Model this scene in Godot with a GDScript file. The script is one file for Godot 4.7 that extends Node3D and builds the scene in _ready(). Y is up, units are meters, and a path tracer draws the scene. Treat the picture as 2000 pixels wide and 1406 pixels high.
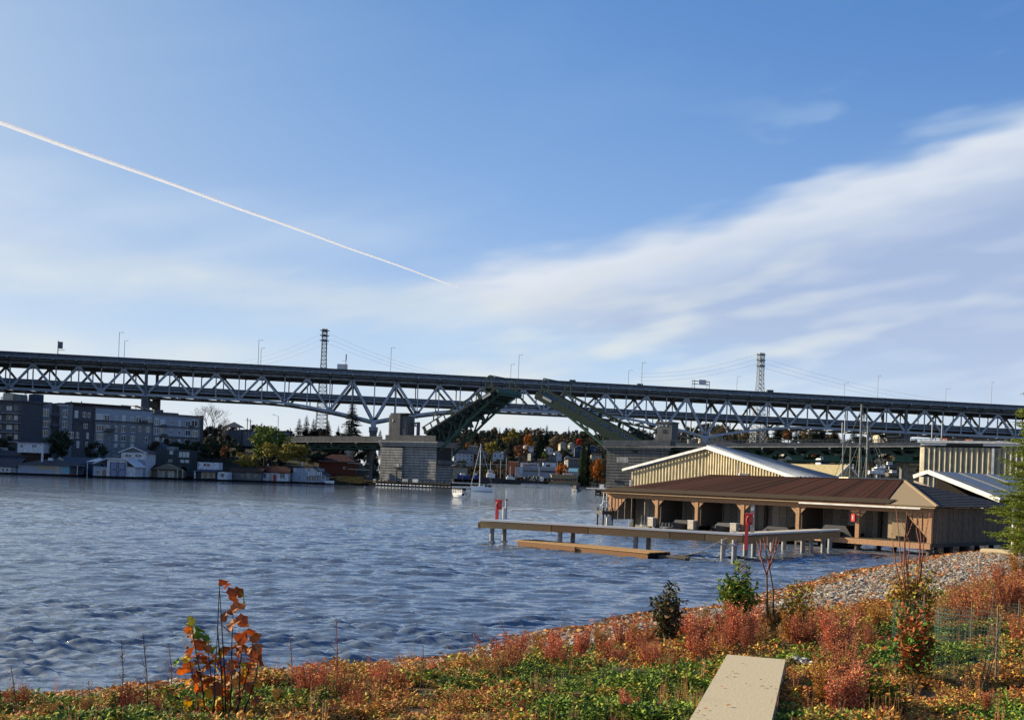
extends Node3D
# A lake seen from a planted bank: a double-deck freeway truss, a raised bascule bridge, boat sheds, a dock and houseboats.
# x right, y up, -z away from the camera; the lake is y = 0.

const FOCAL := 2100.0   # of a picture 2000 wide; only used to place anchors by sight line and distance
const EYE := 5.0
const TILT := 0.035     # the photograph leans by two degrees
var rng := RandomNumberGenerator.new()
var M := {}
var unit_box := BoxMesh.new()
var unit_tube := CylinderMesh.new()
var used := {}

class Geo:
	var v := PackedVector3Array()
	var n := PackedVector3Array()
	var c := PackedColorArray()
	var col := Color.WHITE
	func tri(a: Vector3, b: Vector3, d: Vector3) -> void:
		var nn := (b - a).cross(d - a).normalized()
		v.append(a); v.append(d); v.append(b)
		for i in 3:
			n.append(nn); c.append(col)
	func quad(a: Vector3, b: Vector3, d: Vector3, e: Vector3) -> void:   # counterclockwise seen from outside
		var nn := (d - a).cross(e - b).normalized()
		v.append(a); v.append(d); v.append(b); v.append(a); v.append(e); v.append(d)
		for i in 6:
			n.append(nn); c.append(col)
	func box(o: Vector3, s: Vector3, b := Basis()) -> void:
		var x := b.x * s.x / 2; var y := b.y * s.y / 2; var z := b.z * s.z / 2
		quad(o - x - y + z, o + x - y + z, o + x + y + z, o - x + y + z)
		quad(o + x - y - z, o - x - y - z, o - x + y - z, o + x + y - z)
		quad(o + x - y + z, o + x - y - z, o + x + y - z, o + x + y + z)
		quad(o - x - y - z, o - x - y + z, o - x + y + z, o - x + y - z)
		quad(o - x + y + z, o + x + y + z, o + x + y - z, o - x + y - z)
		quad(o - x - y - z, o + x - y - z, o + x - y + z, o - x - y + z)
	func bar(a: Vector3, b: Vector3, w: float, h: float) -> void:
		var x := (b - a).normalized()
		var up := Vector3.UP if absf(x.y) < 0.95 else Vector3.BACK
		var z := x.cross(up).normalized()
		box((a + b) / 2, Vector3(a.distance_to(b), h, w), Basis(x, z.cross(x), z))
	func tube(a: Vector3, b: Vector3, ra: float, rb: float, k := 6, caps := false) -> void:
		var x := (b - a).normalized()
		var up := Vector3.UP if absf(x.y) < 0.9 else Vector3.BACK
		var p := x.cross(up).normalized()
		var q := p.cross(x)
		for i in k:
			var d0 := p * cos(TAU * i / k) + q * sin(TAU * i / k)
			var d1 := p * cos(TAU * (i + 1) / k) + q * sin(TAU * (i + 1) / k)
			for e in [[a + d0 * ra, d0], [a + d1 * ra, d1], [b + d1 * rb, d1], [a + d0 * ra, d0], [b + d1 * rb, d1], [b + d0 * rb, d0]]:
				v.append(e[0]); n.append(e[1]); c.append(col)
			if caps:
				tri(b, b + d1 * rb, b + d0 * rb)
				tri(a, a + d0 * ra, a + d1 * ra)
	func path(pts: Array, r0: float, r1: float, k := 5) -> void:
		for i in pts.size() - 1:
			tube(pts[i], pts[i + 1], lerpf(r0, r1, float(i) / (pts.size() - 1)), lerpf(r0, r1, float(i + 1) / (pts.size() - 1)), k)
	func prism(poly: Array, z0: float, z1: float) -> void:   # a convex outline in x-y, counterclockwise, drawn out along z
		var k := poly.size()
		for i in range(1, k - 1):
			tri(_p(poly[0], z1), _p(poly[i], z1), _p(poly[i + 1], z1))
			tri(_p(poly[0], z0), _p(poly[i + 1], z0), _p(poly[i], z0))
		for i in k:
			var j := (i + 1) % k
			quad(_p(poly[i], z0), _p(poly[j], z0), _p(poly[j], z1), _p(poly[i], z1))
	func _p(q: Vector2, z: float) -> Vector3:
		return Vector3(q.x, q.y, z)
	func leaf(o: Vector3, d: Vector3, side: Vector3, l: float, w: float) -> void:   # a pointed leaf of two facets
		var m := o + d * l * 0.45
		var lift := d.cross(side).normalized() * w * 0.18
		tri(o, m + side * w / 2 + lift, o + d * l)
		tri(o, o + d * l, m - side * w / 2 + lift)
	func mesh() -> ArrayMesh:
		var a := []
		a.resize(Mesh.ARRAY_MAX)
		a[Mesh.ARRAY_VERTEX] = v; a[Mesh.ARRAY_NORMAL] = n; a[Mesh.ARRAY_COLOR] = c
		var m := ArrayMesh.new()
		m.add_surface_from_arrays(Mesh.PRIMITIVE_TRIANGLES, a)
		return m

func ray(u: float, v: float) -> Vector3:
	var k := 1.0 / sqrt(1.0 + TILT * TILT)
	var a := (u - 1000.0) / FOCAL
	var b := (929.0 - v) / FOCAL
	return Vector3(a - b * TILT, b + a * TILT, -1.0 / k) * k
func at(u: float, v: float, d: float) -> Vector3:
	return Vector3(0, EYE, 0) + ray(u, v) * d
func lie(u: float, v: float, y := 0.0) -> Vector3:
	var r := ray(u, v)
	return Vector3(0, EYE, 0) + r * ((y - EYE) / r.y)
func frame(o: Vector3, x: Vector3) -> Transform3D:
	x.y = 0
	x = x.normalized()
	return Transform3D(Basis(x, Vector3.UP, x.cross(Vector3.UP)), o)
func hit(f: Transform3D, u: float, v: float, z := 0.0) -> Vector3:   # where a sight line meets the plane z of a frame, in the frame
	var n := f.basis.z
	var o := f.origin + n * z
	var r := ray(u, v)
	var c := Vector3(0, EYE, 0)
	return f.affine_inverse() * (c + r * ((o - c).dot(n) / r.dot(n)))

func numbered(called: String) -> String:
	var k: int = used.get(called, 0)
	used[called] = k + 1
	return called if k == 0 else "%s_%03d" % [called, k]
func tag(o: Node, label: String, category: String, group := "", kind := "") -> Node:
	if label: o.set_meta("label", label)
	if category: o.set_meta("category", category)
	if group: o.set_meta("group", group)
	if kind: o.set_meta("kind", kind)
	return o
func thing(called: String, label: String, category: String, f := Transform3D(), group := "") -> Node3D:
	var o := Node3D.new()
	o.name = numbered(called)
	o.transform = f
	add_child(o)
	tag(o, label, category, group)
	return o
func put(p: Node, called: String, mesh: Mesh, m: Material, f := Transform3D()) -> MeshInstance3D:
	var o := MeshInstance3D.new()
	o.name = numbered(called) if p == self else called
	o.mesh = mesh
	o.material_override = m
	o.transform = f
	p.add_child(o, true)
	return o
func bx(p: Node, called: String, m: Material, o: Vector3, s: Vector3, b := Basis()) -> MeshInstance3D:
	return put(p, called, unit_box, m, Transform3D(Basis(b.x * s.x, b.y * s.y, b.z * s.z), o))
func br(p: Node, called: String, m: Material, a: Vector3, b: Vector3, w: float, h: float) -> MeshInstance3D:
	var x := (b - a).normalized()
	var up := Vector3.UP if absf(x.y) < 0.97 else Vector3.BACK
	var z := x.cross(up).normalized()
	return bx(p, called, m, (a + b) / 2, Vector3(a.distance_to(b), h, w), Basis(x, z.cross(x), z))
func tb(p: Node, called: String, m: Material, a: Vector3, b: Vector3, r: float) -> MeshInstance3D:
	var y := (b - a).normalized()
	var up := Vector3.BACK if absf(y.z) < 0.9 else Vector3.RIGHT
	var x := y.cross(up).normalized()
	return put(p, called, unit_tube, m, Transform3D(Basis(x * r, y * a.distance_to(b), x.cross(y) * r), (a + b) / 2))

func noise(freq: float, octaves := 4, seed_ := 1, kind := FastNoiseLite.TYPE_SIMPLEX_SMOOTH) -> FastNoiseLite:
	var f := FastNoiseLite.new()
	f.noise_type = kind
	f.frequency = freq
	f.seed = seed_
	f.fractal_type = FastNoiseLite.FRACTAL_FBM
	f.fractal_octaves = octaves
	return f
func tex(f: FastNoiseLite, lo: Color, hi: Color, size := 512, mid := Color(0, 0, 0, 0)) -> NoiseTexture2D:
	var t := NoiseTexture2D.new()
	t.width = size; t.height = size; t.seamless = true; t.noise = f
	var g := Gradient.new()
	g.set_color(0, lo); g.set_color(1, hi)
	if mid.a > 0.0: g.add_point(0.5, mid)
	t.color_ramp = g
	return t
func bump(f: FastNoiseLite, size := 512, strength := 4.0) -> NoiseTexture2D:
	var t := NoiseTexture2D.new()
	t.width = size; t.height = size; t.seamless = true; t.noise = f
	t.as_normal_map = true; t.bump_strength = strength
	return t
# c is a linear base colour; grain is a greyish texture over it, in world metres
func mat(called: String, c: Color, rough := 0.8, grain: Texture2D = null, size := 4.0, stretch := Vector3.ONE, normal: Texture2D = null, nsc := 1.0, metal := 0.0) -> StandardMaterial3D:
	var m := StandardMaterial3D.new()
	m.resource_name = called
	m.albedo_color = c.linear_to_srgb()
	m.roughness = rough
	m.metallic = metal
	if rough >= 0.6: m.metallic_specular = 0.22
	if grain: m.albedo_texture = grain
	if normal:
		m.normal_enabled = true; m.normal_texture = normal; m.normal_scale = nsc
	if grain or normal:
		m.uv1_triplanar = true; m.uv1_world_triplanar = true
		m.uv1_scale = stretch / size
	M[called] = m
	return m
func tinted(called: String, rough := 0.7, back := Color.BLACK) -> StandardMaterial3D:   # colour comes with the vertices or the copies
	var m := StandardMaterial3D.new()
	m.resource_name = called
	m.vertex_color_use_as_albedo = true
	m.roughness = rough
	m.metallic_specular = 0.25
	if back != Color.BLACK:
		m.backlight_enabled = true; m.backlight = back
	M[called] = m
	return m
func scatter(p: Node, called: String, mesh: Mesh, m: Material, where: Array, colors: Array) -> MultiMeshInstance3D:
	var mm := MultiMesh.new()
	mm.transform_format = MultiMesh.TRANSFORM_3D
	mm.use_colors = true
	mm.mesh = mesh
	mm.instance_count = where.size()
	for i in where.size():
		mm.set_instance_transform(i, where[i])
		mm.set_instance_color(i, colors[i])
	var o := MultiMeshInstance3D.new()
	o.name = numbered(called) if p == self else called
	o.multimesh = mm
	o.material_override = m
	p.add_child(o, true)
	return o
func R(a: float, b: float) -> float:
	return rng.randf_range(a, b)
const ORD := ["first", "second", "third", "fourth", "fifth", "sixth", "seventh", "eighth", "ninth", "tenth", "eleventh", "twelfth", "thirteenth", "fourteenth", "fifteenth", "sixteenth", "seventeenth", "eighteenth", "nineteenth", "twentieth", "twenty-first", "twenty-second", "twenty-third", "twenty-fourth", "twenty-fifth", "twenty-sixth", "twenty-seventh", "twenty-eighth", "twenty-ninth", "thirtieth", "thirty-first", "thirty-second", "thirty-third", "thirty-fourth", "thirty-fifth", "thirty-sixth", "thirty-seventh", "thirty-eighth", "thirty-ninth", "fortieth"]

func _ready() -> void:
	rng.seed = 7
	unit_tube.top_radius = 1.0; unit_tube.bottom_radius = 1.0; unit_tube.height = 1.0
	unit_tube.radial_segments = 10; unit_tube.rings = 0
	# camera
	var cam := Camera3D.new()
	cam.name = "camera"
	cam.projection = Camera3D.PROJECTION_FRUSTUM
	cam.near = 0.2; cam.far = 90000.0
	cam.size = 1406.0 / FOCAL * cam.near
	cam.frustum_offset = Vector2(0, 226.0 / FOCAL * cam.near)
	cam.position = Vector3(0, EYE, 0)
	cam.rotation.z = atan(TILT)
	add_child(cam)
	# sky and light
	var env := Environment.new()
	env.background_mode = Environment.BG_SKY
	env.sky = Sky.new()
	var pano := PanoramaSkyMaterial.new()
	pano.panorama = ImageTexture.create_from_image(paint_sky())
	env.sky.sky_material = pano
	env.tonemap_mode = Environment.TONE_MAPPER_LINEAR
	env.tonemap_exposure = 2.4
	env.background_energy_multiplier = 0.44
	env.sdfgi_enabled = true; env.ssao_enabled = true; env.ssil_enabled = true
	var we := WorldEnvironment.new()
	we.name = "world_environment"
	we.environment = env
	add_child(we)
	var sun := DirectionalLight3D.new()
	sun.name = "sun"
	sun.light_energy = 1.6
	sun.light_color = Color(1.0, 0.93, 0.80)
	sun.light_angular_distance = 0.5
	sun.shadow_enabled = true
	add_child(sun)
	var elev := deg_to_rad(21.0)
	sun.look_at_from_position(Vector3(-0.906 * cos(elev), sin(elev), -0.423 * cos(elev)) * 100.0, Vector3.ZERO)
	make_materials()
	make_water()
	make_land()
	make_contrail()
	make_freeway()
	make_university_bridge()
	make_sheds()
	make_dock()
	make_tree_kinds()
	make_hills()
	make_left_bank()
	make_far_shore()
	make_boats()
	make_near()

# The air: a pale horizon, deepening blue, thin streaks of high cloud
func paint_sky() -> Image:
	var low := sky_patch(1024, 512, 0, 1024, 0, 512)
	low.resize(4096, 2048, Image.INTERPOLATE_CUBIC)
	# the same sky once more, finely, where it is seen (azimuth -28..28, elevation -1..30)
	var fine := sky_patch(4096, 2048, -340, 340, 660, 1036)
	low.blit_rect(fine, Rect2i(340, 0, 340, 376), Vector2i(0, 660))
	low.blit_rect(fine, Rect2i(0, 0, 340, 376), Vector2i(4096 - 340, 660))
	return low

func stop(x: float, xs: Array, cs: Array) -> Color:
	for i in xs.size() - 1:
		if x < xs[i + 1]:
			var k := clampf((x - xs[i]) / (xs[i + 1] - xs[i]), 0, 1)
			return cs[i].lerp(cs[i + 1], k)
	return cs[-1]

func sky_patch(w: int, h: int, c0: int, c1: int, r0: int, r1: int) -> Image:
	var im := Image.create(c1 - c0, r1 - r0, false, Image.FORMAT_RGB8)
	var fa := noise(0.11, 5, 3)
	var fb := noise(0.05, 4, 8)
	var fc := noise(0.35, 3, 12)
	var to_sun := Vector3(-0.906 * cos(deg_to_rad(21.0)), sin(deg_to_rad(21.0)), -0.423 * cos(deg_to_rad(21.0)))
	var xs := [-2.0, 1.0, 4.0, 7.0, 10.0, 15.0, 20.0, 26.0, 45.0, 90.0]
	var cs := [Color8(228, 230, 228), Color8(224, 229, 231), Color8(200, 219, 238), Color8(170, 203, 240), Color8(146, 184, 234), Color8(124, 168, 226), Color8(104, 153, 217), Color8(84, 137, 207), Color8(62, 112, 184), Color8(48, 92, 160)]
	var white := Color8(228, 233, 240)
	var lav := Color8(176, 189, 218)
	var cream := Color8(224, 228, 226)
	for r in r1 - r0:
		var el := 90.0 - (r + r0 + 0.5) / h * 180.0
		if el < -3.0: el = -3.0
		for q in c1 - c0:
			var az := (q + c0 + 0.5) / w * 360.0
			if az > 180.0: az -= 360.0
			var k := stop(el, xs, cs)
			# a little deeper towards the north (right), paler towards the sun (left)
			k = k.lerp(Color8(190, 203, 228), clampf(-az / 70.0, 0.0, 0.75) * 0.42 * clampf(el / 8.0, 0, 1))
			k = k.lerp(Color8(58, 108, 182), clampf(az / 60.0, 0.0, 0.8) * 0.7 * clampf((el - 8.0) / 14.0, 0, 1))
			var a := az if absf(az) < 150.0 else signf(az) * (300.0 - absf(az))
			var warp := fb.get_noise_2d(a * 0.5, el * 1.5)
			var s := fa.get_noise_2d(a * 0.45 + warp * 4.0, (el - 0.20 * a) * 1.7)
			var s2 := fc.get_noise_2d(a * 0.35, (el - 0.12 * a) * 1.7)
			# general cirrus, all round
			k = k.lerp(white, clampf(s * 0.35 + 0.02, 0, 0.25) * clampf((el - 2.0) / 5.0, 0, 1) * clampf((34.0 - el) / 14.0, 0, 1) * (0.16 if absf(a) < 28.0 else 0.4))
			# the long bank that rises to the right
			var edge := 12.1 + 0.262 * a + s2 * 0.9 + warp * 0.6 + s * 0.5
			if a > 40.0: edge -= (a - 40.0) * 0.12
			var below := edge - el
			var tip := clampf((a + 7.0 + s2 * 2.5) / 7.0, 0, 1)
			var far_out := clampf((110.0 - a) / 50.0, 0, 1)
			var veil := smoothstep(0.0, 2.4, below) * tip * far_out
			var depth := clampf(3.8 + a * 0.42, 2.0, 14.0)
			var core := veil * (1.0 - smoothstep(1.4, 5.6, below))
			k = k.lerp(lav, veil * (1.0 - smoothstep(depth * 0.75, depth * 1.25, below)) * 0.66)
			k = k.lerp(white, veil * smoothstep(2.0, 5.0, below) * clampf(s2 * 0.35 + s * 0.2 + 0.04, 0, 0.18) * clampf(a / 8.0, 0, 1))
			k = k.lerp(white, core * clampf(0.80 + s * 0.25, 0.3, 0.92))
			k = k.lerp(cream, veil * smoothstep(2.0, 4.0, below) * clampf(s * 0.8 + s2 * 0.5 + 0.42 - 0.03 * maxf(a, 0.0), 0, 0.72))
			# wisps above its edge
			k = k.lerp(white, clampf(s * 0.6 + s2 * 0.25 - 0.02, 0, 0.2) * smoothstep(-5.0, -0.5, below) * (1.0 - smoothstep(-0.5, 1.5, below)) * tip * far_out * clampf(a / 8.0, 0, 1))
			# the low pale bands to the left
			var bl := clampf((2.0 - a) / 10.0, 0, 1) * clampf((a + 130.0) / 40.0, 0, 1)
			var mid := 9.0 - 0.035 * (a + 12.0) + s2 * 0.5
			k = k.lerp(cream, bl * exp(-pow((el - mid) / 1.25, 2)) * clampf(0.5 + s * 0.45, 0.1, 0.75))
			k = k.lerp(white, bl * exp(-pow((el - mid - 3.0) / 2.2, 2)) * clampf(0.10 + s * 0.3, 0, 0.25))
			k = k.lerp(cream, bl * exp(-pow((el - 5.4) / 0.9, 2)) * clampf(0.4 + s * 0.8, 0, 0.8) * clampf(-a / 20.0, 0, 1))
			var lum := k.get_luminance()
			k = k.lerp(Color(lum, lum, lum), 0.10)
			var e := deg_to_rad(el); var z := deg_to_rad(az)
			var near_sun := rad_to_deg(acos(clampf(to_sun.dot(Vector3(sin(z) * cos(e), sin(e), -cos(z) * cos(e))), -1, 1)))
			k = k.lerp(Color(1.0, 0.985, 0.95), 0.95 * exp(-pow(near_sun / 34.0, 2)))
			im.set_pixel(q, r, k)
	return im

func make_materials() -> void:
	var grime := tex(noise(0.012, 5, 4), Color(0.70, 0.70, 0.70), Color(1, 1, 1))
	var streak := tex(noise(0.03, 4, 9), Color(0.62, 0.62, 0.60), Color(1, 1, 1))
	var stains := tex(noise(0.02, 5, 19), Color(0.35, 0.34, 0.33), Color(1, 1, 1), 512, Color(0.8, 0.8, 0.79))
	var wood := tex(noise(0.05, 4, 21), Color(0.55, 0.50, 0.46), Color(1, 1, 1))
	var fine := bump(noise(0.08, 4, 5), 512, 3.0)
	M.grime = null
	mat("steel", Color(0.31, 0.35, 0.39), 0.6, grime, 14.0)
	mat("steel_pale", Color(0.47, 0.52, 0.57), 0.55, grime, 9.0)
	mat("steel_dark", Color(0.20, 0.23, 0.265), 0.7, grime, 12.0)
	mat("steel_deck", Color(0.108, 0.12, 0.138), 0.8, grime, 12.0)
	mat("green_steel", Color(0.07, 0.105, 0.09), 0.6, grime, 5.0)
	mat("green_fascia", Color(0.026, 0.048, 0.04), 0.65, grime, 5.0)
	mat("green_bright", Color(0.065, 0.135, 0.098), 0.6, grime, 5.0)
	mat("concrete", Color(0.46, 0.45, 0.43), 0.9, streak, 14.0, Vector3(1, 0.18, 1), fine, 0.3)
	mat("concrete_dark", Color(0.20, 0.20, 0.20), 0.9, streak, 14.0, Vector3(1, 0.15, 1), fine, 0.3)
	mat("concrete_path", Color(0.45, 0.40, 0.285), 0.9, tex(noise(0.03, 5, 31), Color(0.86, 0.85, 0.83), Color(1, 1, 1)), 0.9, Vector3.ONE, fine, 0.12)
	mat("joint_dark", Color(0.05, 0.05, 0.05), 0.95)
	mat("asphalt", Color(0.05, 0.05, 0.055), 0.9)
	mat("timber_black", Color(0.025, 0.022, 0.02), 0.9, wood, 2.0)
	mat("white_paint", Color(0.75, 0.75, 0.74), 0.6, grime, 5.0)
	mat("galvanised", Color(0.42, 0.44, 0.46), 0.5, grime, 3.0)
	mat("cable", Color(0.10, 0.10, 0.11), 0.6)
	mat("glass_dark", Color(0.02, 0.025, 0.03), 0.08)
	mat("concrete_tan", Color(0.42, 0.37, 0.28), 0.9, stains, 9.0, Vector3(1, 0.5, 1), fine, 0.5)
	mat("timber_grey", Color(0.15, 0.135, 0.115), 0.9, wood, 1.5, Vector3(1, 0.3, 1))
	mat("cedar", Color(0.54, 0.34, 0.21), 0.8, wood, 1.2, Vector3(0.4, 0.4, 0.4))
	mat("cedar_dark", Color(0.2, 0.115, 0.07), 0.85, wood, 1.2)
	mat("cedar_pale", Color(0.50, 0.40, 0.27), 0.8, wood, 1.2)
	mat("plywood", Color(0.40, 0.325, 0.225), 0.85, tex(noise(0.05, 5, 51), Color(0.55, 0.52, 0.47), Color(1, 1, 1)), 2.5)
	var rust := tex(noise(0.05, 5, 61), Color(0.22, 0.2, 0.2), Color(1.0, 0.92, 0.86), 512, Color(0.68, 0.65, 0.64))
	mat("rust_roof", Color(0.088, 0.037, 0.027), 0.95, rust, 3.5, Vector3(1, 1, 1), fine, 0.6)
	mat("rust_roof_dark", Color(0.060, 0.028, 0.022), 0.95, rust, 3.0, Vector3(1, 1, 1), fine, 0.6)
	mat("mossy_roof", Color(0.105, 0.088, 0.058), 0.9, rust, 2.0)
	mat("grey_shingle", Color(0.095, 0.10, 0.115), 0.85, stains, 3.0, Vector3.ONE, fine, 0.5)
	mat("board_pale", Color(0.52, 0.49, 0.43), 0.9, wood, 1.5, Vector3(1, 0.2, 1))
	mat("board_grey", Color(0.38, 0.36, 0.32), 0.9, wood, 1.5, Vector3(1, 0.2, 1))
	mat("board_white", Color(0.66, 0.63, 0.57), 0.9, wood, 1.5, Vector3(1, 0.2, 1))
	mat("board_dark", Color(0.15, 0.14, 0.125), 0.9, wood, 1.5, Vector3(1, 0.2, 1))
	mat("brown_board", Color(0.25, 0.185, 0.135), 0.85, streak, 2.5, Vector3(1, 0.25, 1))
	mat("brown_board_dark", Color(0.20, 0.15, 0.11), 0.85, streak, 2.5, Vector3(1, 0.25, 1))
	mat("yellow_sheet", Color(0.62, 0.52, 0.32), 0.55, streak, 6.0, Vector3(1, 0.3, 1))
	mat("yellow_plain", Color(0.58, 0.48, 0.27), 0.7, streak, 6.0)
	mat("tan_sheet", Color(0.45, 0.40, 0.285), 0.55, streak, 6.0, Vector3(1, 0.3, 1))
	mat("blue_roof", Color(0.13, 0.165, 0.215), 0.42, grime, 6.0)
	mat("blue_seam", Color(0.30, 0.35, 0.42), 0.45, grime, 6.0)
	mat("dock_wood", Color(0.64, 0.45, 0.235), 0.85, wood, 1.4, Vector3(0.35, 1.5, 0.35))
	mat("dock_wood_dark", Color(0.50, 0.32, 0.165), 0.85, wood, 1.4, Vector3(0.35, 1.5, 0.35))
	mat("dock_red", Color(0.33, 0.195, 0.11), 0.85, wood, 1.4, Vector3(0.35, 1.5, 0.35))
	mat("deck_pale", Color(0.62, 0.58, 0.52), 0.85, wood, 1.4)
	mat("deck_white", Color(0.80, 0.77, 0.70), 0.8)
	mat("deck_pale2", Color(0.55, 0.51, 0.45), 0.85, wood, 1.4)
	mat("galvanised_bright", Color(0.27, 0.275, 0.28), 0.4, grime, 1.0, Vector3(1, 0.4, 1))
	mat("red_paint", Color(0.58, 0.035, 0.03), 0.45)
	mat("red_dark", Color(0.3, 0.02, 0.02), 0.5)
	mat("hull_dark", Color(0.022, 0.024, 0.028), 0.45)
	mat("tarp_grey", Color(0.10, 0.105, 0.11), 0.8)
	mat("rope", Color(0.24, 0.22, 0.18), 0.9)
	mat("siding_blue", Color(0.45, 0.52, 0.64), 0.7, streak, 5.0)
	mat("siding_white", Color(0.72, 0.74, 0.78), 0.7, grime, 5.0)
	mat("siding_navy", Color(0.065, 0.085, 0.13), 0.75, grime, 5.0)
	mat("siding_slate", Color(0.26, 0.28, 0.31), 0.8, grime, 6.0)
	mat("siding_dark", Color(0.125, 0.13, 0.145), 0.8, grime, 6.0)
	mat("siding_green", Color(0.065, 0.09, 0.095), 0.8, grime, 5.0)
	mat("siding_teal", Color(0.16, 0.36, 0.44), 0.7)
	mat("siding_tan", Color(0.30, 0.26, 0.20), 0.8, streak, 5.0)
	mat("siding_grey", Color(0.22, 0.23, 0.235), 0.8, streak, 5.0)
	mat("siding_cream", Color(0.62, 0.56, 0.44), 0.8, streak, 5.0)
	mat("siding_red", Color(0.15, 0.045, 0.03), 0.8, grime, 5.0)
	mat("siding_brick", Color(0.34, 0.13, 0.09), 0.85, grime, 5.0)
	mat("siding_orange", Color(0.38, 0.22, 0.06), 0.75, grime, 5.0)
	mat("roof_slate", Color(0.09, 0.10, 0.12), 0.85, stains, 5.0)
	mat("roof_brown", Color(0.075, 0.05, 0.04), 0.9, stains, 5.0)
	mat("roof_maroon", Color(0.07, 0.03, 0.028), 0.9, stains, 5.0)
	mat("window_frame", Color(0.75, 0.77, 0.78), 0.6)
	mat("leaf_orange_paint", Color(0.5, 0.2, 0.08), 0.8)
	tinted("tint", 0.85)
	tinted("stone", 0.85)
	leafy("leaf_tint", Color(1, 1, 1), 0.0)
	M.leaf_tint.backlight_enabled = true; M.leaf_tint.backlight = Color(0.45, 0.45, 0.45)
	leafy("needle_green", Color(0.17, 0.23, 0.03), 0.9)
	mat("rubble", Color(0.62, 0.60, 0.55), 0.9, grime, 0.5)
	mat("straw", Color(0.36, 0.32, 0.235), 0.9, wood, 0.6)
	mat("twig", Color(0.17, 0.11, 0.07), 0.9)
	mat("twig_red", Color(0.22, 0.085, 0.055), 0.85)
	mat("twig_dark", Color(0.055, 0.04, 0.032), 0.9)
	mat("green_wire", Color(0.07, 0.15, 0.115), 0.5)
	mat("glass_blue", Color(0.04, 0.10, 0.26), 0.1)
	mat("glass_warm", Color(0.30, 0.26, 0.16), 0.35)
	mat("window_pale", Color(0.42, 0.44, 0.42), 0.3)
	mat("hull_blue", Color(0.02, 0.06, 0.28), 0.4)
	mat("gelcoat", Color(0.78, 0.78, 0.76), 0.3)
	mat("canvas_dark", Color(0.03, 0.035, 0.05), 0.9)
	mat("hill_ground", Color(0.03, 0.032, 0.02), 0.95, stains, 20.0)
	mat("bark", Color(0.075, 0.06, 0.048), 0.95, wood, 1.0, Vector3(1, 0.3, 1))
	mat("bark_pale", Color(0.22, 0.19, 0.165), 0.95, wood, 1.0)
	mat("lamp_grey", Color(0.36, 0.38, 0.40), 0.6)
	var wm := mat("water", Color(0.075, 0.100, 0.142), 0.03, null, 4.2, Vector3(0.7, 1, 1.3), bump(noise(0.03, 4, 41), 512, 6.0), 0.3)
	wm.metallic_specular = 0.7

func make_water() -> void:
	var ds := [3.0, 8.0, 13.0]
	var d := 16.0
	while d < 260.0:
		ds.append(d); d *= 1.0036
	while d < 12000.0:
		ds.append(d); d *= 1.09
	var cols := []
	for i in 9: cols.append(-4.0 + i * (4.0 - 0.62) / 9.0)
	for i in 601: cols.append(-0.62 + 1.24 * i / 600.0)
	for i in 9: cols.append(0.62 + (i + 1) * (4.0 - 0.62) / 9.0)
	var waves := []
	var r := RandomNumberGenerator.new()
	r.seed = 5
	for i in 30:
		var l := 0.20 * pow(1.082, i)   # 0.45 .. 5.5 m
		var ang := deg_to_rad(r.randfn(78.0, 22.0))
		waves.append([TAU / l * cos(ang), TAU / l * sin(ang), r.randf() * TAU, 0.0150 * pow(minf(l, 1.2), 0.85) * pow(maxf(l, 1.2) / 1.2, 0.1), l])
	var nc := cols.size()
	var gust := noise(0.035, 3, 17)
	var fleck := noise(0.30, 2, 23)
	var v := PackedVector3Array(); var n := PackedVector3Array(); var idx := PackedInt32Array()
	for j in ds.size():
		var dd: float = ds[j]
		var step := dd * 0.0036 if dd < 260.0 else 1000.0
		var live := []
		for w in waves:
			var fade := clampf((w[4] - step * 2.2) / (step * 2.0 + 0.01), 0, 1)
			if fade > 0.0 and dd > 14.0: live.append([w[0], w[1], w[2], w[3] * fade, w[4]])
		for cx in cols:
			var x: float = cx * dd
			var y := 0.0; var gx := 0.0; var gz := 0.0
			if absf(cx) < 0.63:
				var gk := clampf(1.0 + 1.5 * gust.get_noise_2d(x * 0.7, dd * 1.6), 0.6, 1.35)
				var fk := clampf(1.0 + 1.2 * fleck.get_noise_2d(x, dd * 0.8), 0.5, 1.5)
				for w in live:
					var ph: float = w[0] * x + w[1] * dd + w[2]
					var s := sin(ph); var co := cos(ph)
					var a: float = w[3] * (gk * fk if w[4] < 1.4 else 1.0)
					y += a * (s + 0.25 * cos(2.0 * ph + 0.6))
					var g := a * (co - 0.5 * sin(2.0 * ph + 0.6))
					gx += g * w[0]; gz += g * w[1]
			v.append(Vector3(x, y, -dd)); n.append(Vector3(-gx, 1, gz).normalized())
	for j in ds.size() - 1:
		for i in nc - 1:
			var a := j * nc + i
			idx.append_array([a, a + nc, a + 1, a + 1, a + nc, a + nc + 1])
	var arr := []
	arr.resize(Mesh.ARRAY_MAX)
	arr[Mesh.ARRAY_VERTEX] = v; arr[Mesh.ARRAY_NORMAL] = n; arr[Mesh.ARRAY_INDEX] = idx
	var m := ArrayMesh.new()
	m.add_surface_from_arrays(Mesh.PRIMITIVE_TRIANGLES, arr)
	tag(put(self, "water", m, M.water), "", "", "", "structure")

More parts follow.
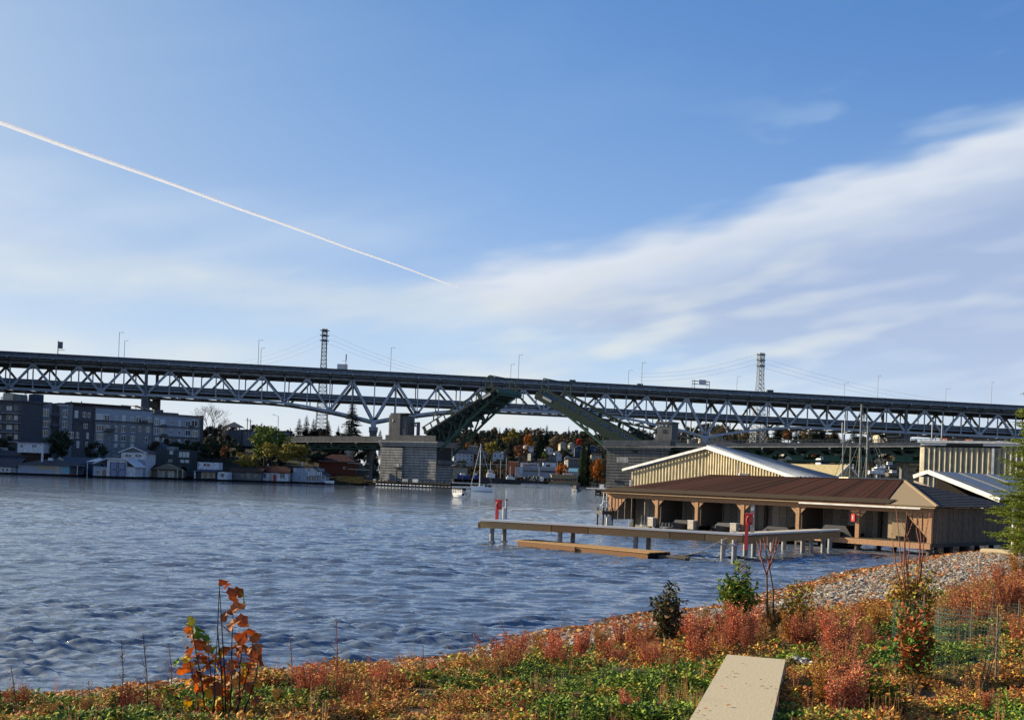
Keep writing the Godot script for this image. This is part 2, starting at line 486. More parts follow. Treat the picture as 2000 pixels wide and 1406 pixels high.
func make_contrail() -> void:
	var g := Geo.new()
	var r := RandomNumberGenerator.new(); r.seed = 4
	var a := at(-160, 182, 30000.0); var b := at(912, 567, 56000.0)
	var prev := a
	var n := 150
	for i in n:
		var t := (i + 1.0) / n
		var q := a.lerp(b, t) + Vector3(0, sin(t * 26.0) * 10.0, 0)
		var w0 := lerpf(84.0, 34.0, pow(float(i) / n, 0.6)); var w1 := lerpf(84.0, 34.0, pow(t, 0.6))
		w0 *= clampf((1.0 - float(i) / n) * 14.0, 0.12, 1.0); w1 *= clampf((1.0 - t) * 14.0, 0.12, 1.0)
		g.tube(prev, q, w0, w1, 9)
		prev = q
	var ice := mat("ice_cloud", Color(0.9, 0.9, 0.92), 1.0)
	ice.backlight_enabled = true; ice.backlight = Color(0.75, 0.75, 0.75)
	tag(put(self, "contrail", g.mesh(), ice), "long thin white aircraft trail slanting down the sky from upper left", "contrail")

var shore := []
func make_land() -> void:
	for p in [[-400, 1402], [-150, 1382], [49, 1366], [147, 1359], [290, 1342], [518, 1317], [640, 1309], [845, 1291], [950, 1263], [1010, 1242], [1146, 1229], [1195, 1208], [1296, 1201], [1400, 1191], [1480, 1163], [1560, 1143], [1640, 1119], [1716, 1112], [1790, 1092], [1880, 1083], [2050, 1075]]:
		var q := lie(p[0], p[1])
		shore.append(Vector2(q.x, -q.z))
	var g := PackedVector3Array(); var n := PackedVector3Array(); var c := PackedColorArray(); var idx := PackedInt32Array()
	var nz := 150; var nx := 190
	var fn := noise(0.4, 3, 77)
	for j in nz:
		var d := -12.0 + 118.0 * pow(float(j) / (nz - 1), 1.25)
		for i in nx:
			var x := -30.0 + 120.0 * i / (nx - 1)
			var y := ground(x, d)
			g.append(Vector3(x, y, -d))
			var e := 0.25
			n.append(Vector3(ground(x - e, d) - ground(x + e, d), 2 * e, ground(x, d + e) - ground(x, d - e)).normalized())
			var k := fn.get_noise_2d(x, d)
			var in_ := inland(x, d)
			var soil := Color(0.055, 0.040, 0.026).lerp(Color(0.085, 0.06, 0.035), k + 0.5)
			var stone := Color(0.16, 0.135, 0.105)
			c.append(stone.lerp(soil, smoothstep(-0.6, 0.6, in_ - beach(x, d))))
	for j in nz - 1:
		for i in nx - 1:
			var a := j * nx + i
			idx.append_array([a, a + nx, a + 1, a + 1, a + nx, a + nx + 1])
	var arr := []
	arr.resize(Mesh.ARRAY_MAX)
	arr[Mesh.ARRAY_VERTEX] = g; arr[Mesh.ARRAY_NORMAL] = n; arr[Mesh.ARRAY_COLOR] = c; arr[Mesh.ARRAY_INDEX] = idx
	var m := ArrayMesh.new()
	m.add_surface_from_arrays(Mesh.PRIMITIVE_TRIANGLES, arr)
	tag(put(self, "ground", m, tinted("soil", 0.95)), "", "", "", "structure")

func inland(x: float, d: float) -> float:   # metres in from the water's edge, negative in the lake
	var p := Vector2(x, d)
	var best := 1e9
	var side := 1.0
	for i in shore.size() - 1:
		var a: Vector2 = shore[i]; var b: Vector2 = shore[i + 1]
		var ab := b - a
		var t := clampf((p - a).dot(ab) / ab.length_squared(), 0, 1)
		var q := a + ab * t
		var l := p.distance_to(q)
		if l < best - 1e-5:
			best = l
			side = signf((p - a).cross(ab))
	return best * side
func beach(x: float, d: float) -> float:    # how wide the pebbles lie there
	return clampf(3.6 + 0.10 * (d - 20.0) + clampf(x, 0, 30) * 0.18, 2.5, 12.0)
func ground(x: float, d: float) -> float:
	var k := inland(x, d)
	if k < 0.0: return maxf(k * 0.16, -3.0)
	var y := 1.62 * (1.0 - exp(-k / 7.0))
	return y + smoothstep(13.0, -4.0, d) * 1.75

var fw: Transform3D
func fw_y(t: float) -> float:
	var a := hit(fw, 0, 685)
	var b := hit(fw, 2000, 792)
	return fw.origin.y + lerpf(a.y, b.y, (t - a.x) / (b.x - a.x))
func fw_depth(t: float) -> float:   # of the lower chord below the roadway
	var k := absf(absf(t) - 84.0)
	var base := 16.9
	if absf(t) < 84.0: base = lerpf(15.6, 16.6, clampf((absf(t) - 20.0) / 40.0, 0, 1))
	return base + 7.4 * pow(clampf(1.0 - k / 52.0, 0, 1), 1.5)

func make_freeway() -> void:
	fw = frame(Vector3(15.3, 0, -531.8), Vector3(0.991, 0, -0.131))
	var b := thing("freeway_bridge", "long grey double-deck steel truss freeway bridge across the whole view", "bridge", fw)
	var t0 := -336.0; var t1 := 378.0
	var P := func(t: float, down: float, z: float) -> Vector3: return Vector3(t, fw_y(t) - down, z)
	# upper roadway
	br(b, "roadway", M.steel_deck, P.call(t0, 1.5, -18.0), P.call(t1, 1.5, -18.0), 35.4, 0.7)
	for z in [0.0, -36.0]:
		br(b, "barrier", M.steel_deck, P.call(t0, 0.55, z - 0.1), P.call(t1, 0.55, z - 0.1), 0.35, 1.1)
		br(b, "edge_girder", M.steel_dark, P.call(t0, 1.7, z + 0.05), P.call(t1, 1.7, z + 0.05), 0.35, 1.15)
		br(b, "ledge", M.steel_pale, P.call(t0, 2.35, z + 0.18), P.call(t1, 2.35, z + 0.18), 0.5, 0.22)
	for i in 7:
		var z := -2.4 - i * 5.2
		br(b, "stringer", M.steel_dark, P.call(t0, 2.75, z), P.call(t1, 2.75, z), 0.5, 1.9)
	var zs := [-5.0, -31.0]
	# lower roadway
	br(b, "lower_roadway", M.steel_deck, P.call(t0, 13.6, -18.0), P.call(t1, 13.6, -18.0), 23.6, 1.5)
	for z in [-5.9, -30.1]:
		br(b, "lower_barrier", M.steel_dark, P.call(t0, 12.5, z), P.call(t1, 12.5, z), 0.3, 0.9)
		br(b, "lower_ledge", M.steel_pale, P.call(t0, 13.35, z + 0.1), P.call(t1, 13.35, z + 0.1), 0.4, 0.25)
		br(b, "lower_girder", M.steel, P.call(t0, 14.5, z), P.call(t1, 14.5, z), 0.4, 0.8)
	# nodes: lower ones at full panels, upper ones half-way
	var low := []
	for i in range(-6, 16):
		pass
	var marks := []
	for i in 7: marks.append(-192.0 - 20.57 * (6 - i) - 20.57)
	for i in 5: marks.append(-192.0 + 21.6 * i)
	for i in 8: marks.append(-84.0 + 21.0 * i)
	for i in 6: marks.append(84.0 + 21.6 * i)
	for i in 8: marks.append(192.0 + 20.57 * (i + 1))
	for z in zs:
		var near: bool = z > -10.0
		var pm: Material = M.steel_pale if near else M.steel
		br(b, "top_chord", M.steel, P.call(t0, 4.55, z), P.call(t1, 4.55, z), 0.9, 1.2)
		for i in marks.size() - 1:
			var a: float = marks[i]; var c: float = marks[i + 1]; var m := (a + c) / 2
			var pa: Vector3 = P.call(a, fw_depth(a), z); var pc: Vector3 = P.call(c, fw_depth(c), z)
			var pm_low: Vector3 = P.call(m, fw_depth(m), z)
			var top: Vector3 = P.call(m, 4.9, z)
			var heavy := absf(absf(a) - 84.0) < 1.0 or absf(absf(c) - 84.0) < 1.0
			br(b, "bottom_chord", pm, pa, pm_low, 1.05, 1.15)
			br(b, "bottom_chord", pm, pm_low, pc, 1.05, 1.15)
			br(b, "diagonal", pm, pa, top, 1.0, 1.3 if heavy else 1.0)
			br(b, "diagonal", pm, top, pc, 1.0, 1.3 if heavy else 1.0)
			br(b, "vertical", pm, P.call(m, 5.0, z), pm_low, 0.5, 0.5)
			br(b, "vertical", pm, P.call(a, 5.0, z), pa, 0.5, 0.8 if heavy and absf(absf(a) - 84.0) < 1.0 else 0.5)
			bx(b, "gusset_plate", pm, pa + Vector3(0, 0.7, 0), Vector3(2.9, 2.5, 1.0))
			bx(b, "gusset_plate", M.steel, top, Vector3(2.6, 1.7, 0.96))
	# cross frames
	var tri_geo := Geo.new()
	tri_geo.prism([Vector2(0, 0), Vector2(5, 2.1), Vector2(5, 2.6), Vector2(-31, 2.6), Vector2(-36, 2.6), Vector2(-36, 2.1), Vector2(-31, 0)], -0.25, 0.25)
	var beam_mesh := tri_geo.mesh()
	for i in marks.size() - 1:
		for m in [marks[i], (marks[i] + marks[i + 1]) / 2]:
			var o: Vector3 = P.call(m, 5.0, 0)
			put(b, "floor_beam", beam_mesh, M.steel_dark, Transform3D(Basis(Vector3.BACK, Vector3.UP, Vector3.LEFT), o + Vector3(0, 0, -5.0)).rotated_local(Vector3.UP, 0.0))
			bx(b, "edge_bracket", M.steel_pale, P.call(m, 2.5, 0.25), Vector3(0.3, 1.1, 0.3))
			var dp := fw_depth(m)
			br(b, "lower_strut", M.steel, P.call(m, dp + 0.1, -5.0), P.call(m, dp + 0.1, -31.0), 0.6, 0.7)
			if dp > 15.5:
				br(b, "lower_brace", M.steel, P.call(m, dp + 0.1, -5.0), P.call(m + 10.4, fw_depth(m + 10.4) + 0.1, -31.0), 0.4, 0.4)
	# piers
	for t in [-84.0, 84.0]:
		var bot := fw_depth(t)
		for z in zs:
			var top_y := fw_y(t) - bot
			bx(b, "bearing", M.steel_pale, Vector3(t, top_y - 1.5, z), Vector3(2.6, 2.6, 2.0))
			bx(b, "pier_cap", M.concrete, Vector3(t, top_y - 3.7, z), Vector3(4.4, 1.8, 4.4))
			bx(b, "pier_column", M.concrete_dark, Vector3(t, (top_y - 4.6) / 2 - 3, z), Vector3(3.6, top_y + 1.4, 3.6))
		br(b, "pier_strut", M.concrete_dark, Vector3(t, fw_y(t) - bot - 9, -5), Vector3(t, fw_y(t) - bot - 9, -31), 2.4, 2.6)
	for t in [-192.0, 192.0, -314.0]:
		var bot := fw_depth(t)
		var top_y := fw_y(t) - bot - 0.6
		for z in zs:
			bx(b, "pier_column", M.concrete_dark, Vector3(t, top_y / 2, z), Vector3(3.4, top_y, 3.6))
		bx(b, "pier_wall", M.concrete_dark, Vector3(t, top_y - 3.0, -18.0), Vector3(2.2, 3.0, 26))
		bx(b, "pier_wall", M.concrete_dark, Vector3(t, top_y - 11.5, -18.0), Vector3(2.2, 5.0, 26))
		for z in zs:
			br(b, "pier_post", M.steel_dark, P.call(t, 5.0, z), P.call(t, bot, z), 1.3, 1.3)
	make_freeway_furniture()

func make_freeway_furniture() -> void:
	# lamp posts along both edges; [u, foot v, height m, near edge?]
	var k := 0
	for s in [[231, 688, 11.6, 1], [242, 688, 8.0, 0], [504, 697, 11.6, 1], [509, 697, 8.0, 0], [763, 707, 11.6, 1], [1013, 719, 11.6, 1], [998, 718, 6.8, 0], [1254, 732, 11.2, 1], [1228, 731, 7.0, 0], [1440, 744, 7.0, 0], [1650, 758, 6.6, 0], [1715, 766, 11.2, 1], [1848, 776, 6.6, 0], [1937, 784, 11.2, 1]]:
		var z: float = -0.4 if s[3] else -35.6
		var p := hit(fw, s[0], s[1], z)
		p.y = fw_y(p.x) - fw.origin.y - 0.9
		var o := thing("street_lamp", "slim lamp post on the %s edge of the freeway deck, %s from the left" % ["near" if s[3] else "far", ORD[k]], "street lamp", Transform3D(fw.basis, fw * p), "lamp posts on the freeway bridge")
		k += 1
		var hh: float = s[2] + 1.0 if s[3] else s[2] + 4.5
		tb(o, "pole", M.lamp_grey, Vector3.ZERO, Vector3(0, hh, 0), 0.13)
		br(o, "arm", M.lamp_grey, Vector3(0, hh, 0), Vector3(1.3, hh + 0.1, -0.8 if s[3] else 0.8), 0.12, 0.12)
		bx(o, "lamp_head", M.lamp_grey, Vector3(1.5, hh + 0.1, -0.9 if s[3] else 0.9), Vector3(0.8, 0.18, 0.4))
	# pole with a box sign
	var p := hit(fw, 112, 684, -0.5)
	p.y = fw_y(p.x) - 0.9
	var o := thing("sign_pole", "post with a dark square sign panel on the freeway deck above the apartments", "road sign", Transform3D(fw.basis, fw * p))
	tb(o, "pole", M.steel_dark, Vector3.ZERO, Vector3(0, 7.0, 0), 0.2)
	bx(o, "panel", M.steel_dark, Vector3(1.2, 5.0, 0.2), Vector3(1.9, 3.2, 0.4), Basis(Vector3.UP, 0.3))
	br(o, "arm", M.steel_dark, Vector3(0, 2.6, 0), Vector3(3, 2.8, 0), 0.2, 0.2)
	p = hit(fw, 675, 703, -0.5)
	p.y = fw_y(p.x) - 0.9
	o = thing("signal_pole", "dark short mast with a side arm on the freeway deck beside a white truck", "mast", Transform3D(fw.basis, fw * p))
	tb(o, "pole", M.steel_dark, Vector3.ZERO, Vector3(0.2, 8.4, 0), 0.16)
	br(o, "arm", M.steel_dark, Vector3(0.1, 5.0, 0), Vector3(-1.6, 5.1, 0), 0.14, 0.14)
	bx(o, "cabinet", M.steel_dark, Vector3(0.15, 6.6, 0), Vector3(0.5, 2.6, 0.4))
	# overhead sign gantry
	p = hit(fw, 1357, 739, -3.0)
	p.y = fw_y(p.x) - 1.0
	o = thing("sign_gantry", "white steel gantry with a road sign panel over the freeway deck", "sign gantry", Transform3D(fw.basis, fw * p))
	for e in [[0.0, 0.0], [8.4, -2.0]]:
		br(o, "post", M.galvanised, Vector3(e[0], 0, e[1]), Vector3(e[0], 5.2, e[1]), 0.4, 0.4)
		br(o, "post", M.galvanised, Vector3(e[0] - 1.2, 0, e[1]), Vector3(e[0] - 1.2, 5.2, e[1]), 0.25, 0.25)
	br(o, "beam", M.galvanised, Vector3(-1.2, 3.4, 0), Vector3(8.4, 3.4, -2), 0.3, 0.4)
	br(o, "beam", M.galvanised, Vector3(-1.2, 4.9, 0), Vector3(8.4, 4.9, -2), 0.3, 0.4)
	br(o, "sign_panel", M.white_paint, Vector3(2.2, 4.3, 0.1), Vector3(6.4, 4.3, -0.9), 0.3, 2.6)
	# traffic
	k = 0
	for s in [[668, 703, 2.6, 8.0, "white_paint", "white box truck driving on the freeway deck", "truck"], [958, 716, 0.9, 4.4, "steel_deck", "dark car roof showing over the freeway barrier left of the lamp pair", "car"], [1118, 725, 1.0, 4.8, "steel_deck", "dark car roof showing over the freeway barrier above the raised right leaf", "car"], [1504, 750, 1.3, 5.2, "steel_deck", "dark van roof showing over the freeway barrier right of the pylon", "van"], [1250, 733, 0.9, 4.6, "steel_deck", "dark car at the foot of the tall lamp above the right pier", "car"]]:
		p = hit(fw, s[0], s[1], -4.0)
		p.y = fw_y(p.x) - 1.1
		o = thing("truck" if s[6] == "truck" else "van" if s[6] == "van" else "car", s[5], s[6], Transform3D(fw.basis, fw * p))
		var hh: float = s[2]
		bx(o, "body", M[s[4]], Vector3(0, 0.75 + hh * 0.0, 0), Vector3(s[3], 0.8, 1.9))
		bx(o, "cabin", M[s[4]], Vector3(0.2, 1.15 + hh / 2, 0), Vector3(s[3] * 0.62, hh + 0.1, 1.8))
		for w in [[-1, -1], [-1, 1], [1, -1], [1, 1]]:
			tb(o, "wheel", M.asphalt, Vector3(w[0] * s[3] * 0.3, 0.34, w[1] * 0.7), Vector3(w[0] * s[3] * 0.3, 0.34, w[1] * 0.95), 0.34)
	# transmission towers and wires behind the bridge
	pylon(634, 643, 628, 862, 640.0, 2.6, "tall dark lattice pylon behind the freeway truss left of the bascule pier")
	pylon(1487, 690, 1481, 862, 640.0, 2.9, "pale lattice pylon behind the freeway truss above the boat sheds")
	var ends := [at(634, 651, 640.0), at(1480, 694, 640.0)]
	k = 0
	for j in 3:
		for e in [[at(632, 650 + j * 11, 640), at(440, 712 + j * 6, 690), "left"], [at(638, 650 + j * 10, 640), at(900, 738 + j * 4, 700), "right"], [at(1480, 692 + j * 9, 640), at(1250, 730 + j * 7, 660), "west"], [at(1490, 700 + j * 9, 640), at(1900, 790 + j * 7, 720), "east"]]:
			var g := Geo.new()
			var pts := []
			for i in 9:
				var q: Vector3 = e[0].lerp(e[1], i / 8.0)
				q.y -= 3.0 * sin(PI * i / 8.0)
				pts.append(q)
			g.path(pts, 0.045, 0.045, 3)
			var where: String = {"left": "running left from the dark pylon", "right": "running right from the dark pylon", "west": "running left from the pale pylon", "east": "running right from the pale pylon"}[e[2]]
			tag(put(self, "power_line", g.mesh(), M.cable), "%s thin power line %s" % [["topmost", "middle", "lowest"][j], where], "power line", "power lines above the freeway")

func pylon(u0: float, v0: float, u1: float, v1: float, d: float, w: float, label: String) -> void:
	var top := at(u0, v0, d); var foot := at(u1, v1, d)
	foot.x = top.x; foot.y = 2.0
	var o := thing("transmission_tower", label, "pylon", Transform3D(Basis(Vector3.UP, 0.3), foot))
	var h := top.y - foot.y
	var m: Material = M.steel_deck if w < 2.8 else M.steel
	var half := func(y: float) -> float: return lerpf(w * 1.75, w * 0.52, clampf(y / (h * 0.82), 0, 1)) if y < h * 0.82 else w * 0.52
	for s in [[1, 1], [1, -1], [-1, 1], [-1, -1]]:
		var b0: float = half.call(0.0); var b1: float = half.call(h * 0.82)
		br(o, "leg", m, Vector3(s[0] * b0, 0, s[1] * b0), Vector3(s[0] * b1, h * 0.82, s[1] * b1), 0.27, 0.27)
		br(o, "leg", m, Vector3(s[0] * b1, h * 0.82, s[1] * b1), Vector3(s[0] * b1, h, s[1] * b1), 0.34, 0.34)
	var y := 0.0
	var g := Geo.new()
	var dy := w * 2.2
	while y < h - 0.5:
		var y2 := minf(y + dy, h)
		var a: float = half.call(y); var b: float = half.call(y2)
		for q in 4:
			var r := Basis(Vector3.UP, q * PI / 2)
			g.bar(r * Vector3(-a, y, a), r * Vector3(b, y2, b), 0.16, 0.16)
			g.bar(r * Vector3(a, y, a), r * Vector3(-b, y2, b), 0.16, 0.16)
			g.bar(r * Vector3(-b, y2, b), r * Vector3(b, y2, b), 0.2, 0.2)
		y = y2
		dy = maxf(w * 0.9, dy * 0.88)
	put(o, "lattice", g.mesh(), m)
	for i in 3:
		var yy := h - 0.8 - i * w * 1.15
		br(o, "cross_arm", m, Vector3(-w * 1.05, yy, 0), Vector3(w * 1.05, yy, 0), 0.7, 0.5)
		bx(o, "cap_plate", m, Vector3(0, yy, 0), Vector3(w * 1.0, w * 0.42, w * 1.0))

var ub: Transform3D
func make_university_bridge() -> void:
	ub = frame(Vector3(-33.9, 0, -375), Vector3(0.849, 0, 0.528))
	bridge_pier_left()
	bridge_pier_right()
	viaduct([[556, 852.5], [648, 852], [746, 852]], true)
	viaduct([[1250, 859.5], [1420, 859.5], [1600, 858.5], [1800, 857], [2080, 856]], false)
	leaf_span("bascule_leaf", "raised left leaf of the green bascule bridge, its dark underside in view", [828, 846], [970, 758], 0.4, 0.38, 1.75, 0.15)
	leaf_span("bascule_leaf", "raised right leaf of the green bascule bridge with pierced railing", [1250, 873], [1049, 765.5], 2.3, 0.8, 1.3, 0.1)
	# columns under the approaches
	var k := 0
	for s in [[683, 880, 947, 9.0, -3.0], [722, 880, 947, 8.0, -14.0]]:
		var a := hit(ub, s[0], s[1], s[4]); var w: float = s[3] * 388.0 / 2100.0
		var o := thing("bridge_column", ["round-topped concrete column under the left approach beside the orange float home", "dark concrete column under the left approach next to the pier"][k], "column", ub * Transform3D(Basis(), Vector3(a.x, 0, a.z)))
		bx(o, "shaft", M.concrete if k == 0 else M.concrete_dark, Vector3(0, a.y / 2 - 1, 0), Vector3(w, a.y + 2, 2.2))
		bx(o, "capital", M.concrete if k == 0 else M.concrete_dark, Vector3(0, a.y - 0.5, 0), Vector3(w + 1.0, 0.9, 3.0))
		k += 1
	k = 0
	for s in [[1528, -2.0], [1718, -2.0], [1718, -12.0], [1770, -6.0], [1395, -8.0]]:
		var a := hit(ub, s[0], 899, s[1])
		var o := thing("bridge_column", "square concrete column under the right approach, %s" % ["behind the metal shed roof", "sunlit on its left side behind the masts", "at the far girder behind the masts", "beside the tall tan building", "hidden mostly by the yellow gable"][k], "column", ub * Transform3D(Basis(Vector3.UP, 0.25), Vector3(a.x, 0, a.z)))
		bx(o, "shaft", M.concrete_tan, Vector3(0, a.y / 2, 0), Vector3(1.9, a.y + 1.0, 2.2))
		bx(o, "capital", M.concrete_tan, Vector3(0, a.y - 0.3, 0), Vector3(2.5, 0.8, 2.9))
		k += 1

func courses(o: Node3D, x0: float, x1: float, y0: float, y1: float, z0: float, z1: float, step: float, m: Material) -> void:
	bx(o, "core", M.joint_dark, Vector3((x0 + x1) / 2, (y0 + y1) / 2, (z0 + z1) / 2), Vector3(x1 - x0 - 0.3, y1 - y0, z1 - z0 - 0.3))
	var k := int(round((y1 - y0) / step))
	for i in k:
		var ya := lerpf(y0, y1, float(i) / k); var yb := lerpf(y0, y1, float(i + 1) / k) - 0.2
		bx(o, "stone_course", m, Vector3((x0 + x1) / 2, (ya + yb) / 2, (z0 + z1) / 2), Vector3(x1 - x0 + 0.04 * (i % 2), yb - ya, z1 - z0 + 0.05 * (i % 3)))

func bridge_pier_left() -> void:
	var X := func(u: float, v := 900.0) -> float: return hit(ub, u, v).x
	var Y := func(u: float, v: float) -> float: return hit(ub, u, v).y
	var o := thing("bridge_pier", "banded concrete pier carrying the left bascule leaf, with signs at its foot", "bridge pier", ub)
	var top: float = Y.call(800, 872)
	courses(o, X.call(743), X.call(786), 1.6, Y.call(765, 873), -11.0, 0.3, 0.95, M.concrete)
	courses(o, X.call(786) + 0.02, X.call(848), 1.6, top, -11.0, -1.0, 0.95, M.concrete)
	for i in 3:
		var ya: float = top + i * 0.68
		bx(o, "cornice", M.concrete, Vector3((X.call(742) + X.call(853)) / 2, ya + 0.26, -5.4), Vector3(X.call(853) - X.call(742) + i * 0.4, 0.52, 11.6 + i * 0.5))
		bx(o, "cornice_gap", M.joint_dark, Vector3((X.call(742) + X.call(853)) / 2, ya + 0.6, -5.4), Vector3(X.call(853) - X.call(742) - 0.3, 0.2, 11.0))
	var p0: float = top + 2.04
	bx(o, "parapet", M.concrete_dark, Vector3((X.call(752) + X.call(850)) / 2, p0 + 0.95, 0.1), Vector3(X.call(850) - X.call(752), 1.9, 0.5))
	bx(o, "roadway", M.asphalt, Vector3((X.call(752) + X.call(850)) / 2, p0 + 0.2, -5.6), Vector3(X.call(850) - X.call(752), 0.4, 11.0))
	bx(o, "leaf_pit", M.joint_dark, Vector3(X.call(848) + 0.06, (Y.call(865, 909) + top) / 2, -5.6), Vector3(0.2, top - Y.call(865, 909), 8.4))
	bx(o, "trunnion_block", M.concrete_dark, Vector3(X.call(848) + 0.8, Y.call(865, 903), -5.6), Vector3(1.6, 1.5, 8.0))
	bx(o, "side_block", M.concrete, Vector3(X.call(739), Y.call(739, 888), -3.0), Vector3(2.2, 3.0, 4.0))
	bx(o, "buttress", M.concrete, Vector3(X.call(762), 2.9, 0.8), Vector3(1.7, 2.6, 1.2))
	tb(o, "light_post", M.steel_deck, Vector3(X.call(778), 1.5, 1.0), Vector3(X.call(779), 6.8, 1.0), 0.22)
	bx(o, "light_bracket", M.steel_deck, Vector3(X.call(779), 6.4, 0.9), Vector3(2.4, 0.5, 1.2))
	bx(o, "beacon", M.white_paint, Vector3(X.call(781), 7.3, 0.9), Vector3(0.9, 0.9, 0.8))
	# control tower
	var t := thing("bridge_tower", "grey concrete operator's tower on top of the left bascule pier", "bridge tower", ub)
	var y0: float = p0 + 0.42; var y1: float = Y.call(775, 808)
	bx(t, "wall", M.concrete_dark, Vector3((X.call(759.5) + X.call(778)) / 2, (y0 + y1) / 2, -2.6), Vector3(X.call(778) - X.call(759.5), y1 - y0, 5.0))
	bx(t, "wall", M.concrete_dark, Vector3((X.call(778) + X.call(789.5)) / 2 + 0.01, (y0 + y1) / 2 - 0.35, -3.2), Vector3(X.call(789.5) - X.call(778), y1 - y0 - 0.7, 4.0))
	bx(t, "corner_strip", M.concrete_tan, Vector3(X.call(757), (y0 + y1) / 2 - 0.2, -0.6), Vector3(0.6, y1 - y0 - 0.4, 0.6))
	bx(t, "roof", M.concrete_dark, Vector3((X.call(759) + X.call(790)) / 2, y1 + 0.12, -2.8), Vector3(X.call(790) - X.call(759) + 0.2, 0.3, 5.4))
	bx(t, "window", M.glass_dark, Vector3(X.call(784.5), Y.call(784, 832), -1.16), Vector3(1.0, 1.4, 0.1))
	bx(t, "niche", M.concrete_tan, Vector3(X.call(783), Y.call(783, 843), -1.17), Vector3(1.4, 2.2, 0.1))
	bx(t, "vent", M.white_paint, Vector3(X.call(764), Y.call(764, 821), -0.06), Vector3(0.5, 0.9, 0.1))
	t = thing("portal_frame", "small dark concrete portal right of the left operator's tower", "portal", ub)
	bx(t, "post", M.concrete_dark, Vector3(X.call(801), (p0 + Y.call(801, 823)) / 2 + 0.21, -4.0), Vector3(0.9, Y.call(801, 823) - p0 - 0.42, 0.9))
	br(t, "beam", M.concrete_dark, Vector3(X.call(789), Y.call(795, 825), -4.0), Vector3(X.call(801) - 0.45, Y.call(795, 825), -4.0), 0.7, 0.5)
	br(t, "beam", M.concrete_dark, Vector3(X.call(789), Y.call(795, 831), -4.0), Vector3(X.call(801) - 0.45, Y.call(795, 831), -4.0), 0.5, 0.35)
	for i in 3: bx(t, "spindle", M.concrete_dark, Vector3(lerpf(X.call(790), X.call(800), (i + 0.5) / 3.0), Y.call(795, 828), -4.0), Vector3(0.25, 0.8, 0.3))
	# fender
	fender(ub, X.call(724), X.call(893), 2.4, "dark timber fender round the foot of the left bridge pier")
	var k := 0
	for s in [[731, 7], [791, 14], [811, 14]]:
		var a := hit(ub, s[0], 939.5, 3.4)
		var w: float = s[1] * 0.174
		var sg := thing("notice_board", ["small square white notice at the left end of the left pier fender", "white notice board with lines of text in the middle of the left fender", "plain white notice board right of the lettered one on the fender"][k], "sign", ub * Transform3D(Basis(), a))
		bx(sg, "panel", M.white_paint, Vector3(0, 0, 0), Vector3(w, 1.35, 0.1))
		bx(sg, "post", M.timber_black, Vector3(-w * 0.3, -1.0, -0.12), Vector3(0.15, 1.6, 0.12))
		bx(sg, "post", M.timber_black, Vector3(w * 0.3, -1.0, -0.12), Vector3(0.15, 1.6, 0.12))
		if k == 1:
			for i in 2: bx(sg, "text_line", M.cable, Vector3(0, 0.25 - i * 0.45, 0.06), Vector3(w * 0.75, 0.16, 0.03))
		k += 1

func fender(f: Transform3D, x0: float, x1: float, zf: float, label: String) -> void:
	var o := thing("pier_fender", label, "fender", f)
	bx(o, "platform", M.timber_black, Vector3((x0 + x1) / 2, 1.15, zf - 9.0), Vector3(x1 - x0, 0.7, 19.6))
	for i in 3:
		br(o, "waler", M.timber_black if i < 2 else M.timber_grey, Vector3(x0, 0.15 + i * 0.62, zf + 0.95), Vector3(x1, 0.15 + i * 0.62, zf + 0.95), 0.3, 0.34)
	var k := int((x1 - x0) / 1.5)
	for i in k + 1:
		var x := lerpf(x0, x1, float(i) / k)
		tb(o, "pile", M.timber_black, Vector3(x, -1.5, zf + 0.6), Vector3(x, 1.9 + 0.3 * (i % 2), zf + 0.6), 0.2)

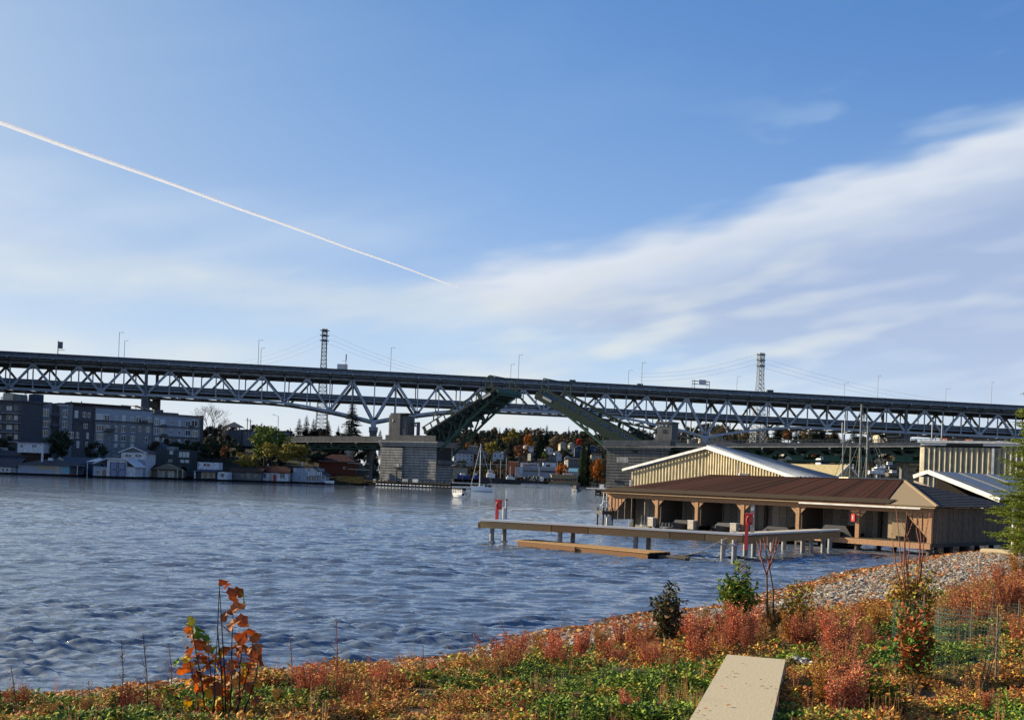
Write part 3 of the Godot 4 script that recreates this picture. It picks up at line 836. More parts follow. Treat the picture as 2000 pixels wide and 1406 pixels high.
func bridge_pier_right() -> void:
	var X := func(u: float, v := 900.0) -> float: return hit(ub, u, v).x
	var Y := func(u: float, v: float) -> float: return hit(ub, u, v).y
	var o := thing("bridge_pier", "dark banded concrete pier of the right bascule leaf behind the yellow gable", "bridge pier", ub)
	var top: float = Y.call(1240, 879)
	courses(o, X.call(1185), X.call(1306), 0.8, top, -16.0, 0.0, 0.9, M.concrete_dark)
	for i in 2:
		bx(o, "cornice", M.concrete_dark, Vector3((X.call(1180) + X.call(1310)) / 2, top + 0.25 + i * 0.62, -8.0), Vector3(X.call(1310) - X.call(1180) + i * 0.5, 0.48, 17.0 + i * 0.5))
		bx(o, "cornice_gap", M.joint_dark, Vector3((X.call(1180) + X.call(1310)) / 2, top + 0.56 + i * 0.62, -8.0), Vector3(X.call(1310) - X.call(1180) - 0.3, 0.2, 16.2))
	var p0 := top + 1.26
	bx(o, "parapet", M.steel_deck, Vector3((X.call(1178) + X.call(1310)) / 2, p0 + 0.85, 0.15), Vector3(X.call(1310) - X.call(1178), 1.7, 0.5))
	bx(o, "roadway", M.asphalt, Vector3((X.call(1178) + X.call(1310)) / 2, p0 + 0.15, -8.4), Vector3(X.call(1310) - X.call(1178), 0.3, 16.0))
	for s in [[1208, 938, 1.9, 0.14, 0.0], [1208, 942, 1.9, 0.14, 0.0], [1203, 940, 0.14, 0.75, 0.0], [1213.5, 940, 0.14, 0.75, 0.0]]:
		bx(o, "hatch_frame", M.joint_dark, Vector3(X.call(s[0]), Y.call(s[0], s[1]), 0.1), Vector3(s[2], s[3], 0.14))
	bx(o, "patch", M.concrete, Vector3(X.call(1216), Y.call(1216, 898), 0.03), Vector3(4.0, 1.6, 0.06))
	var t := thing("bridge_tower", "dark operator's tower with a flared foot on the right bascule pier", "bridge tower", ub)
	var y0: float = p0 + 0.32; var y1: float = Y.call(1295, 826)
	bx(t, "wall", M.concrete_dark, Vector3((X.call(1281) + X.call(1310)) / 2, (y0 + y1) / 2, -2.6), Vector3(X.call(1310) - X.call(1281), y1 - y0, 4.8))
	bx(t, "roof", M.concrete_dark, Vector3((X.call(1281) + X.call(1310)) / 2, y1 + 0.2, -2.6), Vector3(X.call(1310) - X.call(1281) + 0.4, 0.4, 5.2))
	for s in [1286, 1291, 1299]: bx(t, "window", M.galvanised, Vector3(X.call(s), Y.call(s, 831), -0.16), Vector3(0.5, 0.6, 0.1))
	bx(t, "window", M.glass_dark, Vector3(X.call(1295), Y.call(1295, 842), -0.16), Vector3(0.9, 1.2, 0.1))
	var g := Geo.new()
	g.prism([Vector2(X.call(1268), y0), Vector2(X.call(1281), y0), Vector2(X.call(1281), y0 + 4.6), Vector2(X.call(1276), y0 + 1.8)], -3.6, -1.0)
	put(t, "flared_foot", g.mesh(), M.concrete_dark)
	bx(t, "floodlight", M.white_paint, Vector3(X.call(1304), y0 + 0.4, -0.1), Vector3(0.4, 0.4, 0.3))
	var fo := hit(ub, 1164, 964, 8.0)
	fender(ub * Transform3D(Basis(), Vector3(0, 0, 5.0)), fo.x, X.call(1300), 2.4, "white-railed timber fender at the foot of the right bridge pier")
	var k := 0
	for s in [[1175.5, 951, 9.5, 1.5], [1188.5, 958, 9.0, 1.3]]:
		var a := hit(ub, s[0], s[1], 8.6)
		var w: float = s[2] * 0.155
		var sg := thing("notice_board", ["taller white notice board on the right pier fender, on dark legs", "lower white notice board beside the brown boat shed post"][k], "sign", ub * Transform3D(Basis(), a))
		bx(sg, "panel", M.white_paint, Vector3.ZERO, Vector3(w, s[3], 0.1))
		for e in [-0.4, 0.4]: bx(sg, "post", M.timber_black, Vector3(w * e, -1.0, -0.1), Vector3(0.14, 2.8, 0.1))
		k += 1
	br(o, "fender_rail", M.white_paint, Vector3(X.call(1173), 2.0, 8.7), Vector3(X.call(1215), 2.0, 8.7), 0.2, 0.25)

func viaduct(line: Array, left: bool) -> void:
	var o := thing("approach_viaduct", "left approach of the green bridge above the float homes" if left else "long right approach of the green bridge with dark railing and arched girder", "viaduct", ub)
	var pts := []
	for p in line:
		pts.append(hit(ub, p[0], p[1]))
	var deep := 4.4 if left else 5.9
	var dn := func(p: Vector3, d: float, z: float) -> Vector3: return Vector3(p.x, p.y - d, z)
	var panel := 9.6
	for i in pts.size() - 1:
		var a: Vector3 = pts[i]; var b: Vector3 = pts[i + 1]
		if left:
			br(o, "parapet", M.concrete_dark, dn.call(a, 0.9, 0), dn.call(b, 0.9, 0), 0.4, 1.8)
		else:
			br(o, "handrail", M.steel_deck, dn.call(a, 0.06, 0), dn.call(b, 0.06, 0), 0.14, 0.14)
			br(o, "handrail", M.steel_deck, dn.call(a, 0.5, 0), dn.call(b, 0.5, 0), 0.08, 0.1)
			br(o, "parapet", M.steel_deck, dn.call(a, 1.45, 0), dn.call(b, 1.45, 0), 0.4, 1.1)
			var k := int(a.distance_to(b) / 1.2)
			for j in k: bx(o, "rail_post", M.steel_deck, dn.call(a.lerp(b, float(j) / k), 0.45, 0), Vector3(0.13, 0.9, 0.13))
		br(o, "far_parapet", M.concrete_dark, dn.call(a, 1.1, -16), dn.call(b, 1.1, -16), 0.4, 1.5)
		br(o, "roadway", M.asphalt, dn.call(a, 2.0, -8), dn.call(b, 2.0, -8), 15.6, 0.5)
		br(o, "ledge", M.concrete, dn.call(a, 2.05, 0.1), dn.call(b, 2.05, 0.1), 0.7, 0.3)
	# the girders below, panel by panel
	var x0: float = pts[0].x; var x1: float = pts[-1].x
	var k := int((x1 - x0) / panel)
	var ya := func(x: float) -> float:
		for i in pts.size() - 1:
			if x <= pts[i + 1].x or i == pts.size() - 2: return lerpf(pts[i].y, pts[i + 1].y, (x - pts[i].x) / (pts[i + 1].x - pts[i].x))
		return 0.0
	for z in [-2.2, -13.8]:
		br(o, "top_flange", M.green_steel, Vector3(x0, ya.call(x0) - 2.75, z), Vector3(x1, ya.call(x1) - 2.75, z), 0.7, 0.8)
		br(o, "bottom_flange", M.green_bright, Vector3(x0, ya.call(x0) - deep, z), Vector3(x1, ya.call(x1) - deep, z), 0.7, 0.42)
		for i in k + 1:
			var x := lerpf(x0, x1, float(i) / k)
			var y: float = ya.call(x)
			bx(o, "post", M.green_bright, Vector3(x, y - (deep + 2.8) / 2, z), Vector3(0.7, deep - 2.8, 0.5))
			bx(o, "gusset_plate", M.green_bright, Vector3(x, y - deep + 0.85, z), Vector3(2.8 if i % 2 else 4.6, 1.5, 0.42))
			if i < k:
				var x2 := lerpf(x0, x1, float(i + 1) / k)
				for e in [[x + 1.2, x + 3.9], [x2 - 1.2, x2 - 3.9]]:
					br(o, "diagonal", M.green_bright, Vector3(e[0], y - deep + 0.9, z), Vector3(e[1], y - 3.0, z), 0.4, 0.7)
				bx(o, "web_plate", M.green_steel, Vector3((x + x2) / 2, y - 3.45, z), Vector3(3.6, 0.9, 0.3))
	for i in k + 1:
		var x := lerpf(x0, x1, float(i) / k)
		br(o, "cross_beam", M.green_steel, Vector3(x, ya.call(x) - 3.1, 0), Vector3(x, ya.call(x) - 3.1, -16), 0.6, 1.3)
		bx(o, "ledge_bracket", M.concrete, Vector3(x, ya.call(x) - 2.4, 0.15), Vector3(0.5, 0.6, 0.5))

func leaf_span(called: String, label: String, foot: Array, tip: Array, fas: float, rail: float, gap: float, kick: float) -> void:
	var a := hit(ub, foot[0], foot[1]); var b := hit(ub, tip[0], tip[1])
	var along := Vector3(b.x - a.x, b.y - a.y, 0)
	var l := along.length()
	along /= l
	# local x runs up the leaf, y is square to the roadway, z towards the near edge
	var s := signf(along.x)
	var y := Vector3(-along.y, along.x, 0) * s
	var f := ub * Transform3D(Basis(along, y, Vector3(0, 0, s)), Vector3(a.x, a.y, 0))
	f.basis = ub.basis * Basis(along, y, along.cross(y))
	var o := thing(called, label, "bascule leaf", f)
	var Z := func(z: float) -> float: return z * s
	var w := 15.0
	bx(o, "roadway", M.steel_deck, Vector3(l / 2, -0.25, Z.call(-w / 2)), Vector3(l, 0.4, w - 0.8))
	for z in [0.0, -w]:
		bx(o, "fascia", M.green_fascia, Vector3(l / 2, kick - fas / 2, Z.call(z)), Vector3(l, fas + kick, 0.35))
		bx(o, "handrail", M.green_fascia, Vector3(l * 0.49, kick + gap + rail / 2, Z.call(z)), Vector3(l * 0.98, rail, 0.25))
		var k := 10
		for i in k + 1:
			var wide := 1.1 if i % 2 == 0 else 0.4
			bx(o, "rail_post", M.green_fascia, Vector3(lerpf(0.8, l - 1.2, float(i) / k), kick + gap / 2, Z.call(z)), Vector3(wide, gap + 0.1, 0.24))
		if s < 0 and z == 0.0:
			for i in 30: bx(o, "baluster", M.green_steel, Vector3(lerpf(2.0, l - 9.0, i / 29.0), kick + gap / 2, Z.call(z)), Vector3(0.22, gap + 0.05, 0.2), Basis(Vector3.BACK, 0.5 if i % 2 else -0.4))
	# trusses under the roadway
	var n := 6
	for z in [-2.6, -12.4]:
		var dep := func(k: float) -> float: return 1.2 + 7.0 * pow(1.0 - k, 1.35)
		for i in n:
			var k0 := float(i) / n; var k1 := float(i + 1) / n
			var p0 := Vector3(k0 * l, -dep.call(k0), Z.call(z)); var p1 := Vector3(k1 * l, -dep.call(k1), Z.call(z))
			br(o, "bottom_chord", M.green_bright, p0, p1, 0.7, 0.62)
			br(o, "vertical", M.green_steel, Vector3(k1 * l, -0.7, Z.call(z)), p1, 0.4, 0.45)
			if i < n - 1:
				br(o, "diagonal", M.green_steel, p0, Vector3(k1 * l, -0.8, Z.call(z)), 0.4, 0.45)
				bx(o, "gusset_plate", M.green_bright, p1 + Vector3(0, 0.35, 0), Vector3(1.5, 1.1, 0.5))
		br(o, "top_chord", M.green_steel, Vector3(0, -0.85, Z.call(z)), Vector3(l, -0.85, Z.call(z)), 0.5, 0.5)
		br(o, "rear_arm", M.green_steel, Vector3(0, -1.0, Z.call(z)), Vector3(-5.0, -6.5, Z.call(z)), 0.8, 0.8)
		br(o, "rear_arm", M.green_steel, Vector3(0, -8.2, Z.call(z)), Vector3(-5.0, -6.5, Z.call(z)), 0.8, 0.8)
	for i in n * 2 + 1:
		var k0 := float(i) / (n * 2)
		var dd := 0.9 + (1.1 if i % 2 == 0 else 0.3)
		bx(o, "cross_beam", M.green_steel, Vector3(clampf(k0 * l, 0.4, l - 0.3), -0.5 - dd / 2, Z.call(-w / 2)), Vector3(0.4, dd, w - 1.2))
		if i % 2 == 0 and i > 0:
			for z in [[-2.6, 0.0], [-12.4, -w]]:
				br(o, "side_bracket", M.green_steel, Vector3(k0 * l - 0.3, -1.9, Z.call(z[0])), Vector3(k0 * l - 0.3, -0.9, Z.call(z[1])), 0.3, 0.4)
	for z in [-5.0, -7.5, -10.0]:
		bx(o, "stringer", M.green_steel, Vector3(l / 2, -0.75, Z.call(z)), Vector3(l, 0.6, 0.3))
	bx(o, "tip_girder", M.green_bright, Vector3(l - 0.1, -0.8, Z.call(-w / 2)), Vector3(0.45, 1.7, w + 0.3))
	bx(o, "name_plate", M.galvanised, Vector3(l - 4.6, -0.55, Z.call(0.2)), Vector3(3.6, 0.75, 0.12))
	bx(o, "counterweight", M.concrete_dark, Vector3(-5.5, -5.0, Z.call(-w / 2)), Vector3(3.5, 5.0, 9.0))
	# the tall hoops that carry the trolley wires
	for q in [[l * 0.985, 5.0, 3.4], [l * 0.24, 4.4, 2.6]]:
		var h: float = q[1]
		for z in [0.0, -w]:
			br(o, "hoop_post", M.green_steel, Vector3(q[0] - q[2], kick + gap, Z.call(z)), Vector3(q[0] - q[2] * 0.5, h, Z.call(z)), 0.3, 0.3)
			br(o, "hoop_post", M.green_steel, Vector3(q[0] - 0.5, kick + gap, Z.call(z)), Vector3(q[0] + 0.3, h, Z.call(z)), 0.3, 0.3)
			br(o, "hoop_beam", M.green_steel, Vector3(q[0] - q[2] * 0.5, h, Z.call(z)), Vector3(q[0] + 0.3, h, Z.call(z)), 0.3, 0.35)
		if q[0] > l * 0.5:
			br(o, "hoop_beam", M.green_steel, Vector3(q[0], h, Z.call(0)), Vector3(q[0], h, Z.call(-w)), 0.25, 0.3)

var sf: Transform3D
func make_sheds() -> void:
	sf = frame(Vector3(9.8, 0, -107.0), Vector3(0.666, 0, 0.746))
	brown_shed()
	yellow_shed()
	tall_building()
	blue_roof_shed()
	small_gable()

func sheet(o: Node3D, called: String, m: Material, q: Array, k: int, alt: Material, thick := 0.06) -> void:   # a roof plane of k strips between its lower edge q0-q1 and upper edge q3-q2
	for i in k:
		var g := Geo.new()
		var a := float(i) / k; var b := (i + 1.0) / k - 0.06 / k
		var p0: Vector3 = q[0].lerp(q[1], a); var p1: Vector3 = q[0].lerp(q[1], b); var p2: Vector3 = q[3].lerp(q[2], b); var p3: Vector3 = q[3].lerp(q[2], a)
		var nn := (p2 - p0).cross(p3 - p1).normalized()
		if nn.y < 0: nn = -nn
		var lift := nn * (thick + R(0, 0.03))
		var dn := -nn * 0.02
		g.quad(p0 + lift, p1 + lift, p2 + lift, p3 + lift)
		g.quad(p0 + dn, p3 + dn, p2 + dn, p1 + dn)
		g.quad(p0 + dn, p1 + dn, p1 + lift, p0 + lift)
		g.quad(p1 + dn, p2 + dn, p2 + lift, p1 + lift)
		g.quad(p2 + dn, p3 + dn, p3 + lift, p2 + lift)
		g.quad(p3 + dn, p0 + dn, p0 + lift, p3 + lift)
		put(o, called, g.mesh(), alt if rng.randf() < 0.35 else m)

func brown_shed() -> void:
	var o := thing("boat_shed", "long open-fronted boat shed on posts with a rust-brown roof", "boat shed", sf)
	var L := hit(sf, 1822, 1020).x
	var D := 13.5
	var ye := (hit(sf, 1195, 964).y + hit(sf, 1820, 991).y) / 2      # underside of the eave
	var yf := hit(sf, 1815, 1062).y
	var rz := -6.6
	var yr := hit(sf, 1560, 934, rz).y
	var r0 := hit(sf, 1385, 930, rz).x; var r1 := hit(sf, 1768, 937, rz).x
	var xs := []
	for s in [[1193, 1000], [1284, 1005], [1362, 1008], [1452, 1010], [1560, 1012], [1677, 1015]]: xs.append(hit(sf, s[0], s[1]).x)
	xs.append(L - 0.15)
	# posts, beam, braces
	for i in xs.size():
		var x: float = xs[i]
		bx(o, "post", M.cedar, Vector3(x, (ye + yf) / 2 - 0.3 + 0.15, 0), Vector3(0.34, ye - yf - 0.3, 0.3))
		tb(o, "pile", M.timber_grey, Vector3(x, -1.5, 0), Vector3(x, yf - 0.02, 0), 0.24)
		for s in [-1, 1]:
			if (i == 0 and s < 0) or (i == xs.size() - 1 and s > 0): continue
			var wide := 1.9 if i == 0 or i == xs.size() - 1 else 0.62
			var g := Geo.new()
			var p := [Vector2(0, -wide), Vector2(wide, 0), Vector2(0, 0)] if s > 0 else [Vector2(0, -wide), Vector2(0, 0), Vector2(-wide, 0)]
			g.prism(p, -0.07, 0.07)
			put(o, "brace_board", g.mesh(), M.cedar, Transform3D(Basis(), Vector3(x + s * 0.16, ye - 0.43, 0.02)))
			if wide > 1.5:
				for j in 4: br(o, "brace_batten", M.cedar_dark, Vector3(x + s * (0.2 + j * 0.42), ye - 0.5 - (1.7 - j * 0.42), 0.1), Vector3(x + s * (0.2 + j * 0.42), ye - 0.46, 0.1), 0.03, 0.05)
	br(o, "front_beam", M.cedar, Vector3(-0.2, ye - 0.2, 0.05), Vector3(L + 0.1, ye - 0.2, 0.05), 0.16, 0.44)
	br(o, "fascia", M.cedar_pale, Vector3(-0.5, ye + 0.08, 0.62), Vector3(L + 0.5, ye + 0.08, 0.62), 0.06, 0.16)
	br(o, "gutter", M.white_paint, Vector3(xs[4] + 0.5, ye - 0.05, 0.74), Vector3(L - 0.6, ye - 0.05, 0.74), 0.14, 0.12)
	# roof
	var e0 := Vector3(-0.7, ye + 0.12, 0.7); var e1 := Vector3(L + 0.7, ye + 0.12, 0.7)
	var e2 := Vector3(L + 0.7, ye + 0.12, -D - 0.5); var e3 := Vector3(-0.7, ye + 0.12, -D - 0.5)
	var ra := Vector3(r0, yr, rz); var rb := Vector3(r1, yr, rz)
	# the front slope ends in bare boarding short of the right hip
	var cut0 := hit(sf, 1729, 987, 0.7).x
	sheet(o, "roof_sheet", M.rust_roof, [e0, Vector3(cut0, e0.y, 0.7), rb - Vector3(0.15, 0, 0), ra], 46, M.rust_roof_dark)
	var band_n := 0.17
	var lo := Geo.new()
	var sl := (yr - e0.y) / (0.7 - rz)
	lo.quad(e0 + Vector3(0, 0.11, 0), Vector3(cut0 + 0.3, e0.y + 0.11, 0.7), Vector3(cut0 + 0.3, e0.y + 0.11 + sl * 1.25, -0.55), e0 + Vector3(0.55, 0.11 + sl * 1.25, -1.25))
	put(o, "mossy_edge", lo.mesh(), M.mossy_roof)
	var g := Geo.new()
	g.tri(Vector3(cut0, e0.y + 0.03, 0.7), e1 + Vector3(0, 0.03, 0), rb + Vector3(0, 0.03, 0))
	put(o, "bare_roof_board", g.mesh(), M.plywood)
	g = Geo.new()
	g.tri(e1, e2, rb); g.quad(e2, e3, ra, rb); g.tri(e3, e0, ra); g.quad(e0, e1, rb, ra)
	put(o, "roof_deck", g.mesh(), M.grey_shingle)
	br(o, "hip_cap", M.cedar_pale, rb + Vector3(0, 0.08, 0), e1 + Vector3(0, 0.08, 0), 0.2, 0.07)
	br(o, "ridge_cap", M.rust_roof_dark, ra + Vector3(0, 0.08, 0), rb + Vector3(0, 0.08, 0), 0.3, 0.08)
	var rows := 16
	for i in rows:   # shingle courses of the right hip
		var a := float(i) / rows
		var p0 := e1.lerp(rb, a); var p1 := e2.lerp(rb, a); var p2 := e1.lerp(rb, a + 1.0 / rows); var p3 := e2.lerp(rb, a + 1.0 / rows)
		g = Geo.new()
		var up := Vector3(0.02, 0.07, 0)
		g.quad(p0 + up, p1 + up, p3 + up * 0.4, p2 + up * 0.4)
		g.quad(p0, p1, p1 + up, p0 + up)
		put(o, "shingle_course", g.mesh(), M.grey_shingle)
	# walls
	var bw := -D + 0.3
	var n := 44
	for i in n:
		var x := lerpf(-0.1, L - 0.1, (i + 0.5) / n)
		var m: Material = [M.board_pale, M.board_grey, M.board_white][(i * 7 + i / 5) % 3]
		bx(o, "back_board", m, Vector3(x, (ye + 0.4) / 2 + 0.2 + R(-0.02, 0.02), -3.6), Vector3(L / n - 0.05, ye - 0.2, 0.08))
	for i in [0, 1, 2, 4]:
		var x: float = xs[i]
		if i == 0:
			for j in 12: bx(o, "side_board", M.board_grey, Vector3(x, (ye + yf) / 2 + 0.1, -0.5 - j), Vector3(0.08, ye - yf, 0.94))
		else:
			bx(o, "partition", M.board_dark, Vector3(x, (ye + yf) / 2, -2.0), Vector3(0.08, ye - yf - 0.2, 3.0))
	for i in xs.size():
		for z in [-3.4, -6.0, -D + 0.4]: bx(o, "inner_post", M.timber_grey, Vector3(xs[i], ye / 2 - 0.6, z), Vector3(0.26, ye + 0.8, 0.26))
		br(o, "rafter_tie", M.timber_grey, Vector3(xs[i], ye - 0.1, 0), Vector3(xs[i], ye - 0.1, -D + 0.3), 0.16, 0.24)
	# right end wall of upright boards
	n = 30
	for i in n:
		bx(o, "end_board", M.brown_board if i % 5 else M.brown_board_dark, Vector3(L, (ye + yf) / 2, lerpf(-0.2, -D + 0.2, (i + 0.5) / n)), Vector3(0.08 + 0.02 * (i % 2), ye - yf, (D - 0.4) / n - 0.03))
	br(o, "sill_beam", M.timber_grey, Vector3(L + 0.03, yf - 0.12, 0), Vector3(L + 0.03, yf - 0.12, -D), 0.25, 0.28)
	for i in 5: tb(o, "pile", M.timber_black, Vector3(L - 0.1, -1, -2.6 * (i + 1)), Vector3(L - 0.1, yf - 0.26, -2.6 * (i + 1)), 0.2)
	# walkway along the right bays, and the back walkway
	br(o, "walkway_beam", M.cedar, Vector3(xs[5] - 4.6, yf - 0.2, 0.35), Vector3(L + 0.1, yf - 0.2, 0.35), 0.18, 0.42)
	for i in 30: bx(o, "walkway_plank", M.timber_grey, Vector3(lerpf(xs[5] - 4.5, L - 0.1, (i + 0.5) / 30), yf + 0.02, -0.9), Vector3(0.32, 0.06, 2.4))
	bx(o, "back_walkway", M.timber_grey, Vector3(L / 2, yf + 0.0, -5.4), Vector3(L - 0.4, 0.14, 1.4))
	for i in 4: bx(o, "finger_float", M.timber_grey, Vector3(xs[i + 1] + 0.5, 0.42, -2.0), Vector3(0.9, 0.3, 4.6))
	bx(o, "door_frame", M.cedar_pale, Vector3(hit(sf, 1737, 1010).x, (ye + yf) / 2, -0.6), Vector3(0.7, ye - yf - 0.4, 0.12))
	bx(o, "plywood_panel", M.plywood, Vector3(hit(sf, 1752, 1000).x, ye - 1.35, -0.4), Vector3(1.1, 1.9, 0.08))
	bx(o, "downpipe", M.white_paint, Vector3(xs[3] + 0.75, (ye + yf) / 2 + 0.4, -0.3), Vector3(0.22, ye - yf - 0.9, 0.2))
	for i in 11: bx(o, "white_slat", M.white_paint, Vector3(xs[0] + 1.1 + i * 0.4, 0.9, -3.4), Vector3(0.16, 1.1, 0.06))
	bx(o, "inner_window", M.glass_dark, Vector3(xs[4] - 1.6, ye - 1.5, -3.52), Vector3(0.9, 0.8, 0.06))
	# boats and gear inside
	var names := ["dark covered runabout in the second bay of the brown boat shed", "black boat under a grey tarp in the third bay of the boat shed", "dark launch behind the red life ring post in the shed", "large dark-covered boat in the fifth bay of the boat shed"]
	for i in 4:
		var b := thing("moored_boat", names[i], "boat", sf * Transform3D(Basis(), Vector3((xs[i + 1] + xs[i + 2]) / 2 + 0.35, 0.0, -1.2)))
		hull(b, 4.4 if i < 3 else 4.9, 1.9, 0.95 if i != 3 else 1.2, M.hull_dark)
		var g2 := Geo.new()
		var hh := 0.5 if i < 3 else 0.95
		g2.prism([Vector2(-1.6, 0.9), Vector2(1.7, 0.9), Vector2(1.0, 0.9 + hh), Vector2(-0.9, 0.9 + hh)], -0.7, 0.7)
		put(b, "cover", g2.mesh(), M.tarp_grey if i == 1 else M.hull_dark)
	var k := 0
	for x in [xs[1] - 0.2, xs[2] - 0.15, xs[3] - 0.5]:
		var b := thing("power_box", ["pale dock box at the foot of the second shed post", "pale dock box at the foot of the third shed post", "pale dock box at the post behind the red life ring"][k], "dock box", sf * Transform3D(Basis(), Vector3(x, 0.7, 0.5)))
		bx(b, "body", M.board_white, Vector3(0, 0.35, 0), Vector3(0.65, 0.75, 0.5))
		bx(b, "lid", M.white_paint, Vector3(0, 0.76, 0), Vector3(0.7, 0.07, 0.55))
		k += 1
	var rx := hit(sf, 1671, 1011).x
	var e := thing("fire_cabinet", "red fire extinguisher cabinet with a white mark on a shed post", "fire cabinet", sf * Transform3D(Basis(), Vector3(rx, hit(sf, 1671, 1011).y, 0.25)))
	bx(e, "box", M.red_paint, Vector3.ZERO, Vector3(0.32, 0.6, 0.2))
	bx(e, "mark", M.white_paint, Vector3(0, 0, 0.105), Vector3(0.08, 0.3, 0.012))
	# a workbench frame and chairs by the door
	var wb := thing("work_frame", "dark tubular frame standing on the walkway inside the shed door", "frame", sf * Transform3D(Basis(), Vector3(hit(sf, 1720, 1040).x, yf + 0.05, -2.2)))
	for s in [[-0.5, -0.3], [0.5, -0.3], [-0.5, 0.3], [0.5, 0.3]]: br(wb, "leg", M.cable, Vector3(s[0], 0, s[1]), Vector3(s[0], 1.1, s[1]), 0.05, 0.05)
	bx(wb, "top", M.cable, Vector3(0, 1.1, 0), Vector3(1.2, 0.08, 0.8))
	# white fishing skiff end and gear at the left end of the shed
	var p := at(1181, 1012, 106.0)
	var h := thing("boat_hoist", "white and black boat hoist frame at the left end of the brown shed", "boat hoist", Transform3D(Basis(Vector3.UP, 0.4), Vector3(p.x, 0, p.z)))
	for s in [[-0.5, -0.6], [0.5, -0.6], [-0.5, 0.6], [0.5, 0.6]]: br(h, "post", M.hull_dark, Vector3(s[0], -0.5, s[1]), Vector3(s[0], 2.2, s[1]), 0.16, 0.16)
	bx(h, "cradle", M.hull_dark, Vector3(0, 1.7, 0), Vector3(1.3, 0.35, 1.4))
	bx(h, "cabinet", M.white_paint, Vector3(0.1, 0.9, 0.66), Vector3(0.5, 1.0, 0.1))
	for s in [-0.25, 0.25]: br(h, "mast", M.galvanised, Vector3(s, 2.2, 0), Vector3(s * 0.6, 3.6, 0), 0.08, 0.08)
	br(h, "yoke", M.white_paint, Vector3(-0.5, 2.3, 0), Vector3(0, 2.8, 0), 0.1, 0.1)
	br(h, "yoke", M.white_paint, Vector3(0.5, 2.3, 0), Vector3(0, 2.8, 0), 0.1, 0.1)

func hull(o: Node3D, l: float, w: float, h: float, m: Material, bow := 1.0) -> void:   # along z, bow towards +z
	var g := Geo.new()
	var n := 8
	var ring := func(k: float) -> Array:
		var s := 1.0 - pow(maxf(k - 0.35, 0.0) / 0.65, 2.2)
		var z := (k - 0.5) * l * bow
		var top := h * (1.0 + 0.28 * k * k)
		return [Vector3(-w / 2 * s, top, z), Vector3(-w * 0.42 * s, 0.12, z * 0.93), Vector3(0, -0.2, z * 0.9), Vector3(w * 0.42 * s, 0.12, z * 0.93), Vector3(w / 2 * s, top, z)]
	for i in n:
		var a: Array = ring.call(float(i) / n); var b: Array = ring.call(float(i + 1) / n)
		for j in 4:
			if bow > 0: g.quad(a[j], a[j + 1], b[j + 1], b[j])
			else: g.quad(a[j + 1], a[j], b[j], b[j + 1])
		g.quad(a[0] - Vector3(0, 0.06, 0), b[0] - Vector3(0, 0.06, 0), b[4] - Vector3(0, 0.06, 0), a[4] - Vector3(0, 0.06, 0))
	var s0: Array = ring.call(0.0)
	g.tri(s0[0], s0[4], s0[2]); g.tri(s0[0], s0[2], s0[1]); g.tri(s0[2], s0[4], s0[3])
	put(o, "hull", g.mesh(), m)

func rib_wall(o: Node3D, m: Material, a: Vector3, b: Vector3, low: float, top: Callable, step := 0.5, saw := false) -> void:   # upright corrugated sheets from a to b
	var l := a.distance_to(b)
	var k := int(l / step)
	var x := (b - a).normalized()
	var z := x.cross(Vector3.UP)
	var back := Geo.new()
	for i in k:
		var t0 := float(i) / k; var t1 := (i + 1.0) / k
		var p0 := a.lerp(b, t0); var p1 := a.lerp(b, t1)
		var y0: float = top.call(t0); var y1: float = top.call(t1)
		var g := Geo.new()
		var s := (p1 - p0)
		var q := [p0, p0 + s * 0.2 + z * 0.15, p0 + s * 0.5 + z * 0.15, p0 + s * 0.7, p1]
		if saw: q = [p0, p0 + s * 0.3 + z * 0.10, p0 + s * 0.72 + z * 0.235, p0 + s * 0.82 + z * 0.235, p1]
		for j in 4:
			var ya := lerpf(y0, y1, [0, 0.2, 0.5, 0.7, 1.0][j]); var yb := lerpf(y0, y1, [0, 0.2, 0.5, 0.7, 1.0][j + 1])
			g.quad(Vector3(q[j].x, low, q[j].z), Vector3(q[j + 1].x, low, q[j + 1].z), Vector3(q[j + 1].x, yb, q[j + 1].z), Vector3(q[j].x, ya, q[j].z))
		put(o, "wall_sheet", g.mesh(), m)
		var w := z * -0.05
		back.quad(Vector3(p0.x, low, p0.z) + w, Vector3(p1.x, low, p1.z) + w, Vector3(p1.x, y1, p1.z) + w, Vector3(p0.x, y0, p0.z) + w)
	put(o, "wall_lining", back.mesh(), M.board_dark)

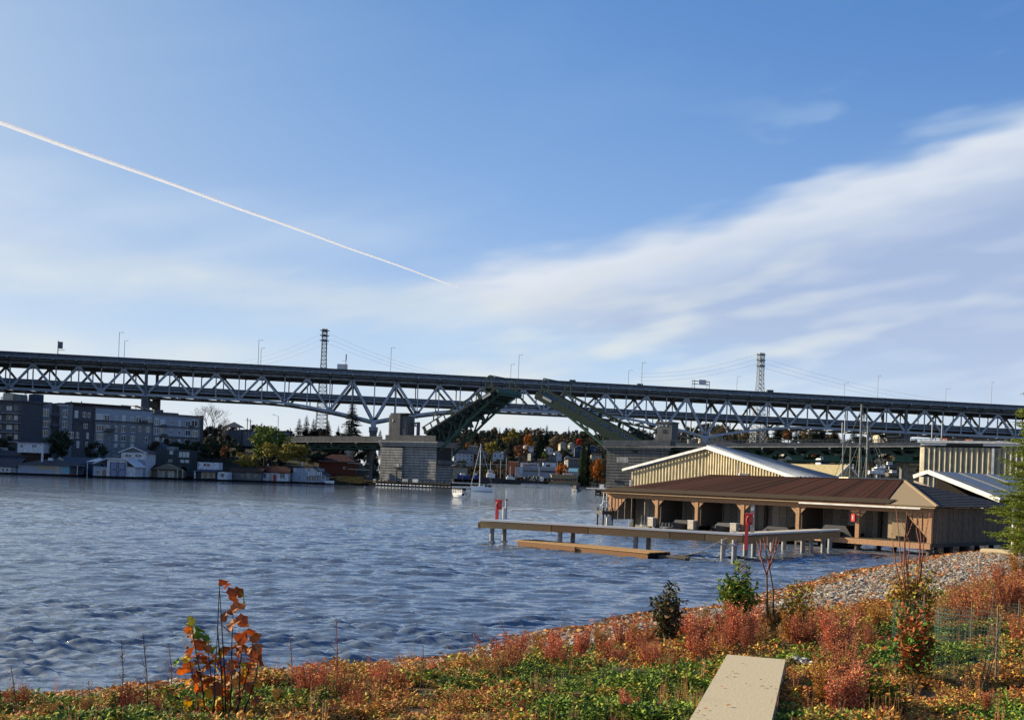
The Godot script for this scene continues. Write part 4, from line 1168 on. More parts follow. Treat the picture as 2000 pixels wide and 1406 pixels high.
func yellow_shed() -> void:
	# front wall in two faces that meet under the peak; plan points from sight lines and distance
	var pk := at(1385, 875, 119.0)
	var lf := at(1235, 919, 128.5)
	var rt := at(1552, 932.5, 105.0)
	var o := thing("yellow_shed", "cream yellow corrugated gabled boat house with white fascia and blue metal roof", "boat house")
	var a := Vector3(lf.x, 0, lf.z); var p := Vector3(pk.x, 0, pk.z); var b := Vector3(rt.x, 0, rt.z)
	rib_wall(o, M.yellow_sheet, a, p, 0.5, func(t): return lerpf(lf.y, pk.y, t) - 0.1)
	rib_wall(o, M.yellow_sheet, p, b, 0.5, func(t): return lerpf(pk.y, rt.y, t) - 0.1)
	# roof: ridge runs back from the peak; the right plane fans out behind the slanting front
	var back := Vector3(0.746, 0, -0.666)
	var nl := Vector3(-0.62, 0, 0.3)
	var ea := at(1222, 918, 129.4) + Vector3(0, 0.0, 0.0)
	var eb := rt + (rt - pk) * 0.06
	var ridge_b := at(1398, 872.6, 121.5)
	var far := at(1642, 936, 124.0)
	var up := Vector3(0, 0.12, 0)
	var front := Vector3(-0.35, 0, 0.5)
	sheet(o, "roof_sheet", M.blue_roof, [eb + front + up, far + up, ridge_b + up, pk + front + up], 1, M.blue_roof)
	var n := 11
	for i in n:
		var t := (i + 0.5) / n
		br(o, "roof_seam", M.blue_seam, (eb + front).lerp(far, t) + up * 1.9, (pk + front).lerp(ridge_b, t) + up * 1.9, 0.16, 0.14)
	var lb := ea + back * 3.0
	sheet(o, "roof_sheet", M.blue_roof, [ea + up + front, pk + front + up, ridge_b + up, lb + up], 6, M.blue_roof)
	br(o, "fascia_board", M.white_paint, ea + front * 1.3, pk + front * 1.3, 0.1, 0.26)
	br(o, "fascia_board", M.white_paint, pk + front * 1.3, eb + front * 1.3, 0.1, 0.24)
	rib_wall(o, M.yellow_sheet, Vector3(lb.x, 0, lb.z), a, 0.5, func(t): return lerpf(lb.y, lf.y, t) - 0.15)
	bx(o, "back_wall", M.yellow_sheet, Vector3((lb.x + far.x) / 2, 2.6, (lb.z + far.z) / 2 + 0.4), Vector3(Vector2(lb.x - far.x, lb.z - far.z).length(), 4.2, 0.2), Basis(Vector3.UP, -atan2(far.z - lb.z, far.x - lb.x)))
	bx(o, "corner_trim", M.white_paint, a + Vector3(-0.1, 2.6, 0.1), Vector3(0.25, 4.8, 0.25))
	# small radar dome and aerial in front of the wall
	var q := at(1450, 927, 112.0)
	var d := thing("radar_mast", "white radar scanner on a short mast before the yellow wall", "radar", Transform3D(Basis(), q))
	tb(d, "mast", M.galvanised, Vector3(-0.5, -4.0, 0), Vector3(-0.5, 1.2, 0), 0.05)
	bx(d, "scanner", M.white_paint, Vector3(0.15, 0, 0), Vector3(0.95, 0.26, 0.5))
	bx(d, "base", M.white_paint, Vector3(0.1, -0.25, 0), Vector3(0.6, 0.2, 0.5))

func tall_building() -> void:
	var f := frame(Vector3(at(1799, 900, 134.0).x, 0, -134.0), Vector3(0.85, 0, 0.527))
	var o := thing("metal_building", "tall tan corrugated metal building with white eaves at the right edge", "warehouse", f)
	var y1 := hit(f, 1850, 874).y; var y2 := hit(f, 1850, 865).y
	var L := hit(f, 2140, 900).x
	rib_wall(o, M.tan_sheet, Vector3(0, 0, 0), Vector3(L, 0, 0), 1.0, func(_t): return y1, 0.6, true)
	rib_wall(o, M.tan_sheet, Vector3(0, 0, -16), Vector3(0, 0, 0), 1.0, func(_t): return y1)
	bx(o, "dark_gap", M.joint_dark, Vector3(L / 2, y1 + 0.1, -0.3), Vector3(L, 0.3, 0.3))
	for s in [[0.0, 3.0], [7.2, L]]: bx(o, "eave_panel", M.white_paint, Vector3((s[0] + s[1]) / 2, (y1 + y2) / 2 + 0.1, 0.25), Vector3(s[1] - s[0], y2 - y1 - 0.25, 0.2))
	bx(o, "open_vent", M.joint_dark, Vector3(5.1, (y1 + y2) / 2 + 0.05, 0.12), Vector3(4.2, y2 - y1 - 0.35, 0.2))
	bx(o, "eave_trim", M.white_paint, Vector3(L / 2, y2 + 0.06, 0.3), Vector3(L + 0.4, 0.14, 0.5))
	bx(o, "roof", M.galvanised, Vector3(L / 2, y2 + 0.2, -8), Vector3(L + 0.2, 0.16, 16.4))
	bx(o, "downpipe", M.white_paint, Vector3(hit(f, 1941, 900).x, (y1 + 1) / 2, 0.25), Vector3(0.28, y1 - 1, 0.2))

func blue_roof_shed() -> void:
	# low open shed whose gable looks at the lake behind the brown shed's right end
	var pk := at(1814, 923, 104.0)
	var re := at(1955, 978, 96.5)
	var le := at(1786, 932, 105.5)
	var back := Vector3(0.80, 0, -0.60)
	var o := thing("open_shed", "low open shed with a blue metal roof and white bargeboard behind the brown shed", "boat shed")
	var l := 26.0
	var up := Vector3(0, 0.1, 0)
	sheet(o, "roof_sheet", M.blue_roof, [re + up, re + back * l + up, pk + back * l + up, pk + up], 5, M.blue_roof)
	sheet(o, "roof_sheet", M.blue_roof, [le + up, pk + up, pk + back * l + up, le + back * l + up], 5, M.blue_roof)
	for i in 3:
		var t := [0.1, 0.42, 0.72][i] as float
		br(o, "roof_seam", M.steel_deck, re + back * l * t * 0.5 + up * 2, pk + back * l * t * 0.5 + up * 2, 0.12, 0.1)
	br(o, "bargeboard", M.white_paint, pk + Vector3(-0.1, 0.1, 0.15), re + Vector3(-0.1, 0.05, 0.15), 0.12, 0.42)
	br(o, "bargeboard", M.white_paint, le + Vector3(-0.1, 0.05, 0.15), pk + Vector3(-0.1, 0.1, 0.15), 0.12, 0.36)
	br(o, "lower_board", M.board_grey, le + Vector3(0, -0.4, 0.1), re + Vector3(-1.5, -0.7, 0.1), 0.1, 0.18)
	for i in 9:
		var q := pk + back * l * (i + 0.5) / 9.0
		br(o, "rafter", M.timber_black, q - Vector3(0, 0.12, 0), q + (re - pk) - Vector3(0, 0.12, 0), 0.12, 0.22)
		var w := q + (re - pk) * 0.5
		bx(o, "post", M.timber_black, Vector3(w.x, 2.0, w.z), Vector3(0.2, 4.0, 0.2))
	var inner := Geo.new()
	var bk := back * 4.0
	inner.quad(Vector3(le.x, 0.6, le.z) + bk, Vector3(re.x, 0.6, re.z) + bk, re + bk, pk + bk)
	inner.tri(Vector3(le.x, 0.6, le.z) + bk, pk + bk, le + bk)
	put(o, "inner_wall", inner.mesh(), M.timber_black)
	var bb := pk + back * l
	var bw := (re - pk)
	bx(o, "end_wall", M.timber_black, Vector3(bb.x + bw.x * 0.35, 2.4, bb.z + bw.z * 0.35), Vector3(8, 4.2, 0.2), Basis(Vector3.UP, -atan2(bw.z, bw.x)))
	# posts at the shed's right end, by the shrub
	var p := at(1981, 1050, 97.0)
	bx(o, "corner_post", M.galvanised, Vector3(p.x, 1.7, p.z), Vector3(0.3, 4.2, 0.3))

func small_gable() -> void:
	var f := frame(at(1606, 912, 168.0), Vector3(0.72, 0, -0.69))
	f.origin.y = 0
	var o := thing("yellow_hut", "small pale yellow gabled building behind the blue metal roof", "building", f)
	var y := hit(f, 1609, 908).y
	var e := y - 2.6
	bx(o, "wall", M.yellow_plain, Vector3(2.0, e / 2, -4), Vector3(9.0, e, 14))
	var g := Geo.new()
	g.prism([Vector2(-2.5, e), Vector2(6.5, e), Vector2(2.0, y - 0.1)], -11, 2.95)
	put(o, "gable", g.mesh(), M.yellow_plain)
	for s in [-1, 1]:
		br(o, "roof_plane", M.yellow_plain, Vector3(2.0 - s * 0.05, y + 0.05, -4), Vector3(2.0 + s * 5.0, e - 0.2, -4), 14.8, 0.14)
	for s in [-1, 1]: br(o, "bargeboard", M.white_paint, Vector3(2.0, y + 0.1, 3.5), Vector3(2.0 + s * 5.0, e - 0.15, 3.5), 0.1, 0.3)

func make_dock() -> void:
	var yd := 1.62
	var A := lie(938, 1017, yd); var C := lie(1452, 1046, yd); var E := lie(1640, 1037, yd)
	var f := frame(A, C - A)
	var o := thing("dock", "L-shaped timber dock on round steel piles in front of the boat shed", "dock", f)
	var L := Vector2(C.x - A.x, C.z - A.z).length()
	var w := 1.9
	var joints := [0.0, 0.295, 0.44, 0.745, 0.87, 1.0]
	for i in joints.size() - 1:
		br(o, "front_beam", M.dock_wood if i % 2 == 0 else M.dock_wood_dark, Vector3(joints[i] * L + 0.03, -0.27, 0), Vector3(joints[i + 1] * L - 0.03, -0.27, 0), 0.14, 0.46)
	br(o, "back_beam", M.dock_wood, Vector3(0, -0.32, -w), Vector3(L, -0.32, -w), 0.14, 0.5)
	br(o, "end_beam", M.dock_wood_dark, Vector3(-0.08, -0.32, 0.07), Vector3(-0.08, -0.32, -w - 0.07), 0.14, 0.46)
	var n := 48
	for i in n:
		bx(o, "deck_plank", M.deck_pale if i % 3 else M.deck_pale2, Vector3((i + 0.5) / n * (L + 0.1), 0.02 + 0.006 * (i % 2), -w / 2), Vector3(L / n - 0.02, 0.06, w + 0.3))
	br(o, "kerb_rail", M.deck_white, Vector3(0, 0.08, 0.1), Vector3(L, 0.08, 0.1), 0.16, 0.15)
	# the return arm, square to it, away to the right
	var e := f.affine_inverse() * E
	var c := Vector3(L, 0, 0)
	var dir := (e - c).normalized()
	var side := dir.cross(Vector3.UP)
	var l2 := c.distance_to(e)
	br(o, "arm_beam", M.dock_wood_dark, c + Vector3(0.1, -0.32, 0.06), e + Vector3(0, -0.27, 0), 0.14, 0.46)
	br(o, "arm_beam", M.dock_wood, c - side * w + Vector3(0, -0.27, 0), e - side * w + Vector3(0, -0.27, 0), 0.14, 0.5)
	n = 34
	for i in n:
		bx(o, "deck_plank", M.deck_pale if i % 3 else M.deck_pale2, c.lerp(e, (i + 0.5) / n) - side * w * 0.5 + Vector3(0, 0.022 + 0.006 * (i % 2), 0), Vector3(l2 / n - 0.02, 0.06, w + 0.2), Basis(dir, Vector3.UP, side))
	br(o, "kerb_rail", M.deck_white, c + Vector3(0, 0.08, 0.1), e + Vector3(0, 0.08, 0), 0.16, 0.15)
	for s in [[961, 1024], [985, 1026], [1094, 1034], [1119, 1036], [1242, 1044], [1267, 1047]]:
		var p := f.affine_inverse() * lie(s[0], s[1] + 32.0)
		var z := -0.25 if s[0] in [961, 1094, 1242] else -w + 0.25
		var x := hit(f, s[0], s[1] + 12, z).x
		tb(o, "pile", M.galvanised_bright, Vector3(x, -3.2, z), Vector3(x, -0.1, z), 0.17)
		bx(o, "pile_collar", M.galvanised, Vector3(x, -1.52, z), Vector3(0.4, 0.14, 0.4))
	for s in [[1412, 1092], [1434, 1094], [1456, 1087], [1472, 1086], [1508, 1076], [1531, 1074], [1568, 1079], [1584, 1080], [1608, 1078], [1621, 1075]]:
		var p := f.affine_inverse() * lie(s[0], s[1])
		tb(o, "pile", M.galvanised_bright, Vector3(p.x, -3.2, p.z), Vector3(p.x, -0.3, p.z), 0.17)
		bx(o, "pile_cap", M.galvanised, Vector3(p.x, -0.62, p.z), Vector3(0.4, 0.1, 0.4))
	for k in [0.03, 0.21, 0.55, 0.72, 0.97]:
		bx(o, "cleat", M.galvanised, Vector3(k * L, 0.24, -0.05), Vector3(0.5, 0.06, 0.08))
		bx(o, "cleat_foot", M.galvanised, Vector3(k * L, 0.15, -0.05), Vector3(0.14, 0.14, 0.08))
	# life ring posts, pile tops, lines
	var k := 0
	for s in [[966, 1016, 978, "red life ring post near the outer end of the dock"], [1456, 1047, 1005, "red life ring post at the corner of the dock before the shed"]]:
		var p := lie(s[0], s[1], yd + 0.05)
		var hh := (s[1] - s[2]) * (-p.z) / FOCAL as float
		var r := thing("life_ring_post", s[3], "life ring post", Transform3D(f.basis, p + f.basis * Vector3(0, 0, -0.35)))
		bx(r, "post", M.red_paint, Vector3(0, hh / 2 - (0.9 if k else 0.0) * 0.5, 0), Vector3(0.2, hh + (0.9 if k else 0.0), 0.14))
		bx(r, "cabinet", M.red_paint, Vector3(0.2, hh - 0.32, 0.06), Vector3(0.34, 0.66, 0.2))
		bx(r, "hood", M.red_paint, Vector3(0.16, hh + 0.06, 0.04), Vector3(0.55, 0.08, 0.34))
		var g := Geo.new()
		var pts := []
		for i in 13: pts.append(Vector3(0.2 + 0.16 * cos(TAU * i / 12), hh - 0.34 + 0.26 * sin(TAU * i / 12), 0.2))
		g.path(pts, 0.05, 0.05, 5)
		put(r, "ring", g.mesh(), M.red_dark)
		k += 1
	var p := lie(988, 1014, yd)
	var st := thing("power_pedestal", "slim white and grey service post beside the outer life ring", "service post", Transform3D(f.basis, p))
	tb(st, "post", M.galvanised, Vector3(0, 0, 0), Vector3(0, 1.45, 0), 0.07)
	tb(st, "post", M.white_paint, Vector3(-0.16, 0, 0.1), Vector3(-0.16, 0.85, 0.1), 0.08)
	bx(st, "cap", M.cable, Vector3(0, 1.5, 0), Vector3(0.16, 0.1, 0.16))
	var q := lie(1457, 1052, 1.3)
	st = thing("power_pedestal", "silver service cabinet with meters behind the corner life ring post", "service post", Transform3D(f.basis, q + f.basis * Vector3(0.1, 0, -1.3)))
	bx(st, "cabinet", M.galvanised_bright, Vector3(0, 1.3, 0), Vector3(0.26, 1.9, 0.2))
	bx(st, "meter", M.white_paint, Vector3(0.02, 2.0, 0.13), Vector3(0.2, 0.22, 0.08))
	bx(st, "meter", M.white_paint, Vector3(0.02, 1.55, 0.13), Vector3(0.2, 0.22, 0.08))
	# floating stage
	var ra := lie(1004, 1056, 0.35); var rb := lie(1268, 1081, 0.35)
	var rf := frame(ra, rb - ra)
	var rl := Vector2(rb.x - ra.x, rb.z - ra.z).length()
	var s := thing("floating_stage", "low wooden float with reddish planks lying beside the dock", "float", rf)
	for i in 3:
		br(s, "side_plank", M.dock_red, Vector3([0.06, 0.47, 0.03][i] * rl, -0.16 - 0.1 * (i % 2), 0.16 * (2 - i) - 0.1), Vector3([0.5, 1.0, 0.99][i] * rl, -0.16 - 0.1 * (i % 2), 0.16 * (2 - i) - 0.1), 0.14, 0.3)
	br(s, "side_plank", M.dock_red, Vector3(0, -0.1, -2.2), Vector3(rl, -0.1, -2.2), 0.12, 0.3)
	for i in 9:
		bx(s, "deck_plank", M.dock_red if i % 2 else M.dock_wood, Vector3(rl / 2, 0.02 + R(0, 0.01), -0.1 - i * 0.245), Vector3(rl, 0.06, 0.22))
	bx(s, "end_board", M.timber_black, Vector3(rl - 0.02, -0.15, -1.0), Vector3(0.1, 0.3, 2.2))
	bx(s, "buoyancy_block", M.timber_black, Vector3(rl * 0.42, -0.25, 0.0), Vector3(rl * 0.14, 0.22, 0.3))
	var la := lie(1235, 1085, 0.05); var lb := lie(1346, 1092, 0.08)
	var lg := Geo.new()
	lg.tube(la, lb, 0.2, 0.17, 9, true)
	lg.tube(la + Vector3(0.5, 0.02, 0.42), la.lerp(lb, 0.85) + Vector3(0.3, 0.0, 0.5), 0.16, 0.14, 8, true)
	tag(put(self, "drift_log", lg.mesh(), M.timber_grey), "grey log floating at the right end of the wooden float", "log")
	# mooring rope
	var ropes := Geo.new()
	var r0 := lie(1422, 1050, 1.55); var r1 := lie(1300, 1077, 0.3)
	var pts := []
	for i in 15:
		var t := i / 14.0
		var z := r0.lerp(r1, t)
		z.y -= 0.75 * sin(PI * t) * (0.4 + 0.6 * t)
		z.y = maxf(z.y, 0.12)
		pts.append(z)
	ropes.path(pts, 0.02, 0.02, 5)
	tag(put(self, "mooring_rope", ropes.mesh(), M.rope), "slack pale rope from the dock corner down to the wooden float", "rope")

var kinds := {}
func leafy(called: String, c: Color, back := 0.5) -> StandardMaterial3D:
	var m := tinted(called, 0.75, Color(c.r * back, c.g * back, c.b * back).linear_to_srgb())
	m.albedo_color = c.linear_to_srgb()
	return m
func make_tree_kinds() -> void:
	leafy("fir_dark", Color(0.022, 0.038, 0.028)); leafy("fir_green", Color(0.030, 0.052, 0.034)); leafy("fir_grey", Color(0.045, 0.06, 0.055))
	leafy("leaf_dark", Color(0.030, 0.042, 0.022)); leafy("leaf_green", Color(0.12, 0.16, 0.03)); leafy("leaf_olive", Color(0.24, 0.20, 0.04))
	leafy("leaf_yellow", Color(0.30, 0.20, 0.03)); leafy("leaf_orange", Color(0.42, 0.15, 0.022)); leafy("leaf_rust", Color(0.22, 0.10, 0.045))
	leafy("leaf_tan", Color(0.17, 0.13, 0.075)); leafy("leaf_scarlet", Color(0.42, 0.05, 0.03)); leafy("cypress", Color(0.040, 0.068, 0.030))
	for i in 4:
		kinds["fir%d" % i] = fir_mesh(100 + i, [0.17, 0.21, 0.14, 0.26][i])
		kinds["round%d" % i] = round_mesh(200 + i, [0.42, 0.5, 0.36, 0.46][i])
	kinds["column0"] = column_mesh(31)
	kinds["bare0"] = bare_mesh(51, 5); kinds["bare1"] = bare_mesh(52, 5)
	var g := Geo.new()
	g.tube(Vector3(0, -0.05, 0), Vector3(0, 0.55, 0), 0.022, 0.014, 7)
	g.tube(Vector3(0, 0.55, 0), Vector3(0, 0.93, 0), 0.014, 0.003, 6)
	kinds["trunk"] = g.mesh()
	g = Geo.new()
	g.tube(Vector3(0, -0.05, 0), Vector3(0.01, 0.3, 0), 0.035, 0.025, 7)
	for i in 5:
		var a := TAU * i / 5.0
		g.tube(Vector3(0.01, 0.26 + 0.02 * i, 0), Vector3(0.2 * cos(a), 0.62 + 0.03 * i, 0.2 * sin(a)), 0.017, 0.005, 5)
	kinds["limbs"] = g.mesh()

func shade(r: RandomNumberGenerator, lo := 0.65, hi := 1.25) -> Color:
	var k := r.randf_range(lo, hi)
	return Color(k * r.randf_range(0.92, 1.08), k, k * r.randf_range(0.9, 1.1))

func fir_mesh(sd: int, wide: float) -> ArrayMesh:
	var r := RandomNumberGenerator.new(); r.seed = sd
	var g := Geo.new()
	var y := 0.08
	while y < 0.985:
		var reach := wide * pow(1.0 - y, 0.8) * r.randf_range(0.72, 1.1) + 0.006
		var n := 7 if y < 0.7 else 5
		var off := r.randf() * TAU
		for i in n:
			var a := off + TAU * i / n + r.randf_range(-0.35, 0.35)
			var rr := reach * r.randf_range(0.6, 1.15)
			var d := Vector3(cos(a), r.randf_range(-0.42, -0.02), sin(a)).normalized()
			var side := Vector3(-sin(a), 0, cos(a))
			var k := 5
			for j in k:
				var t := (j + 0.6) / k
				g.col = shade(r)
				var o := Vector3(0, y, 0) + d * rr * t * 0.9
				for s in [-1, 1]:
					var dd: Vector3 = (d * 0.8 + side * s * 0.75 + Vector3(0, r.randf_range(-0.5, 0.1), 0)).normalized()
					g.leaf(o, dd, d.cross(dd).cross(dd).normalized(), rr * 0.42 * (1.15 - t * 0.5) + 0.008, 0.016 + rr * 0.13)
		y += 0.028 + 0.012 * (1.0 - y)
	return g.mesh()

func round_mesh(sd: int, wide: float) -> ArrayMesh:
	var r := RandomNumberGenerator.new(); r.seed = sd
	var g := Geo.new()
	for b in 17:
		var a := r.randf() * TAU
		var yy := r.randf_range(0.34, 0.9)
		var env := wide * sqrt(maxf(0.05, 1.0 - pow((yy - 0.56) / 0.46, 2)))
		var rad := env * sqrt(r.randf_range(0.1, 0.75))
		var c := Vector3(cos(a) * rad, yy, sin(a) * rad)
		var br := r.randf_range(0.09, 0.17)
		var tone := r.randf_range(0.75, 1.2)
		for i in 150:
			var q := Vector3(r.randfn(), r.randfn() * 0.85, r.randfn()).normalized()
			var o := c + q * br * pow(r.randf(), 0.4)
			g.col = shade(r, 0.7, 1.2) * tone
			var d := Vector3(r.randfn(), r.randfn(), r.randfn()).normalized()
			g.leaf(o, d, d.cross(q).normalized(), r.randf_range(0.042, 0.075), r.randf_range(0.035, 0.058))
	return g.mesh()

func column_mesh(sd: int) -> ArrayMesh:
	var r := RandomNumberGenerator.new(); r.seed = sd
	var g := Geo.new()
	for i in 1900:
		var y := r.randf_range(0.02, 1.0)
		var w := 0.115 * pow(1.0 - y, 0.55) * (0.75 + 0.25 * sin(y * 31.0 + 2.0)) * clampf(y * 9.0 + 0.45, 0, 1)
		var a := r.randf() * TAU
		var k := sqrt(r.randf_range(0.35, 1.0))
		g.col = shade(r)
		var d := Vector3(cos(a) * 0.35, 1.0, sin(a) * 0.35).normalized()
		g.leaf(Vector3(cos(a) * w * k, y - 0.03, sin(a) * w * k), d, Vector3(-sin(a), 0, cos(a)), r.randf_range(0.03, 0.055), 0.018)
	return g.mesh()

func bare_mesh(sd: int, deep: int) -> ArrayMesh:
	var r := RandomNumberGenerator.new(); r.seed = sd
	var g := Geo.new()
	for i in 4:
		var a := TAU * i / 4.0 + r.randf()
		twig(g, r, Vector3(cos(a) * 0.02, 0, sin(a) * 0.02), Vector3(cos(a) * 0.16, 1, sin(a) * 0.16).normalized(), 0.30, 0.011, deep)
	return g.mesh()
func twig(g: Geo, r: RandomNumberGenerator, o: Vector3, d: Vector3, l: float, w: float, deep: int) -> void:
	var p := o + d * l
	g.tube(o, p, w, w * 0.68, 4)
	if deep == 0: return
	for i in (3 if r.randf() < 0.45 else 2):
		var q := (d + Vector3(r.randfn(), r.randfn() * 0.5 + 0.22, r.randfn()) * 0.38).normalized()
		twig(g, r, p, q, l * r.randf_range(0.6, 0.82), w * 0.66, deep - 1)

func tree(called: String, kind: String, u: float, vb: float, vt: float, wpx: float, d: float, m: String, label: String, group := "") -> Node3D:
	var base := at(u, vb, d)
	var h := (vb - vt) * d / FOCAL
	var w := wpx * d / FOCAL
	var mesh: ArrayMesh = kinds[kind]
	var own: float = maxf(mesh.get_aabb().size.x, mesh.get_aabb().size.z)
	var o := thing(called, label, "tree", Transform3D(Basis(Vector3.UP, u * 0.7), base), group)
	var s := Vector3(w / own, h, w / own)
	if kind.begins_with("bare"):
		put(o, "branches", mesh, M[m], Transform3D(Basis.from_scale(Vector3(w / own, h / mesh.get_aabb().size.y, w / own)), Vector3.ZERO))
		return o
	put(o, "trunk", kinds["limbs" if kind.begins_with("round") else "trunk"], M.bark, Transform3D(Basis.from_scale(Vector3(h * 0.8, h, h * 0.8)), Vector3.ZERO))
	put(o, "crown", mesh, M[m], Transform3D(Basis.from_scale(s), Vector3.ZERO))
	return o

func hill_left(x: float, z: float) -> float:
	var k := -0.6 + 4.4 * smoothstep(343.0, 385.0, z) + 82.0 * smoothstep(-0.50, -0.66, x / z) * smoothstep(335.0, 400.0, z) + 10.0 * smoothstep(385.0, 470.0, z) + 9.0 * smoothstep(470.0, 800.0, z)
	return k * smoothstep(-0.118, -0.165, x / z) - 1.5 * (1.0 - smoothstep(-0.118, -0.165, x / z))
func hill_far(x: float, z: float) -> float:
	var a := x / z
	var z0 := lerpf(672.0, 215.0, smoothstep(0.092, 0.15, a))
	var k := (z - z0) / 40.0
	return clampf(k, -1, 1) * 1.6 - 0.2 + 50.0 * smoothstep(760.0, 1320.0, z) * (1.0 - 0.25 * smoothstep(0.15, 0.5, a)) + 8.0 * smoothstep(330, 700, z) * smoothstep(0.1, 0.2, a)
func make_hills() -> void:
	var patch := func(called: String, a0: float, a1: float, z0: float, z1: float, fn: Callable) -> void:
		var g := PackedVector3Array(); var n := PackedVector3Array(); var idx := PackedInt32Array()
		var na := 60; var nz := 60
		for j in nz:
			var z := z0 * pow(z1 / z0, float(j) / (nz - 1))
			for i in na:
				var x := lerpf(a0, a1, float(i) / (na - 1)) * z
				g.append(Vector3(x, fn.call(x, z), -z))
				n.append(Vector3(fn.call(x - 3, z) - fn.call(x + 3, z), 6, fn.call(x, z + 3) - fn.call(x, z - 3)).normalized())
		for j in nz - 1:
			for i in na - 1:
				var a := j * na + i
				idx.append_array([a, a + na, a + 1, a + 1, a + na, a + na + 1])
		var arr := []
		arr.resize(Mesh.ARRAY_MAX)
		arr[Mesh.ARRAY_VERTEX] = g; arr[Mesh.ARRAY_NORMAL] = n; arr[Mesh.ARRAY_INDEX] = idx
		var m := ArrayMesh.new()
		m.add_surface_from_arrays(Mesh.PRIMITIVE_TRIANGLES, arr)
		tag(put(self, called, m, M.hill_ground), "", "", "", "structure")
	patch.call("hill", -1.2, -0.07, 333.0, 2600.0, hill_left)
	patch.call("hill", -0.075, 1.3, 208.0, 2600.0, hill_far)

# a window: frame proud of the wall, pane inside; o is its middle on the wall plane
func window(p: Node3D, o: Vector3, w: float, h: float, fm: Material, gm: Material, bars := 1, b := Basis()) -> void:
	var f := bx(p, "window", fm, o + b.z * 0.03, Vector3(w, h, 0.1), b)
	for i in bars:
		var pw := (1.0 - 0.12 * (bars + 1) / bars * 1.0) / bars
		bx(f, "pane", gm, Vector3((i + 0.5) / bars - 0.5, 0, 0.32), Vector3(pw, 0.84, 0.5))

func gable_roof(p: Node3D, m: Material, x0: float, x1: float, z0: float, z1: float, e: float, top: float, over := 0.4, along_x := true, trim: Material = null) -> void:
	if along_x:
		var zm := (z0 + z1) / 2
		br(p, "roof", m, Vector3((x0 + x1) / 2, e - 0.05, z1 + over), Vector3((x0 + x1) / 2, top, zm), x1 - x0 + 2 * over, 0.16)
		br(p, "roof", m, Vector3((x0 + x1) / 2, e - 0.05, z0 - over), Vector3((x0 + x1) / 2, top, zm), x1 - x0 + 2 * over, 0.16)
	else:
		var xm := (x0 + x1) / 2
		br(p, "roof", m, Vector3(x0 - over, e - 0.1, (z0 + z1) / 2), Vector3(xm, top, (z0 + z1) / 2), z1 - z0 + 2 * over, 0.16)
		br(p, "roof", m, Vector3(x1 + over, e - 0.1, (z0 + z1) / 2), Vector3(xm, top, (z0 + z1) / 2), z1 - z0 + 2 * over, 0.16)
		if trim:
			br(p, "bargeboard", trim, Vector3(x0 - over, e - 0.1, z1 + over + 0.05), Vector3(xm, top + 0.05, z1 + over + 0.05), 0.08, 0.3)
			br(p, "bargeboard", trim, Vector3(x1 + over, e - 0.1, z1 + over + 0.05), Vector3(xm, top + 0.05, z1 + over + 0.05), 0.08, 0.3)
func gable_wall(p: Node3D, m: Material, x0: float, x1: float, z0: float, z1: float, e: float, top: float) -> void:
	var g := Geo.new()
	g.prism([Vector2(x0, e), Vector2(x1, e), Vector2((x0 + x1) / 2, top - 0.1)], z0, z1)
	put(p, "gable", g.mesh(), m)
func hip_roof(p: Node3D, m: Material, x0: float, x1: float, z0: float, z1: float, e: float, top: float, over := 0.5, inset := 0.3) -> void:
	var g := Geo.new()
	var a := Vector3(x0 - over, e, z1 + over); var b := Vector3(x1 + over, e, z1 + over); var c := Vector3(x1 + over, e, z0 - over); var d := Vector3(x0 - over, e, z0 - over)
	var r0 := Vector3(lerpf(x0, x1, inset), top, (z0 + z1) / 2); var r1 := Vector3(lerpf(x1, x0, inset), top, (z0 + z1) / 2)
	g.quad(a, b, r1, r0); g.tri(b, c, r1); g.quad(c, d, r0, r1); g.tri(d, a, r0); g.quad(a, d, c, b)
	put(p, "roof", g.mesh(), m)
func hframe(u: float, d: float, turn := 0.0) -> Transform3D:   # a frame at the sight line u, facing us
	var o := at(u, 900, d); o.y = 0
	return Transform3D(Basis(Vector3.UP, turn), o)
# walls: a box given by the pixels of its front face
func wall_px(p: Node3D, f: Transform3D, called: String, m: Material, u0: float, u1: float, v0: float, v1: float, z: float, deep: float) -> Array:
	var a := hit(f, u0, (v0 + v1) / 2, z); var b := hit(f, u1, (v0 + v1) / 2, z)
	var top := hit(f, (u0 + u1) / 2, v0, z).y; var low := hit(f, (u0 + u1) / 2, v1, z).y
	bx(p, called, m, Vector3((a.x + b.x) / 2, (top + low) / 2, z - deep / 2), Vector3(b.x - a.x, top - low, deep))
	return [a.x, b.x, low, top]
func win_px(p: Node3D, f: Transform3D, u: float, v: float, wpx: float, hpx: float, z: float, fm: Material, gm: Material, bars := 1) -> void:
	var o := hit(f, u, v, z)
	var k: float = Vector2(o.x, 0).length() * 0.0 + (hit(f, u + 1, v, z).x - o.x)
	window(p, o, wpx * k, hpx * absf(hit(f, u, v - 1, z).y - o.y), fm, gm, bars)

